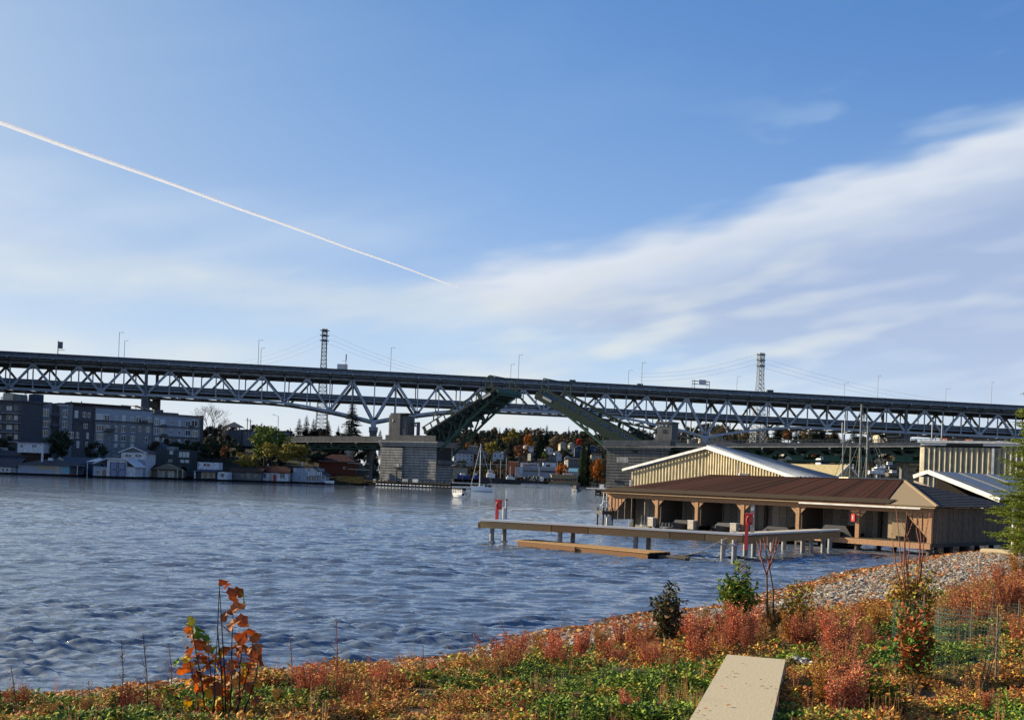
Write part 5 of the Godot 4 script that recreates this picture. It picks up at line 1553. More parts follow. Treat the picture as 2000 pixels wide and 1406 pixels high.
func make_left_bank() -> void:
	apartments()
	float_homes()
	# hillside things
	var f := hframe(450, 455.0)
	var o := thing("gazebo", "dark gazebo tower with a pyramid roof on the wooded hill", "gazebo", f)
	var w := wall_px(o, f, "wall", M.siding_dark, 433, 470, 840, 872, 0.0, 7.0)
	hip_roof(o, M.siding_dark, w[0] + 1, w[1] - 1, -6, -1, w[3] + 1.3, w[3] + 3.6, 1.0, 0.48)
	for i in 6: bx(o, "roof_post", M.siding_dark, Vector3(lerpf(w[0] + 1, w[1] - 1, i / 5.0), w[3] + 0.6, -0.8), Vector3(0.35, 1.5, 0.35))
	o = thing("flat_house", "dark flat-roofed house beside the gazebo above the green tree", "house", f)
	w = wall_px(o, f, "wall", M.siding_slate, 470, 560, 842, 872, -3.0, 9.0)
	bx(o, "roof", M.siding_dark, Vector3((w[0] + w[1]) / 2, w[3] + 0.2, -7.5), Vector3(w[1] - w[0] + 1, 0.4, 10))
	for i in 4: window(o, Vector3(lerpf(w[0], w[1], (i + 0.5) / 4), w[3] - 1.9, -3.0), 1.6, 1.4, M.window_pale, M.glass_dark, 2)
	# utility poles, street lamp
	var k := 0
	for s in [[481, 816, 872, 440.0], [487, 819, 872, 450.0], [566, 836, 852, 440.0], [638, 802, 855, 450.0]]:
		var a := at(s[0], s[2], s[3])
		o = thing("utility_pole", ["taller utility pole right of the gazebo", "shorter utility pole right of the gazebo", "short utility pole over the left bridge approach", "bare tall pole by the dark pylon over the bridge railing"][k], "utility pole", Transform3D(Basis(), a), "poles on the left hill")
		var h: float = (s[2] - s[1]) * s[3] / FOCAL
		tb(o, "pole", M.timber_black, Vector3(0, -1, 0), Vector3(0, h, 0), 0.16)
		if k < 2: br(o, "cross_arm", M.timber_black, Vector3(-0.9, h - 0.9, 0), Vector3(0.9, h - 0.9, 0), 0.14, 0.14)
		k += 1
	var a := at(541.5, 860, 430.0)
	o = thing("street_lamp", "white curved street lamp on the hill above the green tree", "street lamp", Transform3D(Basis(), a))
	tb(o, "pole", M.white_paint, Vector3.ZERO, Vector3(0, 9.6, 0), 0.14)
	br(o, "arm", M.white_paint, Vector3(0, 9.6, 0), Vector3(-1.6, 10.2, 0), 0.14, 0.12)
	bx(o, "lamp_head", M.white_paint, Vector3(-1.9, 10.2, 0), Vector3(0.8, 0.2, 0.35))
	a = at(384, 822, 440.0)
	o = thing("street_lamp", "thin curved street lamp beside the bare tree above the apartments", "street lamp", Transform3D(Basis(), a))
	tb(o, "pole", M.lamp_grey, Vector3(0, -3, 0), Vector3(0, 2.4, 0), 0.1)
	br(o, "arm", M.lamp_grey, Vector3(0, 2.4, 0), Vector3(-2.9, 3.6, 0), 0.09, 0.09)
	# trees
	for t in [
		["conifer", "fir1", 14, 800, 752, 46, 420, "fir_dark", "dark drooping fir rising behind the leftmost apartment block"],
		["conifer", "fir3", 48, 800, 766, 26, 430, "fir_dark", "small dark fir in the gap between the two apartment blocks"],
		["evergreen", "round0", 117, 910, 842, 66, 352, "leaf_dark", "nearly black bushy evergreen in front of the grey apartments"],
		["evergreen", "round1", 186, 905, 862, 50, 356, "leaf_dark", "dark low tree before the apartments left of the gabled white house"],
		["evergreen", "round2", 386, 905, 862, 52, 372, "leaf_dark", "dark tree filling the gap right of the green float home"],
		["evergreen", "round3", 418, 900, 850, 56, 390, "leaf_dark", "dark shrubby tree below the bare poplar"],
		["evergreen", "round1", 455, 905, 856, 48, 385, "leaf_dark", "dark tree in the shade beneath the gazebo"],
		["bare_tree", "bare0", 410, 862, 783, 66, 420, "bark_pale", "tall leafless pale tree right of the apartments"],
		["bare_tree", "bare1", 436, 868, 812, 34, 440, "bark_pale", "smaller leafless tree left of the gazebo"],
		["broadleaf_tree", "round0", 516, 912, 832, 100, 372, "leaf_green", "large round green tree below the bridge approach"],
		["broadleaf_tree", "round3", 556, 915, 863, 104, 362, "leaf_olive", "olive yellow tree behind the blue float homes"],
		["broadleaf_tree", "round1", 480, 922, 884, 60, 358, "leaf_olive", "low olive bush behind the grey float home"],
		["broadleaf_tree", "round2", 612, 915, 880, 48, 372, "leaf_dark", "dark tree under the left bridge approach"],
		["broadleaf_tree", "round2", 437, 905, 872, 20, 376, "leaf_rust", "small pinkish tree in the dark thicket below the gazebo"],
		["conifer", "fir1", 583, 858, 816, 30, 470, "fir_dark", "left fir of the dark trio over the bridge railing"],
		["conifer", "fir0", 597, 858, 810, 30, 475, "fir_dark", "middle and tallest fir of the dark trio over the bridge railing"],
		["conifer", "fir1", 611, 858, 817, 28, 470, "fir_dark", "right fir of the dark trio over the bridge railing"],
		["conifer", "fir3", 640, 858, 820, 24, 480, "fir_dark", "ragged fir at the foot of the dark pylon"],
		["conifer", "fir2", 660, 858, 830, 15, 480, "fir_dark", "small pointed fir left of the large open fir"],
		["conifer", "fir3", 686, 858, 780, 54, 470, "fir_dark", "large open-branched fir left of the freeway pier"],
		["conifer", "fir0", 742, 858, 838, 14, 480, "fir_dark", "small fir at the foot of the freeway pier column"],
		["evergreen", "round0", 650, 905, 866, 60, 440, "leaf_dark", "dark foliage in the shadow under the bridge approach"],
		["evergreen", "round3", 700, 908, 868, 60, 440, "leaf_dark", "dark foliage behind the bridge column"],
		["evergreen", "round1", 728, 948, 884, 34, 425, "leaf_dark", "dark tree in the gap between the bridge columns and the pier"],
		["evergreen", "round3", 345, 910, 862, 50, 375, "leaf_dark", "dark tree behind the roof of the green float home"],
		["evergreen", "round1", 0, 905, 850, 60, 352, "leaf_dark", "dark tree at the left edge under the balconies"]]:
		tree(t[0], t[1], t[2], t[3], t[4], t[5], t[6], t[7], t[8])

func apartments() -> void:
	# far left block with balconies
	var f := hframe(0, 372.0, -0.1)
	var o := thing("apartment_block", "dark apartment block with open balconies at the far left edge", "apartment block", f)
	var w := wall_px(o, f, "wall", M.siding_dark, -60, 39, 783, 905, 0.0, 14.0)
	for r in 4:
		var v := 798.0 + r * 18.5
		var y := hit(f, 0, v + 9).y
		bx(o, "balcony", M.siding_slate, Vector3(w[0] / 2 + w[1] / 2, y, 0.8), Vector3(w[1] - w[0], 0.35, 1.6))
		bx(o, "railing", M.siding_dark, Vector3(w[0] / 2 + w[1] / 2, y + 0.6, 1.55), Vector3(w[1] - w[0], 0.8, 0.06))
		for u in [-4.0, 17.0, 30.0]: win_px(o, f, u, v, 11.0 if u != 30.0 else 7.0, 11.0, 0.0, M.white_paint if r else M.siding_slate, M.window_pale if (r + int(u)) % 2 else M.glass_dark, 2)
	bx(o, "roof", M.siding_dark, Vector3(w[0] / 2 + w[1] / 2, w[3] + 0.2, -6.6), Vector3(w[1] - w[0] + 1.2, 0.4, 16))
	w = wall_px(o, f, "penthouse", M.siding_cream, 5, 24, 768, 783, -3.0, 5.0)
	w = wall_px(o, f, "penthouse", M.siding_grey, 24, 40, 770, 784, -3.4, 4.0)
	# long grey block, receding to the right
	var A := at(45, 880, 382.0); var B := at(396, 880, 425.0)
	f = frame(Vector3(A.x, 0, A.z), B - A)
	o = thing("apartment_block", "long five-storey grey blue apartment block with white window frames", "apartment block", f)
	var low := 6.0
	var X := func(u: float) -> float: return hit(f, u, 850).x
	var Y := func(u: float, v: float) -> float: return hit(f, u, v).y
	var seg := func(u0: float, u1: float, v0: float, m: Material, z: float, called := "wall") -> void:
		var t: float = hit(f, (u0 + u1) / 2, v0, z).y
		bx(o, called, m, Vector3((X.call(u0) + X.call(u1)) / 2, (t + low) / 2 - 2, z - 8.0), Vector3(X.call(u1) - X.call(u0), t - low + 4, 16.0))
		bx(o, "parapet", M.siding_dark, Vector3((X.call(u0) + X.call(u1)) / 2, t + 0.15, z - 8.0), Vector3(X.call(u1) - X.call(u0) + 0.3, 0.35, 16.5))
	seg.call(46, 98, 786, M.siding_slate, 0.0)
	seg.call(98, 114, 791, M.siding_dark, -1.2)
	seg.call(114, 139, 789, M.siding_slate, 0.0)
	seg.call(139, 184, 796, M.siding_dark, -0.8)
	seg.call(184, 297, 799, M.siding_slate, 0.0)
	seg.call(297, 389, 811, M.siding_slate, 0.5)
	seg.call(389, 396, 813, M.siding_dark, 0.0)
	# the pale blue top storeys
	for s in [[184, 297, 801, 823, 0.14], [297, 386, 815, 833, 0.64], [297, 386, 835, 853, 0.64]]:
		var z: float = s[4]
		var t: float = hit(f, (s[0] + s[1]) / 2.0, s[2], z).y; var b: float = hit(f, (s[0] + s[1]) / 2.0, s[3], z).y
		bx(o, "blue_cladding", M.siding_blue, Vector3((X.call(s[0]) + X.call(s[1])) / 2, (t + b) / 2, z - 0.1), Vector3(X.call(s[1]) - X.call(s[0]), t - b, 0.2))
		bx(o, "band", M.siding_dark, Vector3((X.call(s[0]) + X.call(s[1])) / 2, b - 0.15, z + 0.1), Vector3(X.call(s[1]) - X.call(s[0]), 0.4, 0.6))
	bx(o, "blue_cladding", M.siding_blue, Vector3((X.call(48) + X.call(75)) / 2, Y.call(60, 822), 0.06), Vector3(X.call(75) - X.call(48), Y.call(60, 790) - Y.call(60, 852), 0.12))
	# windows, storey by storey
	var rows := [[[76, 806, 5, 13], [87, 806, 15, 15], [126, 808, 9, 15], [52, 808, 3, 12], [58, 808, 3, 12], [64, 808, 3, 12]],
		[[76, 828, 5, 12], [88, 828, 14, 13], [125, 829, 9, 13], [52, 829, 3, 11], [57, 829, 3, 11], [63, 829, 3, 11]],
		[[75, 848, 4, 12], [86, 846, 13, 12], [127, 847, 6, 8], [138, 850, 10, 13], [150, 850, 6, 12], [57, 848, 3, 11], [63, 848, 3, 11]],
		[[151, 868, 5, 13], [148, 809, 7, 14], [164, 810, 7, 10], [173, 811, 5, 10], [166, 832, 8, 10], [170, 851, 4, 12], [168, 868, 4, 10]],
		[[194, 815, 14, 13], [208, 816, 10, 13], [227, 818, 4, 12], [241, 818, 7, 13], [257, 820, 5, 11], [270, 820, 10, 13], [290, 821, 9, 12]],
		[[194, 836, 14, 13], [208, 835, 10, 9], [226, 838, 6, 12], [240, 838, 8, 13], [259, 839, 8, 12], [272, 838, 6, 10], [288, 839, 8, 10]],
		[[194, 853, 13, 13], [226, 855, 6, 12], [240, 856, 9, 12], [258, 857, 8, 12], [285, 859, 4, 11]],
		[[194, 870, 13, 14], [225, 870, 6, 7], [239, 870, 8, 6], [257, 870, 7, 7]],
		[[305, 824, 8, 13], [317, 826, 9, 12], [335, 825, 7, 6], [350, 827, 4, 12], [366, 828, 8, 12], [379, 827, 11, 13]],
		[[305, 841, 7, 12], [315, 842, 7, 11], [332, 844, 6, 9], [349, 845, 5, 9], [366, 846, 9, 12], [380, 847, 10, 12]],
		[[306, 859, 8, 10], [318, 859, 4, 8], [330, 858, 6, 3], [349, 862, 5, 8], [364, 863, 8, 10]]]
	for r in rows:
		for s in r:
			var z := 0.0
			if s[0] > 298: z = 0.72
			elif s[0] > 184 and s[1] < 824: z = 0.2
			elif s[0] > 139 and s[0] < 184: z = -0.75
			elif s[0] < 66: z = 0.16
			var g: Material = [M.glass_dark, M.window_pale, M.glass_dark, M.glass_warm][int(s[0] * 3 + s[1]) % 4]
			win_px(o, f, s[0], s[1], s[2], s[3], z, M.window_frame, g, 3 if s[2] > 12 else 2 if s[2] > 5 else 1)
	for s in [[106, 812, 14], [106, 832, 14], [318, 834, 12], [372, 836, 12], [318, 852, 12], [213, 842, 16], [280, 826, 12], [165, 822, 20]]:   # balconies
		var p := hit(f, s[0], s[1], 0.9)
		var ww: float = s[2] * 0.2
		bx(o, "balcony", M.siding_dark, Vector3(p.x, p.y, 0.9), Vector3(ww, 0.25, 1.8))
		bx(o, "railing", M.siding_dark, Vector3(p.x, p.y + 0.55, 1.75), Vector3(ww, 0.85, 0.06))
	# on the roof
	for s in [[64, 84, 770, 787, M.siding_navy, -4.0], [135, 255, 789, 800, M.roof_brown, -9.0], [300, 318, 800, 812, M.siding_dark, -7.0], [318, 348, 806, 813, M.siding_grey, -7.0]]:
		var z: float = s[5]
		var a := hit(f, s[0], s[3], z); var b := hit(f, s[1], s[3], z); var t := hit(f, (s[0] + s[1]) / 2.0, s[2], z)
		bx(o, "roof_room", s[4], Vector3((a.x + b.x) / 2, t.y - 2.5, z - 3), Vector3(b.x - a.x, 5.0, 6.0))
	var q := hit(f, 277, 800, -1.0)
	br(o, "roof_canopy", M.board_white, Vector3(q.x - 3.0, q.y + 1.4, -2.0), Vector3(q.x + 3.6, q.y - 0.2, -2.0), 4.0, 0.25)
	for e in [-2.0, 0.5]: br(o, "canopy_strut", M.white_paint, Vector3(q.x + e, q.y - 1.2, 0.0), Vector3(q.x + e - 1.2, q.y + 0.9, 0.0), 0.25, 0.25)
	for u in [120, 245]: br(o, "roof_frame", M.white_paint, hit(f, u - 10, 791, 0.3), hit(f, u + 12, 793, 0.3), 0.2, 0.25)
	for u in [138, 158]:
		var p := hit(f, u, 792, -3.0)
		tb(o, "vent_pipe", M.siding_dark, p, p + Vector3(0, 1.6, 0), 0.18)

func float_homes() -> void:
	var d := 338.0
	var deck := func(o: Node3D, f: Transform3D, u0: float, u1: float, vw: float) -> void:
		var a := hit(f, u0, vw, 0.8); var b := hit(f, u1, vw, 0.8)
		bx(o, "float", M.timber_black, Vector3((a.x + b.x) / 2, 0.25, -4.0), Vector3(b.x - a.x, 0.7, 10.5))
	var f: Transform3D
	var o: Node3D
	var w: Array
	# 1 low blue-white home cut by the frame
	f = hframe(10, 330.0); o = thing("float_home", "low blue white float home cut off by the left edge", "float home", f)
	w = wall_px(o, f, "wall", M.siding_white, -25, 20, 911, 926, 0.0, 8.0); deck.call(o, f, -25, 33, 930)
	wall_px(o, f, "wall", M.siding_blue, 20.2, 31, 909, 926, -0.3, 6.0)
	gable_roof(o, M.roof_slate, w[0], w[1] + 2, -8, 0, w[3], w[3] + 2.4)
	for u in [-4, 5, 13, 25]: win_px(o, f, u, 917.5, 5.5, 6, 0.02, M.white_paint, M.glass_dark, 1)
	# 2 blue hip-roofed home
	f = hframe(90, 330.0); o = thing("float_home", "blue float home with a grey hip roof, teal panel and small white chimney", "float home", f)
	w = wall_px(o, f, "wall", M.siding_blue, 33, 135, 908, 929, 0.0, 10.0); deck.call(o, f, 30, 152, 931)
	hip_roof(o, M.roof_slate, w[0], w[1] + 2.0, -10, 0.6, w[3] - 0.05, hit(f, 90, 896).y, 0.5, 0.42)
	bx(o, "chimney", M.white_paint, hit(f, 81.5, 893, -2.0), Vector3(0.5, 3.4, 0.5))
	bx(o, "skylight", M.siding_white, hit(f, 98, 897, -2.5), Vector3(1.3, 0.9, 0.8))
	win_px(o, f, 88, 913, 34, 8, 0.0, M.siding_cream, M.glass_warm, 4)
	win_px(o, f, 111, 918, 10, 13, 0.0, M.white_paint, M.glass_warm, 2)
	var p := hit(f, 128, 918); bx(o, "teal_panel", M.siding_teal, p + Vector3(0, 0, 0.06), Vector3(1.9, 2.6, 0.1))
	p = hit(f, 150, 920, 0.4); bx(o, "porch_post", M.white_paint, p, Vector3(0.2, 3.2, 0.2))
	for i in 5: bx(o, "red_planter", M.red_dark, hit(f, 120 + i * 5, 927, 0.8), Vector3(0.7, 0.4, 0.4))
	# 3 white upper cabin
	f = hframe(58, 345.0); o = thing("boat_house", "pale blue white boxy upper cabin behind the hip-roofed float home", "house", f)
	w = wall_px(o, f, "wall", M.siding_white, 33, 84, 866, 884, 0.0, 7.0)
	wall_px(o, f, "lower_wall", M.roof_brown, 48, 83, 885, 903, -0.8, 6.0)
	bx(o, "roof", M.siding_blue, Vector3((w[0] + w[1]) / 2, w[3] + 0.12, -3.5), Vector3(w[1] - w[0] + 0.8, 0.25, 7.8))
	win_px(o, f, 66, 871, 8, 4, 0.0, M.siding_navy, M.glass_blue); win_px(o, f, 41, 871, 4, 5, 0.0, M.siding_navy, M.glass_blue)
	f = hframe(15, 346.0); o = thing("boat_house", "dark-roofed shed with parked white van roof at the left edge", "shed", f)
	w = wall_px(o, f, "wall", M.siding_navy, -30, 72, 890, 920, 0.0, 6.0)
	gable_roof(o, M.roof_slate, w[0], w[1], -6, 0, w[3], w[3] + 1.6)
	f = hframe(8, 352.0); o = thing("van", "white van roof parked above the far left float homes", "van", f)
	w = wall_px(o, f, "body", M.siding_white, -4, 9, 874, 884, 0.0, 4.0)
	win_px(o, f, 2, 877, 9, 4, 0.0, M.white_paint, M.glass_blue)
	for e in [0.2, 0.8]: tb(o, "wheel", M.asphalt, Vector3(lerpf(w[0], w[1], e), w[2], 0.0), Vector3(lerpf(w[0], w[1], e), w[2], -0.3), 0.35)
	# 4 navy roofed home with a yellow gable
	f = hframe(140, 342.0); o = thing("float_home", "dark navy-roofed home with a small cream gable behind the blue one", "float home", f)
	w = wall_px(o, f, "wall", M.siding_navy, 120, 182, 906, 929, 0.0, 8.0); deck.call(o, f, 130, 182, 932)
	gable_roof(o, M.siding_navy, w[0] - 1, w[1], -8, 0, w[3], hit(f, 140, 893).y)
	var g := Geo.new()
	var pg := hit(f, 117, 903); var ph := hit(f, 117, 893)
	g.prism([Vector2(pg.x - 2.0, pg.y), Vector2(pg.x + 2.0, pg.y), Vector2(pg.x, ph.y)], 0.0, 0.6); put(o, "gable", g.mesh(), M.siding_cream)
	for i in 5: bx(o, "white_fence_board", M.siding_white, hit(f, 138 + i * 5.5, 921, 0.7), Vector3(0.75, 1.6, 0.1))
	# 5 white boat house with large blue glazed doors
	f = hframe(222, 326.0); o = thing("boat_house", "white and blue boat house with a tall four-pane blue glazed door", "boat house", f)
	w = wall_px(o, f, "wall", M.siding_white, 208, 246, 897, 931, 0.0, 9.0); deck.call(o, f, 180, 265, 933)
	wall_px(o, f, "wall", M.siding_blue, 181, 208, 911, 930, -0.6, 7.0)
	wall_px(o, f, "wall", M.siding_white, 246, 263, 912, 931, -0.4, 7.0)
	br(o, "roof", M.siding_white, Vector3(w[0] - 4.2, w[3] - 1.6, -4), Vector3(w[0] + 0.2, w[3] + 0.25, -4), 9.5, 0.25)
	br(o, "roof", M.siding_white, Vector3(w[0], w[3] + 0.2, -4), Vector3(w[1] + 0.3, w[3] + 0.05, -4), 9.5, 0.25)
	br(o, "roof", M.siding_white, Vector3(w[1], w[3] + 0.05, -4), Vector3(w[1] + 3.2, w[3] - 2.3, -4), 9.5, 0.25)
	for s in [[221.2, 909.7], [237.2, 910.3], [221, 924.2], [237, 924.7]]: win_px(o, f, s[0], s[1], 15, 13.6, 0.0, M.siding_navy, M.glass_blue)
	win_px(o, f, 202.5, 923, 10, 15, -0.58, M.siding_white, M.glass_dark)
	win_px(o, f, 190, 922, 5, 10, -0.58, M.siding_white, M.glass_dark)
	for i in 3: bx(o, "house_number", M.siding_navy, hit(f, 201.5 + i * 2.6, 909, 0.06), Vector3(0.28, 0.5, 0.05))
	f = hframe(186, 332.0); o = thing("float_home", "small pavilion with a white pyramid roof left of the blue-doored boat house", "float home", f)
	w = wall_px(o, f, "wall", M.siding_navy, 178, 196, 902, 928, -0.5, 5.0)
	hip_roof(o, M.siding_white, w[0] - 1.2, w[1] + 1.2, -5.5, 0.0, w[3], hit(f, 186, 894).y, 0.4, 0.49)
	for e in [w[0] - 1.2, w[1] + 1.0]: bx(o, "post", M.white_paint, Vector3(e, w[3] / 2, -0.2), Vector3(0.2, w[3], 0.2))
	# 6 gabled white house
	f = hframe(260, 336.0); o = thing("gabled_house", "white two-storey gabled house with white bargeboards behind the boat house", "house", f)
	w = wall_px(o, f, "wall", M.siding_white, 235, 284, 884, 931, 0.0, 9.0)
	var top := hit(f, 271, 874).y
	gable_wall(o, M.siding_grey, w[0], w[1], -9, 0.02, w[3], top)
	gable_roof(o, M.roof_slate, w[0], w[1], -9, 0, w[3], top, 0.7, false, M.white_paint)
	wall_px(o, f, "band", M.siding_blue, 236, 283.5, 897, 909, 0.06, 0.1)
	for u in [250, 269]: win_px(o, f, u, 890, 12, 6, 0.0, M.siding_white, M.glass_dark, 2)
	for i in 5: win_px(o, f, 262 + i * 4.2, 908, 3.4, 5, 0.12, M.white_paint, M.glass_dark)
	wall_px(o, f, "annex", M.siding_grey, 219, 234.5, 888, 897, -0.5, 5.0)
	# 7 tan home with white posts
	f = hframe(310, 340.0); o = thing("float_home", "tan float home with white porch posts and wide glazed doors", "float home", f)
	w = wall_px(o, f, "wall", M.siding_tan, 267, 348, 917, 936, -1.0, 8.0); deck.call(o, f, 264, 356, 938)
	gable_roof(o, M.roof_brown, w[0], w[1], -9, -0.4, w[3], hit(f, 310, 908).y)
	g = Geo.new()
	pg = hit(f, 325, 917, 0.0); g.prism([Vector2(pg.x - 4.8, pg.y), Vector2(pg.x + 4.8, pg.y), Vector2(pg.x, pg.y + 1.9)], -3.0, 0.2); put(o, "gable", g.mesh(), M.siding_tan)
	for u in [285, 293, 308, 346, 356]: bx(o, "post", M.siding_cream, hit(f, u, 927, 0.4), Vector3(0.3, 3.2, 0.3))
	for i in 5: win_px(o, f, 312 + i * 6.2, 926, 5.6, 15, -1.0, M.siding_cream, M.glass_dark if i == 2 else M.window_pale)
	for u in [272, 280, 289]: win_px(o, f, u, 926, 5, 12, -1.0, M.siding_tan, M.glass_dark)
	# 8 dark green house
	f = hframe(335, 352.0); o = thing("float_home", "dark blue green two-storey home with a big bright window", "float home", f)
	w = wall_px(o, f, "wall", M.siding_green, 320, 370, 878, 925, 0.0, 8.0)
	w = wall_px(o, f, "wall", M.siding_green, 300, 320, 880, 925, -0.5, 7.0)
	gable_wall(o, M.siding_green, w[0], w[1], -7, -0.5, w[3], hit(f, 308, 868).y)
	gable_roof(o, M.siding_navy, w[0], w[1], -7, -0.5, w[3], hit(f, 308, 867).y, 0.3, false)
	wall_px(o, f, "dormer", M.siding_slate, 325, 341, 872, 879, 0.2, 4.0)
	win_px(o, f, 334, 884, 8, 8, 0.0, M.siding_slate, M.window_pale); win_px(o, f, 332, 900, 9, 6, 0.0, M.siding_slate, M.glass_warm, 2)
	win_px(o, f, 359, 888, 21, 12, 0.0, M.siding_green, M.window_pale, 3); win_px(o, f, 360, 901, 19, 7, 0.0, M.siding_green, M.window_pale, 2)
	# 9 upper white box over a navy porch
	f = hframe(408, 340.0); o = thing("float_home", "navy-porched float home with a white boxed upper room", "float home", f)
	w = wall_px(o, f, "upper_room", M.siding_white, 385, 426, 903, 917, -2.0, 5.0); deck.call(o, f, 374, 448, 939)
	win_px(o, f, 403, 908, 13, 6, -2.0, M.siding_white, M.glass_dark, 2); win_px(o, f, 387, 908, 3, 9, -1.98, M.siding_white, M.glass_blue)
	w = wall_px(o, f, "wall", M.siding_navy, 378, 424, 921, 937, -0.6, 8.0)
	hip_roof(o, M.siding_navy, w[0], w[1], -8, 0.3, w[3], hit(f, 402, 914, -2.0).y, 0.5, 0.35)
	for i in 5: win_px(o, f, 395 + i * 5.6, 928, 4.8, 12, -0.6, M.siding_cream, M.glass_dark if i % 2 else M.glass_warm)
	w = wall_px(o, f, "white_room", M.siding_white, 424.2, 444, 922, 938, 0.3, 5.0)
	win_px(o, f, 434, 928, 8, 8, 0.3, M.siding_white, M.glass_dark)
	bx(o, "white_post", M.white_paint, hit(f, 380, 929, 0.3), Vector3(0.4, 2.8, 0.4))
	# 10 grey low
	f = hframe(478, 346.0); o = thing("float_home", "low grey green float home with a flat brown roof", "float home", f)
	w = wall_px(o, f, "wall", M.siding_grey, 446, 509, 922, 938, 0.0, 8.0); deck.call(o, f, 444, 512, 940)
	gable_roof(o, M.roof_brown, w[0], w[1], -8, 0, w[3], hit(f, 478, 915).y)
	for s in [[455, 5], [472, 4], [485, 7], [498, 5]]: win_px(o, f, s[0], 929, s[1], 10 if s[0] == 485 else 5, 0.0, M.siding_cream, M.glass_dark, 2)
	# 11 light blue with maroon roof
	f = hframe(538, 349.0); o = thing("float_home", "pale blue float home with a maroon roof and orange door", "float home", f)
	w = wall_px(o, f, "wall", M.siding_white, 511, 563, 923, 941, 0.0, 8.0); deck.call(o, f, 508, 568, 942)
	gable_roof(o, M.roof_maroon, w[0] - 2, w[1], -8, 0, w[3], hit(f, 538, 911, -4.0).y)
	bx(o, "chimney", M.white_paint, hit(f, 523, 910, -4.0), Vector3(0.3, 1.6, 0.3))
	for s in [[517, 5, 8], [551, 9, 10]]: win_px(o, f, s[0], 929, s[1], s[2], 0.0, M.siding_blue, M.glass_dark, 2)
	win_px(o, f, 528, 933, 4, 12, 0.0, M.siding_tan, M.glass_warm); win_px(o, f, 536, 933, 7, 13, 0.0, M.siding_orange, M.red_dark, 2)
	# 12 blue two-storey
	f = hframe(604, 352.0); o = thing("float_home", "light blue two-storey float home with a white balcony and glazed ground floor", "float home", f)
	w = wall_px(o, f, "wall", M.siding_blue, 571, 625, 914, 942, 0.0, 8.0); deck.call(o, f, 568, 642, 944)
	wall_px(o, f, "wall", M.siding_blue, 625.2, 637, 927, 942, 0.2, 6.0)
	br(o, "roof", M.roof_slate, Vector3(w[0] - 0.5, w[3] + 0.3, -4), Vector3(w[1] - 2.6, w[3] + 0.5, -4), 9.4, 0.3)
	br(o, "roof", M.roof_slate, Vector3(w[1] - 2.7, w[3] + 0.5, -4), Vector3(w[1] + 2.4, w[3] - 2.4, -4), 9.4, 0.25)
	bx(o, "chimney", M.white_paint, hit(f, 590, 907, -3.0), Vector3(0.3, 1.8, 0.3))
	for i in 8: bx(o, "balcony_board", M.siding_white, hit(f, 602 + i * 3.6, 925, 0.7), Vector3(0.42, 1.2, 0.08))
	for s in [[576, 4, 6], [598, 4, 6], [612, 12, 6]]: win_px(o, f, s[0], 918, s[1], s[2], 0.0, M.siding_white, M.window_pale, 2)
	for i in 5: win_px(o, f, 600 + i * 5.0, 934, 4.2, 11, 0.0, M.siding_white, M.glass_dark)
	win_px(o, f, 631, 932, 7, 7, 0.2, M.siding_white, M.glass_dark); win_px(o, f, 584, 934, 4, 9, 0.0, M.siding_blue, M.glass_blue)
	# 13 red brown building, 14 orange one
	f = hframe(650, 372.0); o = thing("red_building", "dark red brown building with a low hip roof under the bridge approach", "building", f)
	w = wall_px(o, f, "wall", M.siding_red, 622, 690, 900, 944, 0.0, 9.0)
	hip_roof(o, M.roof_maroon, w[0], w[1], -9, 0.0, w[3] - 0.2, hit(f, 655, 887).y, 0.9, 0.3)
	br(o, "gutter", M.siding_grey, hit(f, 622, 900.5, 1.0), hit(f, 690, 902, 1.0), 0.2, 0.2)
	for s in [[672, 914], [672, 930]]: win_px(o, f, s[0], s[1], 5, 5, 0.0, M.siding_cream, M.glass_dark)
	for i in 3: bx(o, "walkway", M.siding_cream, hit(f, 700, 905 + i * 12, 0.0) , Vector3(7.5, 0.25, 1.2))
	f = hframe(680, 362.0); o = thing("float_home", "low orange float home behind the round bridge column", "float home", f)
	w = wall_px(o, f, "wall", M.siding_orange, 655, 706, 929, 944, 0.0, 6.0); deck.call(o, f, 652, 712, 946)
	bx(o, "roof", M.roof_brown, Vector3((w[0] + w[1]) / 2, w[3] + 0.15, -3), Vector3(w[1] - w[0] + 0.8, 0.3, 7))
	for u in [662, 700]: win_px(o, f, u, 933, 5, 5, 0.0, M.siding_orange, M.glass_dark, 2)
	f = hframe(645, 350.0); o = thing("dinghy", "small white dinghy pulled up between the blue and orange float homes", "dinghy", Transform3D(Basis(Vector3.UP, 1.4), f.origin + Vector3(0, 0.5, 0)))
	hull(o, 3.2, 1.4, 0.7, M.gelcoat)

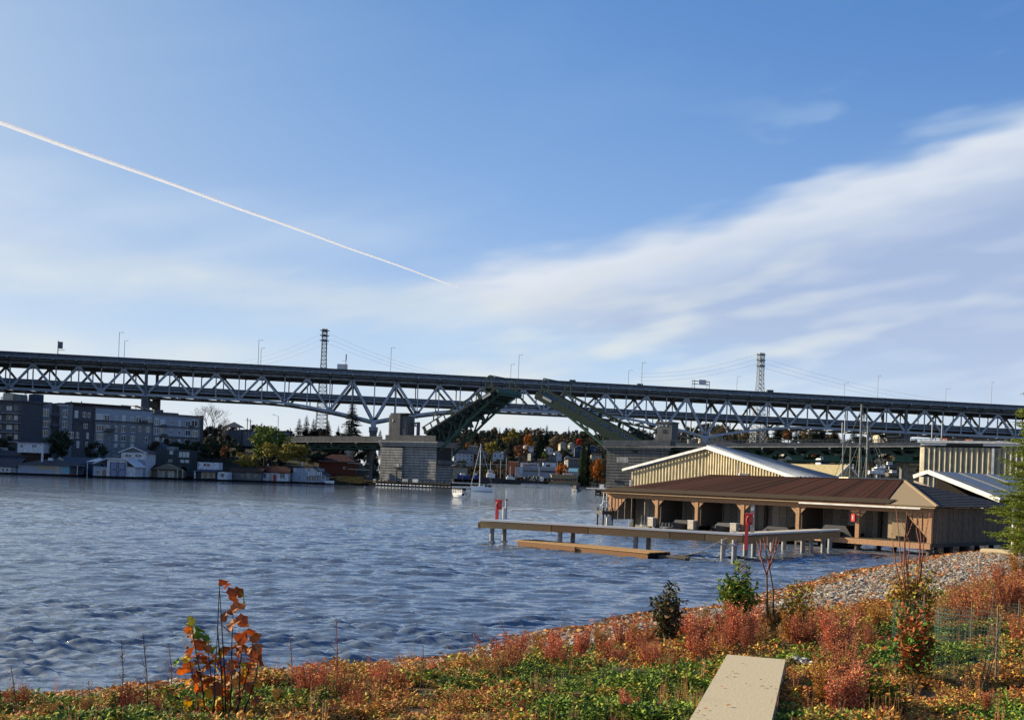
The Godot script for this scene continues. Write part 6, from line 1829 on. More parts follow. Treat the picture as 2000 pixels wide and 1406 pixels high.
func cottage(u: float, vb: float, wpx: float, hpx: float, d: float, wm: Material, rm: Material, label: String, gable := true, turn := 0.3) -> void:
	var o3 := at(u, vb, d)
	var f := Transform3D(Basis(Vector3.UP, turn), o3)
	var k := d / FOCAL
	var w := wpx * k; var h := hpx * k * 0.68
	var o := thing("hill_house", label, "house", f, "houses on the far hill")
	bx(o, "wall", wm, Vector3(0, h / 2 - 1.5, -w * 0.4), Vector3(w, h + 3, w * 0.8))
	if gable:
		gable_wall(o, wm, -w / 2, w / 2, -w * 0.8, 0.02, h, hpx * k)
		gable_roof(o, rm, -w / 2, w / 2, -w * 0.8, 0, h, hpx * k, 0.5, false, M.white_paint)
	else:
		gable_roof(o, rm, -w / 2, w / 2, -w * 0.8, 0, h, hpx * k, 0.5, true)
	var n := maxi(2, int(w / 3.2))
	for i in n:
		for r in (2 if h > 5.5 else 1):
			window(o, Vector3(lerpf(-w / 2, w / 2, (i + 0.5) / n), h * (0.3 + 0.42 * r) if h > 5.5 else h * 0.5, 0.0), 1.5, 1.5, M.white_paint, M.glass_dark, 1)
		window(o, Vector3(-w / 2, h * 0.55, -w * 0.8 * (i + 0.5) / n), 1.2, 1.4, M.white_paint, M.glass_dark, 1, Basis(Vector3.UP, -PI / 2))

func make_far_shore() -> void:
	var H := [
		[905, 902, 44, 24, 800, M.siding_white, M.roof_slate, "large pale house with stacked decks left of the yacht mast", false],
		[941, 902, 22, 22, 800, M.siding_grey, M.roof_slate, "grey gabled house just right of the yacht mast", true],
		[922, 880, 20, 10, 900, M.siding_slate, M.roof_slate, "dark house roof above the decked house", false],
		[972, 895, 20, 14, 820, M.siding_white, M.roof_brown, "small white house below the olive trees", true],
		[990, 888, 14, 9, 900, M.siding_grey, M.roof_slate, "small grey house between dark evergreens on the hill", true],
		[1035, 878, 16, 11, 980, M.siding_white, M.roof_slate, "white gable beside the tall orange tree", true],
		[1045, 893, 18, 10, 880, M.siding_grey, M.roof_slate, "grey house with dormers below the orange tree", false],
		[1072, 884, 16, 11, 960, M.siding_white, M.roof_slate, "white house high on the hill right of the dark rounded evergreen", true],
		[1078, 898, 18, 11, 860, M.siding_grey, M.roof_brown, "grey house in the middle of the hill", true],
		[1090, 893, 14, 12, 900, M.siding_white, M.roof_slate, "narrow white house with a steep gable right of centre", true],
		[1100, 874, 12, 11, 1020, M.siding_cream, M.roof_brown, "cream house below the lone pointed fir", true],
		[1117, 880, 10, 16, 950, M.siding_cream, M.roof_slate, "tall cream gable left of the scarlet tree", true],
		[1131, 885, 17, 15, 900, M.siding_navy, M.roof_slate, "navy blue house with white trim under the scarlet tree", true],
		[1157, 882, 20, 12, 900, M.siding_navy, M.roof_slate, "navy house with a white arched gable behind the right leaf", true],
		[1165, 896, 22, 11, 860, M.siding_cream, M.roof_brown, "cream house with yellow shrubs behind the right leaf", false],
		[1122, 908, 26, 14, 800, M.siding_grey, M.roof_slate, "long grey roofed house left of the cypress", false],
		[1058, 905, 16, 9, 820, M.siding_grey, M.roof_brown, "low house behind the white waterfront store", false],
		[1015, 900, 14, 9, 860, M.siding_tan, M.roof_brown, "tan house left of the waterfront store", true],
		[890, 880, 16, 10, 950, M.siding_grey, M.roof_brown, "dim house behind the left leaf's pier", false],
		[1108, 904, 10, 14, 820, M.siding_white, M.roof_slate, "white double gabled house by the orange maple", true],
		[1390, 866, 44, 22, 620, M.siding_cream, M.roof_brown, "cream flat building at the foot of the freeway pier", false],
		[1425, 872, 30, 9, 640, M.siding_grey, M.roof_slate, "grey roof right of the cream building over the right approach", false],
		[1740, 872, 44, 34, 640, M.siding_cream, M.roof_brown, "cream gable under the freeway at the dark right pier", true],
		[1868, 870, 36, 22, 640, M.siding_brick, M.roof_brown, "red brick house under the freeway at the right", true],
		[1925, 872, 60, 22, 650, M.siding_brick, M.roof_brown, "long brick building at the right end under the freeway", false],
		[1555, 890, 60, 10, 500, M.siding_cream, M.roof_brown, "long cream house seen through the green girder", false],
		[1612, 894, 20, 14, 480, M.siding_white, M.roof_brown, "white house seen through the green girder", true]]
	for s in H: cottage(s[0], s[1], s[2], s[3], s[4], s[5], s[6], s[7], s[8], R(-0.1, 0.55))
	shore_buildings()
	var T := [
		["evergreen", "fir3", 928, 875, 840, 36, 1000, "fir_dark", "broad dark conifer at the left end of the far ridge"],
		["conifer", "fir0", 932, 862, 838, 10, 1180, "fir_grey", "first thin fir from the left on the far ridge"],
		["conifer", "fir2", 942, 862, 839, 9, 1180, "fir_grey", "second thin fir from the left on the far ridge"],
		["conifer", "fir0", 950, 868, 838, 16, 1150, "fir_grey", "grey fir with a flat crown on the far ridge"],
		["conifer", "fir1", 962, 866, 840, 16, 1150, "fir_dark", "dark pointed fir left of the pale bare crowns"],
		["conifer", "fir2", 969, 866, 842, 7, 1150, "fir_dark", "slender fir beside the dark pointed one"],
		["conifer", "fir2", 975, 864, 834, 12, 1180, "fir_dark", "tall slim fir on the far ridge above the olive tree"],
		["conifer", "fir0", 989, 864, 834, 13, 1180, "fir_grey", "pale slim fir left of the big round crown"],
		["broadleaf_tree", "round0", 1003, 870, 837, 26, 1100, "leaf_olive", "big round olive crown on the far ridge"],
		["conifer", "fir2", 1010, 866, 838, 10, 1150, "fir_grey", "grey fir close behind the round olive crown"],
		["conifer", "fir1", 1032, 866, 841, 10, 1160, "fir_dark", "dark fir behind the tall orange tree"],
		["broadleaf_tree", "round2", 1031, 880, 848, 19, 980, "leaf_orange", "tall bright orange tree on the middle of the hill"],
		["conifer", "fir1", 1055, 868, 832, 18, 1100, "fir_dark", "left one of the two tall firs on the far ridge"],
		["conifer", "fir3", 1067, 870, 829, 24, 1100, "fir_dark", "right and taller of the two tall firs on the far ridge"],
		["conifer", "fir2", 1079, 868, 850, 8, 1150, "fir_dark", "small fir right of the two tall firs"],
		["conifer", "fir2", 1088, 866, 848, 6, 1150, "fir_dark", "lone small fir on the skyline right of centre"],
		["conifer", "fir2", 1110, 868, 831, 11, 1100, "fir_dark", "tall narrow fir left of the round dark crown"],
		["broadleaf_tree", "round1", 1132, 872, 846, 28, 1000, "leaf_dark", "round dark crown behind the scarlet tree"],
		["broadleaf_tree", "round2", 1131, 874, 856, 13, 930, "leaf_scarlet", "scarlet tree above the navy house"],
		["broadleaf_tree", "round1", 961, 896, 860, 34, 880, "leaf_olive", "olive tree in the middle of the left slope"],
		["broadleaf_tree", "round0", 975, 890, 856, 24, 900, "leaf_dark", "dark green tree right of the olive one"],
		["evergreen", "fir3", 996, 900, 860, 36, 850, "fir_dark", "wide dark blue evergreen in front of the middle houses"],
		["broadleaf_tree", "round3", 1018, 900, 868, 34, 860, "leaf_rust", "pinkish brown tree on the slope by the orange one"],
		["evergreen", "column0", 1055, 900, 856, 34, 860, "fir_green", "broad cone-shaped green tree in the middle of the slope"],
		["broadleaf_tree", "round2", 988, 866, 854, 20, 1050, "leaf_yellow", "yellow tinged tree on the ridge left of centre"],
		["broadleaf_tree", "round1", 914, 884, 866, 22, 930, "leaf_dark", "dark tree above the decked house"],
		["broadleaf_tree", "round2", 912, 877, 865, 8, 900, "leaf_orange", "small orange tree above the decked house"],
		["broadleaf_tree", "round3", 931, 882, 864, 16, 930, "leaf_tan", "tan bare crown left of the yacht mast top"],
		["broadleaf_tree", "round0", 1085, 880, 852, 30, 1060, "leaf_tan", "tan leafless crown on the far ridge right of the firs"],
		["broadleaf_tree", "round1", 1100, 878, 854, 26, 1060, "leaf_tan", "second tan crown beside the lone narrow fir"],
		["broadleaf_tree", "round3", 1020, 872, 856, 26, 1080, "leaf_dark", "dark shrubby tree left of the orange tree"],
		["broadleaf_tree", "round3", 1104, 900, 874, 28, 840, "leaf_dark", "dark rounded evergreen left of the cypress"],
		["broadleaf_tree", "round0", 1064, 898, 884, 18, 850, "leaf_green", "small green tree beside the cone-shaped one"],
		["broadleaf_tree", "round2", 1140, 905, 890, 20, 800, "leaf_dark", "low dark tree behind the cypress"],
		["broadleaf_tree", "round1", 950, 910, 894, 20, 780, "leaf_dark", "low dark tree behind the fishing boats"],
		["broadleaf_tree", "round0", 975, 912, 897, 30, 770, "leaf_dark", "dark brush behind the fishing boat masts"],
		["broadleaf_tree", "round2", 1000, 906, 892, 24, 790, "leaf_dark", "dark brush above the brick shed"],
		["broadleaf_tree", "round3", 900, 914, 898, 30, 760, "leaf_dark", "dark hedge behind the dry-docked blue boat"],
		["broadleaf_tree", "round1", 1097, 936, 904, 28, 690, "leaf_orange", "round orange maple on the waterfront left of the cypress"],
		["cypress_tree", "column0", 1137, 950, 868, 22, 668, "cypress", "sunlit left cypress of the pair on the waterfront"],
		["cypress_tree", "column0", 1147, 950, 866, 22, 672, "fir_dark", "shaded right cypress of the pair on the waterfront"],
		["broadleaf_tree", "round0", 1166, 952, 896, 36, 664, "leaf_orange", "large rust orange tree left of the right bridge pier"],
		["broadleaf_tree", "round3", 1172, 930, 900, 30, 680, "leaf_rust", "brown upper crown behind the rust orange tree"],
		["conifer", "fir2", 1256, 862, 838, 13, 720, "fir_dark", "small fir left of the right operator's tower"],
		["broadleaf_tree", "round1", 1248, 862, 846, 20, 720, "leaf_dark", "low dark tree left of the right operator's tower"],
		["conifer", "fir2", 1269, 862, 836, 11, 720, "fir_green", "pointed fir close to the right operator's tower"],
		["broadleaf_tree", "round0", 1318, 866, 846, 26, 740, "leaf_dark", "dark tree right of the right operator's tower"],
		["conifer", "fir0", 1334, 864, 836, 10, 740, "fir_dark", "thin fir over the right approach left of the cream building"],
		["conifer", "fir2", 1347, 866, 842, 9, 740, "fir_dark", "small fir next to the cream building"],
		["broadleaf_tree", "round2", 1366, 866, 846, 22, 760, "leaf_dark", "dark tree left of the cream building"],
		["conifer", "fir2", 1408, 864, 842, 10, 740, "fir_dark", "first fir right of the freeway pier base"],
		["conifer", "fir0", 1420, 864, 843, 12, 745, "fir_dark", "second fir right of the freeway pier base"],
		["conifer", "fir2", 1435, 864, 838, 13, 745, "fir_dark", "third and taller fir right of the freeway pier base"],
		["broadleaf_tree", "round1", 1452, 866, 836, 24, 760, "leaf_tan", "tan bare crown right of the freeway pier base"],
		["conifer", "fir1", 1492, 864, 826, 22, 720, "fir_dark", "dark fir behind the pale pylon's feet"],
		["conifer", "fir3", 1518, 862, 822, 36, 700, "fir_dark", "widest dark fir over the right approach"],
		["broadleaf_tree", "round2", 1540, 864, 838, 26, 720, "leaf_rust", "brown tree between two firs over the right approach"],
		["conifer", "fir1", 1556, 864, 832, 22, 710, "fir_green", "green fir right of the brown tree"],
		["broadleaf_tree", "round0", 1576, 864, 836, 24, 730, "leaf_tan", "tan tree left of the layered fir"],
		["conifer", "fir3", 1591, 862, 826, 32, 700, "fir_green", "layered fir over the green girder"],
		["conifer", "fir1", 1606, 862, 828, 20, 700, "fir_dark", "dark fir touching the layered one"],
		["conifer", "fir1", 1630, 864, 834, 24, 700, "fir_green", "lone fir left of the yacht masts"],
		["conifer", "fir0", 1668, 864, 828, 24, 700, "fir_dark", "fir behind the yacht masts"],
		["broadleaf_tree", "round1", 1708, 866, 836, 34, 710, "leaf_dark", "green tree right of the yacht masts"],
		["broadleaf_tree", "round3", 1772, 866, 830, 44, 700, "leaf_dark", "dark tree by the dark freeway pier at the right"],
		["broadleaf_tree", "round0", 1828, 866, 834, 36, 700, "leaf_dark", "dark tree above the tan metal building"],
		["broadleaf_tree", "round2", 1905, 868, 842, 30, 690, "leaf_tan", "tan tree above the tan metal building's right part"],
		["broadleaf_tree", "round2", 1590, 900, 882, 44, 420, "leaf_rust", "brown brush seen through the arches of the green girder"],
		["broadleaf_tree", "round0", 1500, 900, 876, 50, 430, "leaf_dark", "dark brush behind the blue metal roof"],
		["broadleaf_tree", "round1", 1660, 912, 880, 60, 420, "leaf_dark", "dark brush behind the boatyard masts"],
		["broadleaf_tree", "round3", 1742, 915, 880, 60, 420, "leaf_tan", "tan brush under the right approach"],
		["broadleaf_tree", "round0", 1420, 885, 868, 60, 460, "leaf_dark", "dark brush over the yellow gable"]]
	for t in T:
		tree(t[0], t[1], t[2], t[3], t[4], t[5], t[6], t[7], t[8], "trees over the right approach" if t[2] > 1230 else "trees on the far hill")
	# the far wood, fading along the ridge, that reads as one mass
	var where := []; var cols := []
	for i in 620:
		var a := R(-0.06, 0.62)
		var z := R(850, 1500)
		var s := R(9, 19) * (0.75 if z < 1000 else 1.0)
		if a < 0.11:
			if z < 1100 and rng.randf() < 0.6: continue
			s *= 0.72
		var y := hill_far(a * z, z)
		where.append(Transform3D(Basis(Vector3.UP, R(0, TAU)).scaled(Vector3(s * R(0.7, 1.1), s, s * R(0.7, 1.1))), Vector3(a * z, y, -z)))
		cols.append([Color(0.03, 0.045, 0.03), Color(0.05, 0.055, 0.035), Color(0.10, 0.085, 0.05), Color(0.035, 0.05, 0.035), Color(0.13, 0.085, 0.05)][i % 5])
	var low_w := []; var low_c := []
	for i in 900:
		var a := R(-0.06, 0.115)
		var z := R(765, 1300)
		var s := R(3.5, 7.0)
		low_w.append(Transform3D(Basis(Vector3.UP, R(0, TAU)).scaled(Vector3(s * 1.5, s, s * 1.5)), Vector3(a * z, hill_far(a * z, z) - 0.18 * s, -z)))
		low_c.append([Color(0.03, 0.045, 0.028), Color(0.055, 0.06, 0.035), Color(0.11, 0.085, 0.05), Color(0.04, 0.05, 0.035), Color(0.16, 0.08, 0.04)][i % 5])
	tag(scatter(self, "garden_brush", kinds["round1"], M.tint, low_w, low_c), "garden hedges and brush between the houses on the far hill", "brush", "", "stuff")
	tag(scatter(self, "far_wood", kinds["round3"], M.tint, where, cols), "mixed trees and brush covering the far hillside", "woods", "", "stuff")
	where = []; cols = []
	for i in 260:
		var a := R(-0.9, -0.13)
		var z := R(372, 900)
		var s := R(6, 12)
		where.append(Transform3D(Basis(Vector3.UP, R(0, TAU)).scaled(Vector3(s, s, s)), Vector3(a * z, hill_left(a * z, z) - 1.0, -z)))
		cols.append([Color(0.022, 0.028, 0.018), Color(0.03, 0.036, 0.02), Color(0.05, 0.04, 0.028)][i % 3])
	tag(scatter(self, "hillside_brush", kinds["round1"], M.tint, where, cols), "dark brush covering the left hillside behind the float homes", "brush", "", "stuff")

func shore_buildings() -> void:
	var f := hframe(1050, 716.0)
	var o := thing("waterfront_store", "long white and blue grey waterfront building with a lettered white band", "building", f)
	var w := wall_px(o, f, "wall", M.siding_blue, 1021, 1092, 913, 934, 0.0, 16.0)
	bx(o, "roof", M.siding_white, Vector3((w[0] + w[1]) / 2, w[3] + 0.2, -8), Vector3(w[1] - w[0] + 0.6, 0.4, 16.6))
	w = wall_px(o, f, "upper_wall", M.siding_white, 1017, 1053, 904, 914, -2.0, 12.0)
	wall_px(o, f, "upper_wall", M.siding_white, 1061, 1086, 904, 914, -2.5, 12.0)
	wall_px(o, f, "entrance_wall", M.siding_white, 1006, 1021, 912, 932, 0.4, 10.0)
	for i in 9: bx(o, "sign_letter", M.siding_brick, hit(f, 1022 + i * 3.2, 908.5, -1.95), Vector3(0.62 + 0.12 * (i % 3), 1.35, 0.1))
	wall_px(o, f, "window_band", M.glass_dark, 1023, 1090, 919, 922, 0.08, 0.2)
	win_px(o, f, 1071, 909.5, 8, 4.5, -2.5, M.siding_grey, M.glass_dark, 2)
	f = hframe(1002, 725.0); o = thing("brick_shed", "red brick box building left of the lettered waterfront store", "building", f)
	w = wall_px(o, f, "wall", M.siding_brick, 992, 1012, 902, 926, 0.0, 10.0)
	bx(o, "roof", M.siding_cream, Vector3((w[0] + w[1]) / 2, w[3] + 0.2, -5), Vector3(w[1] - w[0] + 0.6, 0.4, 10.6))
	f = hframe(898, 700.0); o = thing("boat_shed", "pale tan shed behind the blue boat on the dry dock", "building", f)
	w = wall_px(o, f, "wall", M.siding_cream, 884, 911, 915, 940, 0.0, 12.0)
	bx(o, "roof", M.siding_cream, Vector3((w[0] + w[1]) / 2, w[3] + 0.3, -6), Vector3(w[1] - w[0] + 0.6, 0.5, 13))
	f = hframe(1100, 664.0); o = thing("restaurant", "yellow waterfront restaurant with a row of dark windows and terrace", "restaurant", f)
	w = wall_px(o, f, "wall", M.yellow_plain, 1077, 1128, 928.5, 946, 0.0, 9.0)
	for i in 12: win_px(o, f, 1080 + i * 4.05, 937, 3.5, 6, 0.0, M.siding_cream, M.glass_dark)
	bx(o, "roof", M.siding_cream, Vector3((w[0] + w[1]) / 2, w[3] + 0.25, -4.5), Vector3(w[1] - w[0] + 0.8, 0.5, 10))
	for i in 3: bx(o, "roof_unit", M.white_paint, Vector3(lerpf(w[0], w[1], 0.5 + i * 0.13), w[3] + 0.9, -5), Vector3(1.6, 0.9, 1.6))
	bx(o, "terrace", M.siding_tan, Vector3((w[0] + w[1]) / 2, 0.9, 2.5), Vector3(w[1] - w[0] + 3, 0.6, 6.0))
	for i in 14: bx(o, "terrace_rail", M.siding_cream, Vector3(lerpf(w[0] - 1, w[1] + 1, i / 13.0), 1.7, 5.4), Vector3(0.25, 1.0, 0.1))
	for i in 9: tb(o, "parasol", M.leaf_orange_paint, Vector3(lerpf(w[0], w[1], (i + 0.5) / 9), 2.6 + 0.2 * (i % 2), 3.0), Vector3(lerpf(w[0], w[1], (i + 0.5) / 9), 3.0, 3.0), 0.8)
	bx(o, "green_gable", M.siding_green, hit(f, 1073.5, 938, 0.3), Vector3(2.2, 3.6, 3.0))
	f = hframe(1118, 700.0); o = thing("boat_house", "blue green metal roofed boat shed behind the restaurant", "building", f)
	w = wall_px(o, f, "wall", M.siding_white, 1103, 1130, 921, 936, 0.0, 8.0)
	gable_roof(o, M.siding_teal, w[0], w[1], -8, 0, w[3], w[3] + 2.2)
	for u in [1108, 1116, 1124]: win_px(o, f, u, 928, 4, 5, 0.0, M.white_paint, M.glass_dark)
	# quay under the far shore
	f = hframe(1010, 662.0); o = thing("quay", "dark timber quay along the far shore below the fishing boats", "quay", f)
	w = wall_px(o, f, "wall", M.timber_black, 886, 1076, 938, 947, 0.0, 8.0)
	for i in 12: tb(o, "pile", M.timber_grey, Vector3(lerpf(w[0], w[1], i / 11.0), -1, 0.4), Vector3(lerpf(w[0], w[1], i / 11.0), w[3] + R(0.5, 2.5), 0.4), 0.3)
	f = hframe(1065, 640.0)
	var a := hit(f, 1018, 948); var b := hit(f, 1112, 951)
	o = thing("log_boom", "long white floating boom in front of the far quay", "boom", f)
	br(o, "boom", M.white_paint, Vector3(a.x, 0.15, 0), Vector3(b.x, 0.15, 3), 1.2, 0.9)
	# a pale elevated pipe or road edge across the foot of the hill
	f = hframe(960, 752.0); o = thing("guard_rail", "thin pale rail of a road along the foot of the far hill", "rail", f)
	br(o, "rail", M.siding_cream, hit(f, 886, 905), hit(f, 1055, 909), 0.5, 0.55)
	for i in 18:
		var q := hit(f, 886, 905).lerp(hit(f, 1055, 909), i / 17.0)
		bx(o, "post", M.siding_grey, q - Vector3(0, 1.2, 0), Vector3(0.3, 2.2, 0.3))
	# tall light poles on the shore
	var k := 0
	for s in [[1052.5, 912, 944, 665], [988, 893, 942, 690], [977, 898, 942, 692], [1088, 902, 930, 700]]:
		var p := at(s[0], s[2], s[3])
		o = thing("mast_pole", ["white pole before the blue grey store", "tallest thin pole among the fishing boats", "second thin pole among the fishing boats", "grey pole beside the orange maple"][k], "pole", Transform3D(Basis(), p))
		tb(o, "pole", M.galvanised, Vector3.ZERO, Vector3(0, (s[2] - s[1]) * s[3] / FOCAL, 0), 0.2)
		bx(o, "cap", M.galvanised, Vector3(0, (s[2] - s[1]) * s[3] / FOCAL, 0), Vector3(1.2, 0.2, 0.3))
		k += 1
	# twin poles right of the masts, behind the right approach
	k = 0
	for s in [[1645, 825, 862, 420], [1650, 818, 862, 425], [1821, 824, 860, 420], [1840, 825, 860, 420]]:
		var p := at(s[0], s[2], s[3])
		o = thing("utility_pole", "%s pale pole from the left standing above the right approach railing" % ORD[k], "utility pole", Transform3D(Basis(), p), "poles above the right approach")
		tb(o, "pole", M.lamp_grey, Vector3(0, -3, 0), Vector3(0, (s[2] - s[1]) * s[3] / FOCAL, 0), 0.22)
		k += 1

func boat_at(called: String, label: String, u: float, v: float, turn: float, cat := "boat") -> Node3D:
	var p := lie(u, v)
	p.y = 0.0
	return thing(called, label, cat, Transform3D(Basis(Vector3.UP, turn), p))

func make_boats() -> void:
	# white picnic boat with a dark canopy, stern quarter towards us
	var o := boat_at("canopy_boat", "small white electric boat with a dark canopy and clear side curtains", 899, 972, 0.8)
	var k := -o.position.z / FOCAL
	hull(o, 30 * k, 14 * k * 1.0, 6.0 * k, M.gelcoat)
	var l := 25.0 * k; var w := 11.5 * k; var h := 17.0 * k
	bx(o, "canopy", M.canvas_dark, Vector3(0, h, -0.3), Vector3(w * 1.15, 0.22, l * 1.02))
	bx(o, "canopy_top", M.canvas_dark, Vector3(0, h + 0.15, -0.3), Vector3(w * 0.9, 0.16, l * 0.85))
	for sx in [-1, 1]:
		for i in 6: bx(o, "post", M.gelcoat, Vector3(sx * w * 0.52, h * 0.66, lerpf(-l / 2, l / 2, i / 5.0) - 0.3), Vector3(0.12, h * 0.68, 0.14))
		bx(o, "side_curtain", M.siding_cream, Vector3(sx * w * 0.51, h * 0.84, -0.3), Vector3(0.05, h * 0.2, l * 0.98))
		bx(o, "coaming", M.gelcoat, Vector3(sx * w * 0.51, h * 0.44, -0.3), Vector3(0.08, h * 0.2, l))
	for i in 4: bx(o, "bench", M.canvas_dark, Vector3(0, 6.5 * k, lerpf(-l / 2, l / 2, (i + 0.5) / 4.0)), Vector3(w * 0.7, 0.5, 0.6))
	# the sloop
	o = boat_at("sailboat", "white sailboat under bare mast motoring through the raised bridge", 941, 960, 1.62)
	k = -o.position.z / FOCAL
	hull(o, 44 * k, 12 * k, 8.5 * k, M.gelcoat, -1.0)
	bx(o, "cabin", M.gelcoat, Vector3(0, 9.5 * k, 0), Vector3(7 * k, 3.5 * k, 17 * k))
	bx(o, "sprayhood", M.canvas_dark, Vector3(0, 11.5 * k, 8 * k), Vector3(8 * k, 4.0 * k, 5 * k))
	bx(o, "dinghy", M.hull_dark, Vector3(0, 11.0 * k, 15 * k), Vector3(8 * k, 4.5 * k, 7 * k))
	tb(o, "mast", M.gelcoat, Vector3(0, 8 * k, -5 * k), Vector3(0.1, 93 * k, -5 * k), 0.09)
	br(o, "boom", M.canvas_dark, Vector3(0, 17 * k, -5 * k), Vector3(0, 16 * k, 11 * k), 0.45, 0.5)
	for y in [38.0, 64.0]: br(o, "spreader", M.gelcoat, Vector3(-4 * k, y * k, -5 * k), Vector3(4 * k, y * k, -5 * k), 0.1, 0.1)
	for e in [[Vector3(0, 9 * k, -22 * k), "forestay"], [Vector3(0, 9 * k, 21 * k), "backstay"], [Vector3(-5 * k, 9 * k, -4 * k), "shroud"], [Vector3(5 * k, 9 * k, -4 * k), "shroud"]]:
		tb(o, e[1], M.galvanised, e[0], Vector3(0.1, 92 * k, -5 * k), 0.075 if e[1] == "forestay" else 0.04)
	for i in 8: tb(o, "stanchion", M.galvanised, Vector3(5 * k, 9 * k, lerpf(-18, 20, i / 7.0) * k), Vector3(5 * k, 12 * k, lerpf(-18, 20, i / 7.0) * k), 0.05)
	# dark workboat
	o = boat_at("workboat", "small dark cabin boat with a white bow heading under the bridge", 1124, 960, 0.6)
	k = -o.position.z / FOCAL
	hull(o, 24 * k, 12 * k, 4.5 * k, M.siding_slate, -1.0)
	bx(o, "cabin", M.siding_dark, Vector3(0, 8 * k, 3 * k), Vector3(9 * k, 8 * k, 9 * k))
	bx(o, "windscreen", M.glass_dark, Vector3(0, 10 * k, -2 * k), Vector3(8 * k, 3 * k, 0.3))
	bx(o, "foredeck", M.siding_grey, Vector3(0, 5 * k, -5 * k), Vector3(8 * k, 1.5 * k, 7 * k))
	# fishing boats at the far quay
	var q := 0
	for s in [[962, 946, 50, 12, M.hull_dark, "black-hulled fishing boat with a tall white wheelhouse at the far quay", 15], [1000, 946, 42, 10, M.hull_dark, "middle black-hulled fishing boat with white deckhouse and gantry", 8], [1040, 946.5, 44, 9, M.hull_dark, "black work barge piled with gear right of the fishing boats", 0]]:
		o = boat_at("fishing_boat", s[5], s[0], s[1], -1.45, "fishing boat")
		var p := at(s[0], s[1], 652.0); o.position = Vector3(p.x, 0, p.z)
		k = 652.0 / FOCAL
		hull(o, s[2] * k, 12 * k, s[3] * k * 0.8, s[4])
		var hh: float = s[3] * k * 0.85
		if s[6] > 0:
			bx(o, "deckhouse", M.gelcoat, Vector3(0, hh + s[6] * k * 0.28, s[2] * k * 0.08), Vector3(7 * k, s[6] * k * 0.6, 16 * k))
			bx(o, "wheelhouse", M.gelcoat, Vector3(0, hh + s[6] * k * 0.75, s[2] * k * 0.1), Vector3(6 * k, s[6] * k * 0.5, 10 * k))
			bx(o, "window_band", M.glass_dark, Vector3(0, hh + s[6] * k * 0.82, s[2] * k * 0.1), Vector3(6.2 * k, s[6] * k * 0.14, 10.2 * k))
			tb(o, "mast", M.galvanised, Vector3(0, hh + s[6] * k, s[2] * k * 0.1), Vector3(0, hh + (s[6] + 18) * k, s[2] * k * 0.1), 0.2)
			br(o, "derrick", M.siding_tan, Vector3(0, hh, -s[2] * k * 0.2), Vector3(0, hh + 26 * k, -s[2] * k * 0.14), 0.3, 0.3)
			br(o, "derrick", M.siding_tan, Vector3(0, hh + 24 * k, -s[2] * k * 0.15), Vector3(2.0, hh + 8 * k, -s[2] * k * 0.42), 0.2, 0.2)
			for i in 6: bx(o, "porthole", M.glass_dark, Vector3(-3.6 * k, hh + s[6] * k * 0.3, s[2] * k * 0.08 + lerpf(-7, 7, i / 5.0) * k), Vector3(0.1, 0.5, 0.5))
		else:
			for i in 22: bx(o, "stacked_gear", [M.siding_grey, M.hull_dark, M.siding_white, M.siding_tan][i % 4], Vector3(R(-4, 4) * k, hh + R(1, 7) * k, R(-19, 16) * k), Vector3(R(0.5, 1.4), R(0.8, 3.6), R(0.5, 1.4)), Basis(Vector3.RIGHT, R(-0.5, 0.5)))
			bx(o, "deck_cabin", M.gelcoat, Vector3(0, hh + 4 * k, -19 * k), Vector3(5 * k, 8 * k, 5 * k))
		q += 1
	for s in [[905, 938, 26, "blue-hulled boat propped on the dry dock by the tan shed", -1.4], [931, 938, 14, "second smaller blue hull left of the sailboat mast", -1.5]]:
		var p := at(s[0], s[1], 672.0)
		o = thing("dry_docked_boat", s[3], "boat", Transform3D(Basis(Vector3.UP, s[4]), p))
		k = 672.0 / FOCAL
		hull(o, s[2] * k, 9 * k, 9 * k, M.hull_blue)
		bx(o, "cabin", M.gelcoat, Vector3(0, 11.5 * k, 2 * k), Vector3(5 * k, 5 * k, s[2] * 0.35 * k))
		bx(o, "cradle", M.timber_grey, Vector3(0, -1.0 * k, 0), Vector3(6 * k, 2 * k, s[2] * 0.6 * k))
		br(o, "ladder_boom", M.siding_tan, Vector3(0, 10 * k, s[2] * 0.3 * k), Vector3(0, 17 * k, s[2] * 0.75 * k), 0.3, 0.3)
	boatyard()

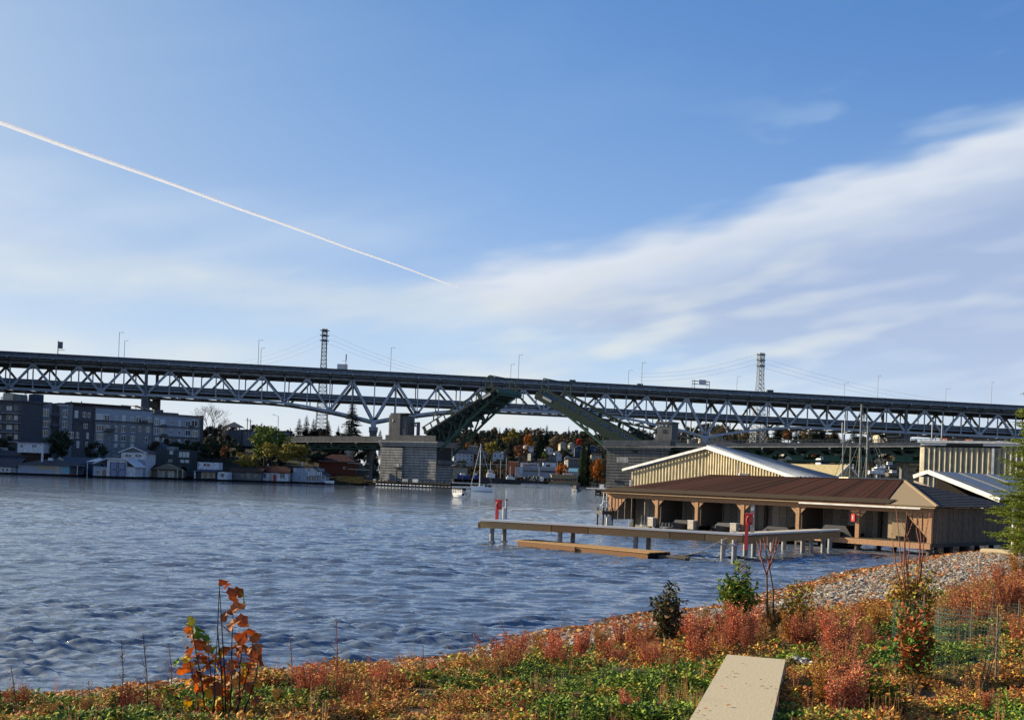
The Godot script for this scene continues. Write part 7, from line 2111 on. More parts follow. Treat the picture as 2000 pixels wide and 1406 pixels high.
func boatyard() -> void:
	# tall masts behind the brown roof
	var k := 160.0 / FOCAL
	q_yacht(1679, 940, 790, 158.0, "tall-masted yacht behind the brown roof with a white spreader cross", [0.0, 3.0])
	q_yacht(1693, 940, 822, 162.0, "second yacht right of it with a shorter mast and slack rigging", [0.0])
	# clutter of parked boats and racks
	var names := ["white cruiser on stands left of the yacht masts", "blue-covered boat under the green girder left of the masts", "grey boat on a rack between the bridge columns", "white boat parked right of the yacht masts", "small open boat on the lower rack between the columns"]
	var i := 0
	for s in [[1638, 928, 46, 300, M.gelcoat], [1612, 914, 36, 330, M.hull_blue], [1738, 914, 26, 290, M.siding_grey], [1712, 926, 40, 262, M.gelcoat], [1745, 930, 36, 255, M.siding_tan]]:
		var p := at(s[0], s[1], s[3])
		var o := thing("parked_boat", names[i], "boat", Transform3D(Basis(Vector3.UP, 1.3 + 0.2 * i), p))
		var kk: float = s[3] / FOCAL
		hull(o, s[2] * kk, 8 * kk * 1.3, 5.5 * kk * 1.2, s[4])
		bx(o, "cabin", M.gelcoat if i != 1 else M.hull_blue, Vector3(0, 9 * kk, 0), Vector3(6 * kk, 5 * kk, s[2] * 0.4 * kk))
		bx(o, "window_band", M.glass_dark, Vector3(0, 9.5 * kk, 0), Vector3(6.3 * kk, 1.6 * kk, s[2] * 0.41 * kk))
		for e in [-0.3, 0.3]: bx(o, "stand", M.timber_black, Vector3(0, -4 * kk, s[2] * e * kk), Vector3(5 * kk, 8 * kk, 0.3))
		i += 1
	i = 0
	for s in [[1655, 905, 30], [1725, 905, 28]]:
		var p := at(s[0], 936, 285.0)
		var o := thing("boat_rack", ["open steel rack of small boats left of the masts", "open steel rack between the bridge columns"][i], "boat rack", Transform3D(Basis(Vector3.UP, 0.3), p))
		var kk := 285.0 / FOCAL
		for x in 4:
			br(o, "post", M.galvanised, Vector3((x - 1.5) * 9 * kk, -1, 0), Vector3((x - 1.5) * 9 * kk, s[2] * kk, 0), 0.22, 0.22)
		for y in 4:
			br(o, "shelf_beam", M.galvanised, Vector3(-15 * kk, (3 + y * 8) * kk, 0), Vector3(15 * kk, (3 + y * 8) * kk, 0), 0.25, 0.25)
			if y < 3:
				bx(o, "stored_hull", [M.gelcoat, M.siding_navy, M.siding_grey][(y + i) % 3], Vector3(R(-5, 5) * kk, (6 + y * 8) * kk, -0.6), Vector3(16 * kk, 3 * kk, 1.6))
		i += 1
	# low tan roof edge behind the brown shed's ridge
	var f := hframe(1725, 135.0)
	var o := thing("low_shed", "low tan shed whose roof edge shows above the brown ridge", "shed", f)
	var w := wall_px(o, f, "wall", M.siding_tan, 1660, 1760, 938, 975, 0.0, 5.0)
	bx(o, "roof", M.siding_cream, Vector3((w[0] + w[1]) / 2, w[3] + 0.15, -2.5), Vector3(w[1] - w[0] + 0.6, 0.3, 5.6))

func q_yacht(u: float, vb: float, vt: float, d: float, label: String, lean: Array) -> void:
	var p := at(u, vb, d)
	p.y = 0.3
	var o := thing("yacht", label, "yacht", Transform3D(Basis(Vector3.UP, 1.0), p))
	hull(o, 11.0, 3.2, 1.6, M.gelcoat)
	var k := d / FOCAL
	var h := at(u, vt, d).y - 0.3
	bx(o, "cabin", M.gelcoat, Vector3(0, 1.9, 0), Vector3(2.0, 0.8, 4.5))
	tb(o, "mast", M.siding_grey, Vector3(0, 1.5, 0), Vector3(0, h, 0), 0.17)
	tb(o, "mizzen_mast", M.siding_grey, Vector3(0.4, 1.5, -2.6), Vector3(0.4, h * 0.74, -2.6), 0.12)
	for y in [0.42, 0.72]: br(o, "spreader", M.white_paint, Vector3(-1.5, h * y, 0.4), Vector3(1.5, h * y, -0.4), 0.12, 0.1)
	br(o, "boom", M.siding_grey, Vector3(0, 3.0, 0), Vector3(0, 2.9, -4.0), 0.25, 0.3)
	for e in [Vector3(0, 1.8, 5.4), Vector3(0, 1.6, -5.2), Vector3(-1.5, 1.6, 0.3), Vector3(1.5, 1.6, 0.3), Vector3(-1.5, 1.6, -0.8), Vector3(1.5, 1.6, -0.8), Vector3(0.5, 1.8, 3.0)]:
		tb(o, "shroud", M.siding_grey, e, Vector3(0, h * (0.98 if absf(e.z) > 2 else 0.72), 0), 0.035)

func on_ground(u: float, v: float) -> Vector3:   # the bank under a sight line
	var r := ray(u, v)
	var t := 9.0
	while t < 110.0:
		var p := Vector3(0, EYE, 0) + r * t
		if p.y <= maxf(ground(p.x, -p.z), -0.02): return p
		t += 0.06 if t < 40.0 else 0.2
	return Vector3(0, EYE, 0) + r * t

func pick(cs: Array, ws: Array) -> Color:
	var t := rng.randf()
	for i in cs.size():
		t -= ws[i]
		if t <= 0: return cs[i]
	return cs[-1]

func make_near() -> void:
	rng.seed = 99
	make_path()
	make_pebbles()
	make_cover()
	make_shrubs()
	make_saplings()
	make_cages()
	make_edge_fir()

var path_poly := PackedVector2Array()
func make_path() -> void:
	var y := 1.69
	var a := lie(1421, 1278, y); var b := lie(1535, 1288, y); var c := lie(1508, 1406, y); var d := lie(1347, 1406, y)
	c = b + (c - b) * 2.4; d = a + (d - a) * 2.4
	path_poly = PackedVector2Array([Vector2(a.x + 0.06, a.z + 0.10), Vector2(b.x - 0.09, b.z + 0.08), Vector2(c.x - 0.12, c.z), Vector2(d.x + 0.06, d.z)])
	var g := Geo.new()
	var dn := Vector3(0, -0.3, 0)
	var m := 0.012
	g.quad(d, c, b, a)
	g.quad(a + dn, b + dn, b, a); g.quad(b, b + dn, c + dn, c); g.quad(a, d, d + dn, a + dn); g.quad(d, c, c + dn, d + dn)
	var o := put(self, "concrete_path", g.mesh(), M.concrete_path)
	tag(o, "pale concrete path that ends abruptly in the planted bank", "path", "", "structure")
	# rubble at its end, and a bundle of pale straw
	for s in [[1552, 1296, 0.17], [1572, 1299, 0.14], [1590, 1302, 0.10]]:
		var p := on_ground(s[0], s[1])
		var r := thing("concrete_lump", "%s white lump of concrete right of the path's end" % {1552: "largest", 1572: "middle", 1590: "smallest"}[s[0]], "rubble", Transform3D(Basis(Vector3.UP, s[0]), p))
		put(r, "lump", stone_mesh(int(s[0])), M.rubble, Transform3D(Basis.from_scale(Vector3(s[2] * 1.5, s[2] * 0.8, s[2])), Vector3(0, 0.08, 0)))
	var p := on_ground(1232, 1324)
	var g2 := Geo.new()
	for i in 46:
		var q := Vector3(R(-0.05, 0.05), R(0.06, 0.16), R(-0.09, 0.09))
		g2.bar(q + Vector3(-R(0.15, 0.36), R(-0.02, 0.03), R(-0.04, 0.04)), q + Vector3(R(0.15, 0.36), R(-0.02, 0.03), R(-0.04, 0.04)), 0.012, 0.008)
	var st := put(self, "straw_bundle", g2.mesh(), M.straw, Transform3D(Basis(Vector3.UP, -0.25), p))
	tag(st, "pale bundle of dry straw lying on the green bank left of the path", "straw")
	# driftwood and stones by the shed
	var lg := Geo.new()
	lg.path([on_ground(1920, 1081) + Vector3(0, 0.18, 0), on_ground(1955, 1083) + Vector3(0, 0.2, 0), on_ground(1985, 1088) + Vector3(0, 0.22, 0)], 0.2, 0.15, 7)
	tag(put(self, "driftwood_log", lg.mesh(), M.straw), "bleached log on the pebbles below the brown end wall", "log")

func stone_mesh(sd: int) -> ArrayMesh:
	var r := RandomNumberGenerator.new(); r.seed = sd
	var g := Geo.new()
	var pts := []
	for j in 4:
		var row := []
		for i in 6:
			var th := PI * (j + 0.5) / 4.0
			var ph := TAU * (i + 0.5 * (j % 2)) / 6.0
			row.append(Vector3(sin(th) * cos(ph), cos(th) * 0.7, sin(th) * sin(ph)) * r.randf_range(0.75, 1.12))
		pts.append(row)
	var top := Vector3(0, 0.62, 0); var bot := Vector3(0, -0.62, 0)
	for i in 6:
		var k := (i + 1) % 6
		g.tri(top, pts[0][k], pts[0][i])
		g.tri(bot, pts[3][i], pts[3][k])
		for j in 3:
			g.quad(pts[j][i], pts[j][k], pts[j + 1][k], pts[j + 1][i])
	return g.mesh()

func make_pebbles() -> void:
	var sets := [[[], []], [[], []], [[], []]]
	var leaves := [[], []]
	var n := 0
	var f := noise(0.18, 3, 5)
	while n < 130000:
		var d := 14.0 + 78.0 * pow(rng.randf(), 1.5)
		var a := R(-0.56, 0.56)
		var x := a * d
		n += 1
		var k := inland(x, d)
		if k < -1.2: continue
		var w := beach(x, d)
		if k > w + 0.8: continue
		if k > w - 1.0 and rng.randf() < (k - w + 1.0) / 1.8: continue
		var s := R(0.03, 0.072) * (1.0 + 0.0045 * d) * (R(1.5, 2.4) if rng.randf() < 0.03 else 1.0)
		var y := ground(x, d)
		var wet := smoothstep(0.9, -0.1, k)
		var c := pick([Color(0.25, 0.235, 0.21), Color(0.16, 0.15, 0.135), Color(0.37, 0.345, 0.305), Color(0.23, 0.17, 0.12), Color(0.085, 0.078, 0.07), Color(0.33, 0.16, 0.08)], [0.3, 0.22, 0.16, 0.14, 0.1, 0.08])
		c = c.lerp(Color(0.05, 0.045, 0.035), wet * 0.8)
		var t: Array = sets[n % 3]
		t[0].append(Transform3D(Basis.from_euler(Vector3(R(-0.4, 0.4), R(0, TAU), R(-0.4, 0.4))).scaled(Vector3(s * R(0.8, 1.5), s * R(0.5, 0.9), s * R(0.8, 1.3))), Vector3(x, y + s * 0.25, -d)))
		t[1].append(c)
		var band := exp(-pow((k - 1.6) / 0.9, 2)) * clampf((d - 26.0) / 12.0, 0.15, 1.0)
		if rng.randf() < band * 0.75 + 0.04 + 0.22 * maxf(0, f.get_noise_2d(x, d)):
			leaves[0].append(Transform3D(Basis.from_euler(Vector3(R(-0.5, 0.5), R(0, TAU), R(-0.5, 0.5))).scaled(Vector3.ONE * R(0.09, 0.2) * (1.0 + d * 0.008)), Vector3(x + R(-0.1, 0.1), y + s * 0.75 + 0.02, -d)))
			leaves[1].append(pick([Color(0.42, 0.17, 0.05), Color(0.30, 0.10, 0.035), Color(0.5, 0.28, 0.08), Color(0.22, 0.12, 0.06)], [0.4, 0.3, 0.15, 0.15]))
	for i in 3:
		tag(scatter(self, "pebbles", stone_mesh(40 + i), M.stone, sets[i][0], sets[i][1]), ["grey and white pebbles along the water's edge", "paler pebbles mixed into the beach", "rounded stones mixed into the beach"][i], "pebbles", "pebble beach", "stuff")
	for i in 34:
		var t := R(0.02, 0.9)
		var q := path_poly[0].lerp(path_poly[3], t).lerp(path_poly[1].lerp(path_poly[2], t), pow(rng.randf(), 2.0) if i % 2 else 1.0 - pow(rng.randf(), 2.0))
		leaves[0].append(Transform3D(Basis.from_euler(Vector3(R(-0.3, 0.3), R(0, TAU), R(-0.3, 0.3))).scaled(Vector3.ONE * R(0.04, 0.1)), Vector3(q.x, 1.71, q.y)))
		leaves[1].append(pick([Color(0.42, 0.17, 0.05), Color(0.30, 0.10, 0.035), Color(0.16, 0.10, 0.05)], [0.4, 0.3, 0.3]))
	var g := Geo.new()
	g.leaf(Vector3(0, 0, -0.5), Vector3(0, 0.1, 1).normalized(), Vector3.RIGHT, 1.0, 0.7)
	tag(scatter(self, "fallen_leaves", g.mesh(), M.leaf_tint, leaves[0], leaves[1]), "orange fallen leaves strewn over the pebble beach and path", "fallen leaves", "", "stuff")

func clump(sd: int, n: int, tall: float, wide: float, ll: float, lw: float) -> ArrayMesh:
	var r := RandomNumberGenerator.new(); r.seed = sd
	var g := Geo.new()
	for i in n:
		var a := TAU * i / n * 2.4 + r.randf()
		var rad := wide * sqrt(r.randf())
		var up := r.randf_range(0.1, 1.0)
		g.col = shade(r, 0.65, 1.3)
		var d := Vector3(cos(a), r.randf_range(-0.25, 0.75), sin(a)).normalized()
		var side := d.cross(Vector3(r.randf_range(-0.6, 0.6), 1, r.randf_range(-0.6, 0.6))).normalized()
		g.leaf(Vector3(cos(a) * rad * 0.6, tall * up, sin(a) * rad * 0.6), d, side, ll * r.randf_range(0.7, 1.2), lw * r.randf_range(0.8, 1.2))
	return g.mesh()

func make_cover() -> void:
	var f := noise(0.16, 3, 15)
	var f2 := noise(0.5, 2, 25)
	var f3 := noise(0.9, 2, 35)
	var sets := [[[], []], [[], []], [[], []]]
	for n in 165000:
		var d := 11.5 + 62.0 * pow(rng.randf(), 2.3)
		var x := R(-0.54, 0.56) * d
		var k := inland(x, d)
		var w := beach(x, d)
		if k < w - 0.7: continue
		if k < w + 0.6 and rng.randf() > (k - w + 0.9) / 1.5 * 0.8: continue
		if Geometry2D.is_point_in_polygon(Vector2(x, -d), path_poly): continue
		var hump := f2.get_noise_2d(x, d)
		if f3.get_noise_2d(x, d) < -0.24: continue    # bare hollows
		var fresh := clampf(0.42 + f.get_noise_2d(x, d) * 2.0 - clampf((d - 17.0) * 0.045, 0, 0.75) + 0.10 * clampf(x / 6.0, -0.6, 1.0), 0, 1)
		var c: Color
		if rng.randf() < fresh:
			c = pick([Color(0.098, 0.161, 0.025), Color(0.182, 0.259, 0.031), Color(0.308, 0.322, 0.042), Color(0.049, 0.084, 0.022)], [0.42, 0.26, 0.14, 0.18])
		else:
			c = pick([Color(0.468, 0.202, 0.049), Color(0.364, 0.124, 0.046), Color(0.572, 0.325, 0.058), Color(0.260, 0.156, 0.052), Color(0.390, 0.351, 0.065)], [0.3, 0.24, 0.14, 0.2, 0.12])
		var s := R(0.75, 1.25) * (1.0 + 0.010 * maxf(0, d - 15.0)) * (1.0 + 0.5 * maxf(hump, -0.5))
		var y := ground(x, d) + 0.10 * (hump + 0.2)
		var t: Array = sets[n % 3]
		t[0].append(Transform3D(Basis(Vector3.UP, R(0, TAU)).scaled(Vector3(s, s * R(0.7, 1.3), s)), Vector3(x, y - 0.02, -d)))
		t[1].append(c)
	# dead stems and seed heads standing through it
	var st := Geo.new(); var where := []; var cols := []
	for i in 7:
		var b := Vector3(R(-0.06, 0.06), 0, R(-0.06, 0.06))
		var tp := b + Vector3(R(-0.12, 0.12), R(0.5, 1.0), R(-0.12, 0.12))
		st.tube(b, tp, 0.006, 0.003, 3)
		for j in 9:
			var q := b.lerp(tp, R(0.35, 1.0))
			st.leaf(q, Vector3(R(-1, 1), R(0.2, 1), R(-1, 1)).normalized(), Vector3(R(-1, 1), 0.2, R(-1, 1)).normalized(), 0.06, 0.016)
	for n in 3000:
		var d := 12.0 + 52.0 * pow(rng.randf(), 1.8)
		var x := R(-0.54, 0.56) * d
		var k := inland(x, d)
		if k < beach(x, d) * 0.55: continue
		if Geometry2D.is_point_in_polygon(Vector2(x, -d), path_poly): continue
		if f2.get_noise_2d(x * 0.8 + 40.0, d * 0.8) < 0.05: continue
		var s := R(0.25, 0.62)
		where.append(Transform3D(Basis(Vector3.UP, R(0, TAU)).scaled(Vector3(s, s, s)), Vector3(x, ground(x, d), -d)))
		cols.append(pick([Color(0.40, 0.15, 0.07), Color(0.30, 0.16, 0.07), Color(0.36, 0.26, 0.13), Color(0.18, 0.09, 0.05)], [0.35, 0.3, 0.15, 0.2]))
	tag(scatter(self, "dry_stems", st.mesh(), M.leaf_tint, where, cols), "thin dry russet stems standing through the ground cover", "dry stems", "", "stuff")
	var names := ["low leafy ground cover in green and autumn colours over the bank", "finer ground cover mixed through the bank", "broader leaves mixed through the ground cover"]
	for i in 3:
		tag(scatter(self, "ground_cover", clump(70 + i, [15, 20, 12][i], 0.13, 0.15, [0.062, 0.046, 0.075][i], [0.036, 0.020, 0.046][i]), M.leaf_tint, sets[i][0], sets[i][1]), names[i], "ground cover", "planting on the near bank", "stuff")

func shrub_mesh(sd: int, stems: int, spread: float, leaf_l: float, per: int) -> Array:   # height 1: [stems, foliage]
	var r := RandomNumberGenerator.new(); r.seed = sd
	var st := Geo.new(); var fo := Geo.new()
	for i in stems:
		var a := r.randf() * TAU
		var lean := spread * sqrt(r.randf())
		var h := r.randf_range(0.55, 1.0)
		var base := Vector3(cos(a) * lean * 0.25, 0, sin(a) * lean * 0.25)
		var tip := Vector3(cos(a) * lean, h, sin(a) * lean)
		var mid := base.lerp(tip, 0.5) + Vector3(r.randfn(), 0, r.randfn()) * 0.03
		st.path([base, mid, tip], 0.012, 0.004, 4)
		for j in per:
			var t := r.randf_range(0.22, 1.0)
			var o := base.lerp(mid, t * 2) if t < 0.5 else mid.lerp(tip, t * 2 - 1)
			var b := r.randf() * TAU
			var d := Vector3(cos(b), r.randf_range(0.1, 1.1), sin(b)).normalized()
			if r.randf() < 0.3: st.tube(o, o + d * leaf_l * 1.4, 0.005, 0.002, 3)
			o += d * leaf_l * r.randf_range(0, 1.5)
			fo.col = shade(r, 0.6, 1.35)
			fo.leaf(o, d, d.cross(Vector3(r.randfn(), r.randfn(), r.randfn())).normalized(), leaf_l * r.randf_range(0.6, 1.1), leaf_l * 0.42)
	return [st.mesh(), fo.mesh()]

func make_shrubs() -> void:
	leafy("russet", Color(0.450, 0.169, 0.075)); leafy("salmon", Color(0.625, 0.250, 0.138)); leafy("bronze", Color(0.425, 0.250, 0.075)); leafy("ochre", Color(0.425, 0.250, 0.050)); leafy("crimson", Color(0.20, 0.035, 0.025))
	var forms := []
	for i in 5: forms.append(shrub_mesh(300 + i, [16, 22, 12, 26, 9][i], [0.42, 0.55, 0.3, 0.62, 0.22][i], [0.062, 0.05, 0.065, 0.044, 0.06][i], [90, 80, 100, 74, 110][i]))
	# u, foot v, height px, form, colour
	var L := [[30, 1398, 62, 0, "russet"], [95, 1404, 40, 1, "bronze"], [165, 1400, 44, 2, "bronze"], [255, 1400, 66, 0, "crimson"], [300, 1402, 44, 1, "russet"], [545, 1385, 46, 2, "bronze"], [600, 1372, 86, 0, "salmon"], [668, 1374, 78, 3, "russet"], [690, 1392, 50, 1, "russet"], [745, 1356, 66, 0, "salmon"], [775, 1350, 44, 2, "russet"], [720, 1405, 34, 4, "crimson"], [845, 1330, 44, 4, "salmon"], [855, 1340, 30, 1, "russet"], [978, 1318, 86, 3, "salmon"], [965, 1330, 66, 1, "bronze"], [1000, 1306, 48, 2, "ochre"], [1080, 1300, 60, 0, "salmon"], [1105, 1306, 44, 1, "russet"], [1128, 1296, 66, 2, "salmon"], [1180, 1290, 48, 0, "russet"], [1200, 1298, 40, 3, "salmon"], [1240, 1286, 62, 0, "russet"], [1275, 1302, 60, 3, "salmon"], [1302, 1310, 40, 1, "bronze"], [1352, 1284, 86, 2, "salmon"], [1370, 1292, 60, 0, "russet"], [1418, 1270, 76, 3, "salmon"], [1445, 1268, 96, 0, "salmon"], [1462, 1276, 60, 1, "russet"], [1500, 1262, 50, 1, "bronze"], [1548, 1256, 70, 2, "ochre"], [1562, 1262, 62, 0, "russet"], [1600, 1262, 70, 3, "russet"], [1632, 1284, 96, 0, "salmon"], [1642, 1330, 96, 3, "russet"], [1610, 1380, 92, 2, "ochre"], [1632, 1402, 100, 4, "salmon"], [1655, 1400, 84, 4, "russet"], [1672, 1404, 110, 4, "salmon"], [1700, 1270, 60, 1, "russet"], [1660, 1230, 40, 1, "bronze"], [1715, 1230, 48, 2, "ochre"], [1840, 1222, 70, 3, "bronze"], [1875, 1215, 74, 1, "russet"], [1905, 1228, 88, 3, "russet"], [1932, 1205, 84, 0, "bronze"], [1960, 1190, 80, 3, "russet"], [1985, 1208, 100, 1, "russet"], [1990, 1260, 60, 1, "russet"], [1880, 1180, 46, 1, "bronze"], [1920, 1160, 44, 3, "russet"], [1955, 1140, 40, 1, "russet"], [1988, 1128, 50, 0, "ochre"], [1220, 1404, 60, 4, "salmon"], [1235, 1400, 46, 2, "russet"], [1020, 1404, 40, 4, "crimson"], [1180, 1402, 36, 4, "russet"], [905, 1375, 30, 1, "bronze"], [1730, 1395, 60, 4, "russet"], [1925, 1395, 50, 2, "russet"], [1960, 1330, 40, 1, "bronze"], [1485, 1240, 34, 1, "russet"], [1530, 1232, 40, 2, "bronze"]]
	for i in 22:
		var uu := 1010.0 + 33.0 * i + R(-8, 8)
		L.append([uu, lerpf(1284.0, 1215.0, i / 21.0) + R(-8, 8), R(34, 66), i % 5, ["russet", "ochre", "salmon", "bronze"][i % 4]])
	L.sort_custom(func(a, b): return a[0] < b[0])
	var where_n := {}
	for s in L:
		var p := on_ground(s[0], s[1])
		var h: float = s[2] * (-p.z) / FOCAL * 1.06
		var zone := "on the bank left of the tall leafy sapling" if s[0] < 350 else "between the tall sapling and the dark shrub" if s[0] < 1250 else "around the end of the path" if s[0] < 1700 else "on the slope right of the caged plants"
		var key: String = s[4] + zone
		where_n[key] = where_n.get(key, 0) + 1
		var o := thing("shrub", "%s %s twiggy shrub from the left %s" % [ORD[where_n[key] - 1], s[4], zone], "shrub", Transform3D(Basis(Vector3.UP, s[0] * 0.37), p - Vector3(0, 0.04, 0)), "autumn shrubs on the near bank")
		var sc := Transform3D(Basis.from_scale(Vector3(h * R(0.9, 1.15), h, h * R(0.9, 1.15))), Vector3.ZERO)
		put(o, "stems", forms[s[3]][0], M.twig_red if s[4] != "bronze" else M.twig, sc)
		put(o, "foliage", forms[s[3]][1], M[s[4]], sc)

func big_leaf(sd: int) -> ArrayMesh:   # a lobed, curled leaf 1 long
	var r := RandomNumberGenerator.new(); r.seed = sd
	var g := Geo.new()
	var rim := []
	for i in 11:
		var t := PI * 2 * i / 11.0
		var rad := 0.5 * (1.0 + 0.16 * cos(5 * t) + r.randf_range(-0.06, 0.06))
		var x := sin(t) * rad * 0.86; var z := 0.5 - cos(t) * rad
		rim.append(Vector3(x, 0.55 * x * x + 0.18 * r.randf_range(-0.5, 0.5) - 0.3 * (z - 0.4) * (z - 0.4), z))
	var c := Vector3(0, 0.02, 0.45)
	for i in 11:
		g.col = shade(r, 0.9, 1.1)
		g.tri(c, rim[(i + 1) % 11], rim[i])
	return g.mesh()

func make_saplings() -> void:
	for c in [["leaf_a", Color(0.390, 0.158, 0.060)], ["leaf_b", Color(0.255, 0.098, 0.042)], ["leaf_c", Color(0.600, 0.255, 0.053)], ["leaf_d", Color(0.540, 0.375, 0.045)], ["leaf_e", Color(0.128, 0.210, 0.030)], ["leaf_f", Color(0.285, 0.270, 0.045)]]: leafy(c[0], c[1], 0.9)
	var lm := []
	for i in 4: lm.append(big_leaf(500 + i))
	# the tall sapling clump: stems as [foot u, top u, top v], leaves as [u, v, size px, colour]
	var base := on_ground(430, 1400)
	var d := -base.z
	var k := d / FOCAL
	var f := Transform3D(Basis(), base)
	var o := thing("sapling", "tall sapling clump with bare dark stems and large brown and green leaves", "sapling", f)
	var P := func(u: float, v: float, z := 0.0) -> Vector3: return at(u, v, d - z) - base
	for s in [[402, 380, 1262, 372, 1214, 0.1], [420, 408, 1300, 405, 1240, -0.1], [436, 424, 1230, 428, 1142, 0.0], [440, 434, 1250, 428, 1150, 0.15], [447, 452, 1260, 456, 1160, -0.15], [462, 468, 1300, 476, 1250, 0.1], [455, 490, 1290, 493, 1250, -0.1], [388, 378, 1330, 364, 1270, 0.0], [470, 500, 1320, 505, 1280, 0.05], [415, 418, 1330, 424, 1240, 0.2]]:
		var g := Geo.new()
		g.path([P.call(s[0], 1408, s[5] * 0.3), P.call((s[0] + s[1]) / 2.0 + 2, (1400 + s[2]) / 2.0, s[5]), P.call(s[1], s[2], s[5]), P.call(s[3], s[4], s[5] * 1.3)], 0.016, 0.006, 6)
		put(o, "stem", g.mesh(), M.twig_dark)
	var leaves := []
	for s in [[437, 1137, 17, "leaf_b"], [443, 1145, 13, "leaf_a"], [452, 1158, 16, "leaf_b"], [466, 1155, 17, "leaf_b"], [474, 1168, 17, "leaf_f"], [454, 1170, 16, "leaf_a"], [464, 1186, 20, "leaf_a"], [452, 1195, 14, "leaf_b"], [472, 1212, 18, "leaf_b"], [455, 1219, 18, "leaf_a"], [476, 1222, 15, "leaf_a"], [437, 1205, 13, "leaf_b"], [440, 1228, 14, "leaf_b"], [486, 1235, 17, "leaf_a"], [498, 1244, 17, "leaf_a"], [470, 1245, 20, "leaf_a"], [462, 1262, 14, "leaf_b"], [476, 1268, 15, "leaf_b"], [466, 1279, 16, "leaf_a"], [505, 1267, 16, "leaf_a"], [496, 1282, 18, "leaf_a"], [505, 1292, 16, "leaf_b"], [492, 1300, 15, "leaf_a"], [443, 1266, 11, "leaf_b"], [441, 1296, 14, "leaf_b"], [458, 1309, 17, "leaf_b"], [448, 1300, 13, "leaf_a"], [372, 1212, 14, "leaf_f"], [367, 1220, 14, "leaf_f"], [378, 1224, 16, "leaf_e"], [390, 1228, 16, "leaf_e"], [396, 1236, 16, "leaf_e"], [386, 1240, 15, "leaf_e"], [400, 1246, 13, "leaf_e"], [368, 1231, 14, "leaf_c"], [372, 1241, 12, "leaf_b"], [390, 1258, 18, "leaf_b"], [398, 1266, 16, "leaf_d"], [404, 1258, 13, "leaf_d"], [378, 1250, 12, "leaf_b"], [370, 1275, 20, "leaf_a"], [382, 1280, 17, "leaf_a"], [397, 1291, 24, "leaf_b"], [404, 1284, 15, "leaf_b"], [362, 1286, 14, "leaf_d"], [355, 1310, 14, "leaf_c"], [366, 1302, 16, "leaf_a"], [378, 1312, 20, "leaf_a"], [384, 1322, 16, "leaf_b"], [418, 1268, 13, "leaf_e"], [420, 1304, 15, "leaf_d"], [404, 1330, 20, "leaf_b"], [432, 1318, 12, "leaf_d"], [424, 1346, 18, "leaf_b"], [410, 1352, 15, "leaf_d"], [430, 1350, 20, "leaf_c"], [440, 1340, 16, "leaf_a"], [380, 1340, 16, "leaf_c"], [446, 1360, 16, "leaf_b"], [424, 1372, 18, "leaf_d"], [436, 1380, 17, "leaf_d"], [408, 1390, 18, "leaf_c"], [392, 1372, 14, "leaf_d"], [420, 1395, 18, "leaf_d"], [450, 1394, 16, "leaf_c"], [350, 1346, 12, "leaf_a"], [344, 1294, 11, "leaf_e"], [474, 1330, 14, "leaf_a"], [486, 1342, 14, "leaf_a"], [466, 1352, 14, "leaf_b"], [400, 1400, 16, "leaf_a"], [440, 1400, 15, "leaf_a"]]:
		var q: Vector3 = P.call(s[0], s[1], R(-0.18, 0.18))
		var b := Basis.from_euler(Vector3(R(0.2, 1.4), R(0, TAU), R(-0.7, 0.7))).scaled(Vector3.ONE * s[2] * k * 1.6)
		put(o, "leaf", lm[int(s[0]) % 4], M[s[3]], Transform3D(b, q - b.z * 0.5))
	for i in 120:
		var uu := R(362, 505); var vv := R(1262, 1402)
		var q: Vector3 = P.call(uu, vv, R(-0.2, 0.2))
		var b := Basis.from_euler(Vector3(R(0.2, 1.4), R(0, TAU), R(-0.7, 0.7))).scaled(Vector3.ONE * R(7, 14) * k * 1.5)
		put(o, "leaf", lm[i % 4], M[["leaf_a", "leaf_b", "leaf_c", "leaf_a", "leaf_d", "leaf_b"][i % 6]], Transform3D(b, q - b.z * 0.5))
	# bare twigs standing above the shrubs: [foot u, foot v, top u, top v, label]
	for s in [[288, 1398, 278, 1236, "dark bare twig with side shoots left of the tall sapling"], [238, 1372, 236, 1250, "thin bare stem with one dry leaf over the water at the left"], [656, 1372, 656, 1208, "upright spiky reddish stem over the first rounded shrub"], [335, 1352, 328, 1255, "fine leaning stem just left of the tall sapling"], [1005, 1300, 974, 1206, "bare spike above the salmon shrub by the pebbles"], [568, 1370, 566, 1240, "thin dead stem right of the tall sapling"], [30, 1396, 20, 1300, "dry weed stem at the left edge"], [172, 1400, 172, 1330, "dry tan weed on the left bank"], [820, 1345, 826, 1260, "pale thin weed at the water before the pebbles"], [695, 1340, 690, 1285, "dark leaning weed over the small cove"]]:
		var a := on_ground(s[0], s[1])
		var dd := -a.z
		var top := at(s[2], s[3], dd) - a
		var tw := thing("dry_weed", s[4], "plant", Transform3D(Basis(), a))
		var g := Geo.new()
		g.path([Vector3.ZERO, top * 0.5 + Vector3(0.03, 0, 0.02), top], 0.012, 0.005, 5)
		for j in 12:
			var t := R(0.3, 0.98)
			var q := top * t
			g.tube(q, q + Vector3(R(-1, 1), R(0.4, 1.2), R(-1, 1)) * top.y * 0.13 * (1.3 - t), 0.006, 0.003, 3)
		put(tw, "stem", g.mesh(), M.twig_dark if s[0] < 300 and s[0] > 200 else M.twig_red if s[0] == 656 else M.twig)
		var sm := Geo.new()
		for j in 14:
			var q := top * R(0.35, 1.0) + Vector3(R(-1, 1), 0, R(-1, 1)) * 0.06
			sm.leaf(q, Vector3(R(-1, 1), R(-0.5, 0.6), R(-1, 1)).normalized(), Vector3(R(-1, 1), R(-1, 1), R(-1, 1)).normalized(), 0.045, 0.02)
		put(tw, "dry_leaves", sm.mesh(), M.leaf_b)
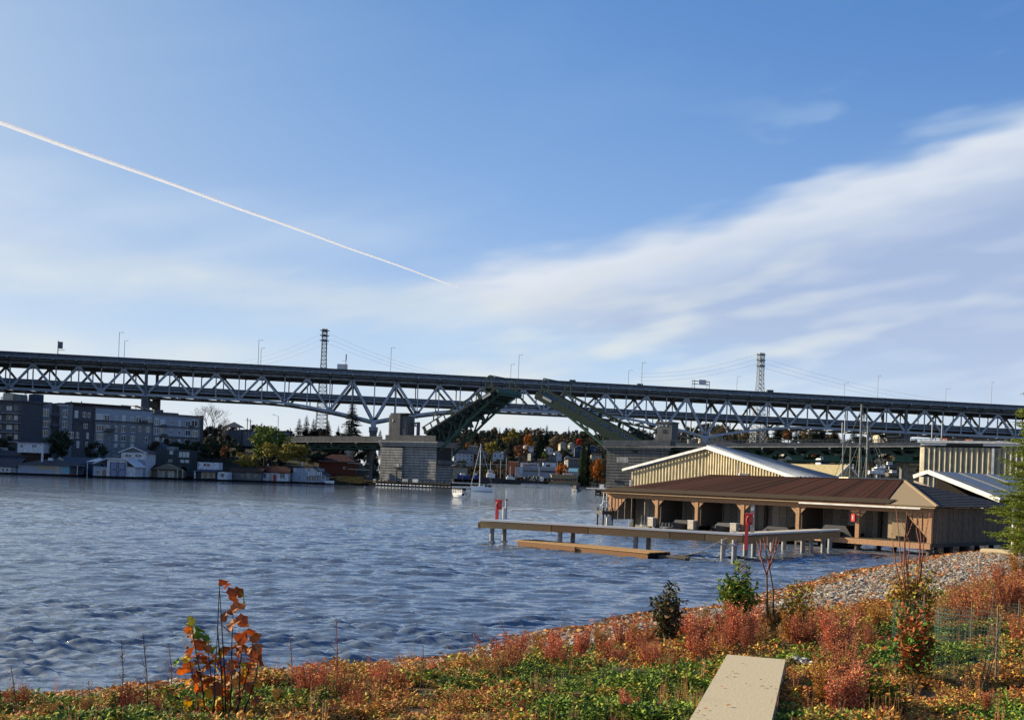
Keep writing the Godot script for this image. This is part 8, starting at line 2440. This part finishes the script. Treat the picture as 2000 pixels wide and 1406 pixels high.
	bush([1308, 1262, 1272, 1342, 1122], "leaf_dark2", "leaf_tanish", 1100, "dark olive shrub with curled leaves at the water's edge left of the path", 20)
	bush([1442, 1232, 1395, 1486, 1092], "leaf_fresh", "leaf_lemon", 2000, "bright green and yellow leafy bush before the dock piles", 24)
	bush([1560, 1230, 1530, 1590, 1120], "leaf_lemon", "leaf_amber", 360, "thin yellow bush on the pebbles right of the bare sapling", 12)
	# bare sapling, forked
	var a := on_ground(1500, 1228)
	var dd := -a.z
	var sp := thing("bare_sapling", "two slim pale saplings with red leafless forks before the dock arm", "sapling", Transform3D(Basis(), a))
	var g := Geo.new()
	var Q := func(u: float, v: float, z := 0.0) -> Vector3: return at(u, v, dd - z) - a
	g.path([Q.call(1499, 1232), Q.call(1499, 1180), Q.call(1498, 1125)], 0.035, 0.028, 6)
	g.path([Q.call(1512, 1205), Q.call(1510, 1150), Q.call(1503, 1108)], 0.03, 0.022, 6)
	put(sp, "trunk", g.mesh(), M.bark_pale)
	g = Geo.new()
	for s in [[1498, 1125, 1486, 1085, 1478, 1056], [1498, 1125, 1506, 1085, 1512, 1052], [1503, 1108, 1496, 1075, 1492, 1050], [1503, 1108, 1514, 1080, 1523, 1056], [1496, 1118, 1490, 1100, 1480, 1075], [1506, 1085, 1500, 1066, 1499, 1048], [1514, 1080, 1516, 1064, 1517, 1050], [1486, 1085, 1487, 1066, 1485, 1052]]:
		g.path([Q.call(s[0], s[1]), Q.call(s[2], s[3], 0.15), Q.call(s[4], s[5], -0.1)], 0.022, 0.008, 5)
	put(sp, "branches", g.mesh(), M.twig_red)
	# the caged plants at the right
	bush([1772, 1335, 1738, 1822, 1150], "leaf_rusty", "leaf_fresh", 950, "tall mixed bush of orange, yellow and green leaves in a wire cage", 26)
	bush([1785, 1240, 1735, 1838, 1068], "leaf_amber", "leaf_lemon", 1100, "yellow and rust bush behind the caged one with bare stems above", 26)
	bush([1990, 1090, 1974, 2012, 1012], "leaf_lemon", "leaf_amber", 600, "yellow orange bush at the right edge under the fir", 12)
	bush([1700, 1396, 1665, 1735, 1300], "leaf_fresh", "leaf_amber", 700, "low green and amber bush right of the path", 14)
	var ab := on_ground(1785, 1240)
	var d2 := -ab.z
	sp = thing("bare_canes", "tall bare reddish canes rising in front of the brown shed doorway", "plant", Transform3D(Basis(), ab))
	g = Geo.new()
	for s in [[1762, 1110, 1756, 1040, 1750, 985], [1766, 1110, 1768, 1050, 1772, 1000], [1772, 1120, 1778, 1060, 1760, 1015], [1795, 1110, 1800, 1052, 1793, 1008], [1800, 1120, 1806, 1050, 1818, 1000], [1800, 1110, 1796, 1060, 1790, 1030], [1768, 1060, 1776, 1040, 1785, 1015], [1750, 1100, 1746, 1070, 1742, 1040]]:
		g.path([at(1780, 1235, d2) - ab, at(s[0], s[1], d2) - ab, at(s[2], s[3], d2) - ab, at(s[4], s[5], d2 + 0.2) - ab], 0.02, 0.007, 5)
	put(sp, "cane", g.mesh(), M.twig_red)
	ab = on_ground(1918, 1345)
	d2 = -ab.z
	sp = thing("bare_canes", "three thin pale canes leaning on the bank right of the wire cage", "plant", Transform3D(Basis(), ab))
	g = Geo.new()
	for s in [[1916, 1346, 1930, 1270, 1944, 1140], [1922, 1346, 1938, 1280, 1958, 1200], [1926, 1346, 1940, 1290, 1950, 1240], [1900, 1330, 1894, 1300, 1886, 1270]]:
		g.path([at(s[0], s[1], d2) - ab, at(s[2], s[3], d2) - ab, at(s[4], s[5], d2 + 0.1) - ab], 0.011, 0.005, 5)
	put(sp, "cane", g.mesh(), M.bark_pale)

func bush(s: Array, m1: String, m2: String, n: int, label: String, stems: int) -> void:   # [u, foot v, left u, right u, top v]
	if not M.has("leaf_fresh"):
		leafy("leaf_fresh", Color(0.085, 0.17, 0.022), 0.9); leafy("leaf_lemon", Color(0.29, 0.27, 0.045), 0.9); leafy("leaf_amber", Color(0.32, 0.17, 0.035), 0.9); leafy("leaf_rusty", Color(0.30, 0.09, 0.03), 0.9); leafy("leaf_dark2", Color(0.045, 0.055, 0.022), 0.6); leafy("leaf_tanish", Color(0.15, 0.09, 0.045), 0.6)
	var a := on_ground(s[0], s[1])
	var k := -a.z / FOCAL
	var w: float = (s[3] - s[2]) * k; var h: float = (s[1] - s[4]) * k
	var off: float = ((s[2] + s[3]) / 2.0 - s[0]) * k
	var o := thing("leafy_bush", label, "bush", Transform3D(Basis(), a - Vector3(0, 0.05, 0)))
	var st := Geo.new(); var f1 := Geo.new(); var f2 := Geo.new()
	var tips := []
	for i in stems:
		var ang := R(0, TAU); var rr := sqrt(rng.randf()) * w / 2
		var tip := Vector3(off + cos(ang) * rr, h * R(0.55, 1.0) * (1.0 - 0.25 * pow(rr / (w / 2), 2)), sin(ang) * rr)
		var mid := tip * 0.5 + Vector3(R(-0.05, 0.05), 0, R(-0.05, 0.05))
		st.path([Vector3(tip.x * 0.2, 0, tip.z * 0.2), mid, tip], 0.014, 0.005, 4)
		tips.append([mid, tip])
	for i in n:
		var t: Array = tips[i % stems]
		var q: Vector3 = t[0].lerp(t[1], pow(rng.randf(), 0.7)) if rng.randf() < 0.75 else t[0] * R(0.5, 1.0)
		var ll := R(0.09, 0.16) * (0.8 + 0.4 * k * 50.0)
		var d := Vector3(R(-1, 1), R(-0.8, 0.7), R(-1, 1)).normalized()
		q += Vector3(R(-1, 1), R(-0.5, 0.5), R(-1, 1)) * (0.08 + 0.16 * float((i % stems) % 3) / 2.0)
		var g: Geo = f1 if rng.randf() < 0.62 else f2
		var sh := R(0.7, 1.3)
		g.col = Color(sh, sh, sh)
		g.leaf(q, d, d.cross(Vector3(R(-1, 1), 1, R(-1, 1))).normalized(), ll, ll * 0.6)
	put(o, "stems", st.mesh(), M.twig_dark)
	put(o, "foliage", f1.mesh(), M[m1])
	put(o, "foliage", f2.mesh(), M[m2])

func make_cages() -> void:
	var k := 0
	for s in [[1888, 1338, 0.55, 1.35, "largest green wire cage, round a young plant right of the mixed bush"], [1772, 1318, 0.30, 1.45, "narrow green wire cage round the tall mixed bush"], [1776, 1212, 0.40, 1.0, "green wire cage farther back near the pebbles"], [1862, 1262, 0.42, 0.9, "faint wire cage behind the largest one"], [1955, 1222, 0.5, 0.6, "low wire cage on the red slope near the right edge"]]:
		var p := on_ground(s[0], s[1])
		var o := thing("wire_cage", s[4], "plant cage", Transform3D(Basis(), p), "wire cages round young plants")
		var r: float = s[2]; var h: float = s[3]
		var g := Geo.new()
		var n := 26
		for i in n:
			var t := TAU * i / n
			var q := Vector3(cos(t) * r, 0, sin(t) * r)
			g.tube(q, q + Vector3(0, h, 0), 0.0024, 0.0024, 3)
		var rows := int(h / 0.085)
		for j in rows + 1:
			for i in n:
				var t := TAU * i / n; var t2 := TAU * (i + 1) / n
				var y := h * j / rows + 0.01 * sin(t * 3 + j)
				g.tube(Vector3(cos(t) * r, y, sin(t) * r), Vector3(cos(t2) * r, y, sin(t2) * r), 0.0026, 0.0026, 3)
		put(o, "wire_mesh", g.mesh(), M.green_wire)
		tb(o, "stake", M.twig, Vector3(r, -0.1, 0), Vector3(r, h + 0.15, 0), 0.016)
		k += 1

func make_edge_fir() -> void:
	var base := at(2052, 900, 42.0)
	base.y = ground(base.x, -base.z)
	var o := thing("fir_tree", "bright green fir reaching in from the right edge before the tan building", "tree", Transform3D(Basis(), base))
	var top := at(2052, 700, -base.z).y - base.y
	var r := RandomNumberGenerator.new(); r.seed = 8
	var trunk := Geo.new(); var br_ := Geo.new(); var nd := Geo.new()
	trunk.tube(Vector3(0, -0.2, 0), Vector3(0, top, 0), 0.11, 0.02, 8)
	var y := 1.5
	while y < top - 0.1:
		var reach := 2.5 * pow(1.0 - (y / top), 0.62) + 0.1
		for i in 10:
			var a := r.randf() * TAU
			var l := reach * r.randf_range(0.65, 1.08)
			var d := Vector3(cos(a), r.randf_range(-0.12, 0.3), sin(a)).normalized()
			var tip := Vector3(0, y, 0) + d * l
			br_.tube(Vector3(0, y, 0), tip, 0.018, 0.005, 4)
			var side := d.cross(Vector3.UP).normalized()
			var n := int(l / 0.10)
			for j in n:
				var t := (j + 1.0) / n
				if t < 0.22: continue
				var o0 := Vector3(0, y, 0).lerp(tip, t)
				for s in [-1, 1]:
					var sl := (0.16 + 0.42 * (1.0 - t) + 0.06) * r.randf_range(0.6, 1.1)
					var sd: Vector3 = (d * 0.75 + side * s * r.randf_range(0.5, 0.95) + Vector3(0, r.randf_range(-0.25, 0.15), 0)).normalized()
					br_.tube(o0, o0 + sd * sl, 0.006, 0.003, 3)
					var m := int(sl / 0.024)
					for q in m:
						var oo: Vector3 = o0 + sd * sl * (q + 0.5) / m
						var nn: Vector3 = (sd * 0.7 + Vector3(r.randfn(), r.randfn() * 0.6 + 0.2, r.randfn()) * 0.6).normalized()
						nd.col = shade(r, 0.6, 1.4)
						nd.leaf(oo, nn, nn.cross(Vector3(r.randfn(), r.randfn(), r.randfn())).normalized(), 0.08, 0.024)
		y += 0.17
	put(o, "trunk", trunk.mesh(), M.bark)
	put(o, "branches", br_.mesh(), M.twig)
	put(o, "needles", nd.mesh(), M.needle_green)
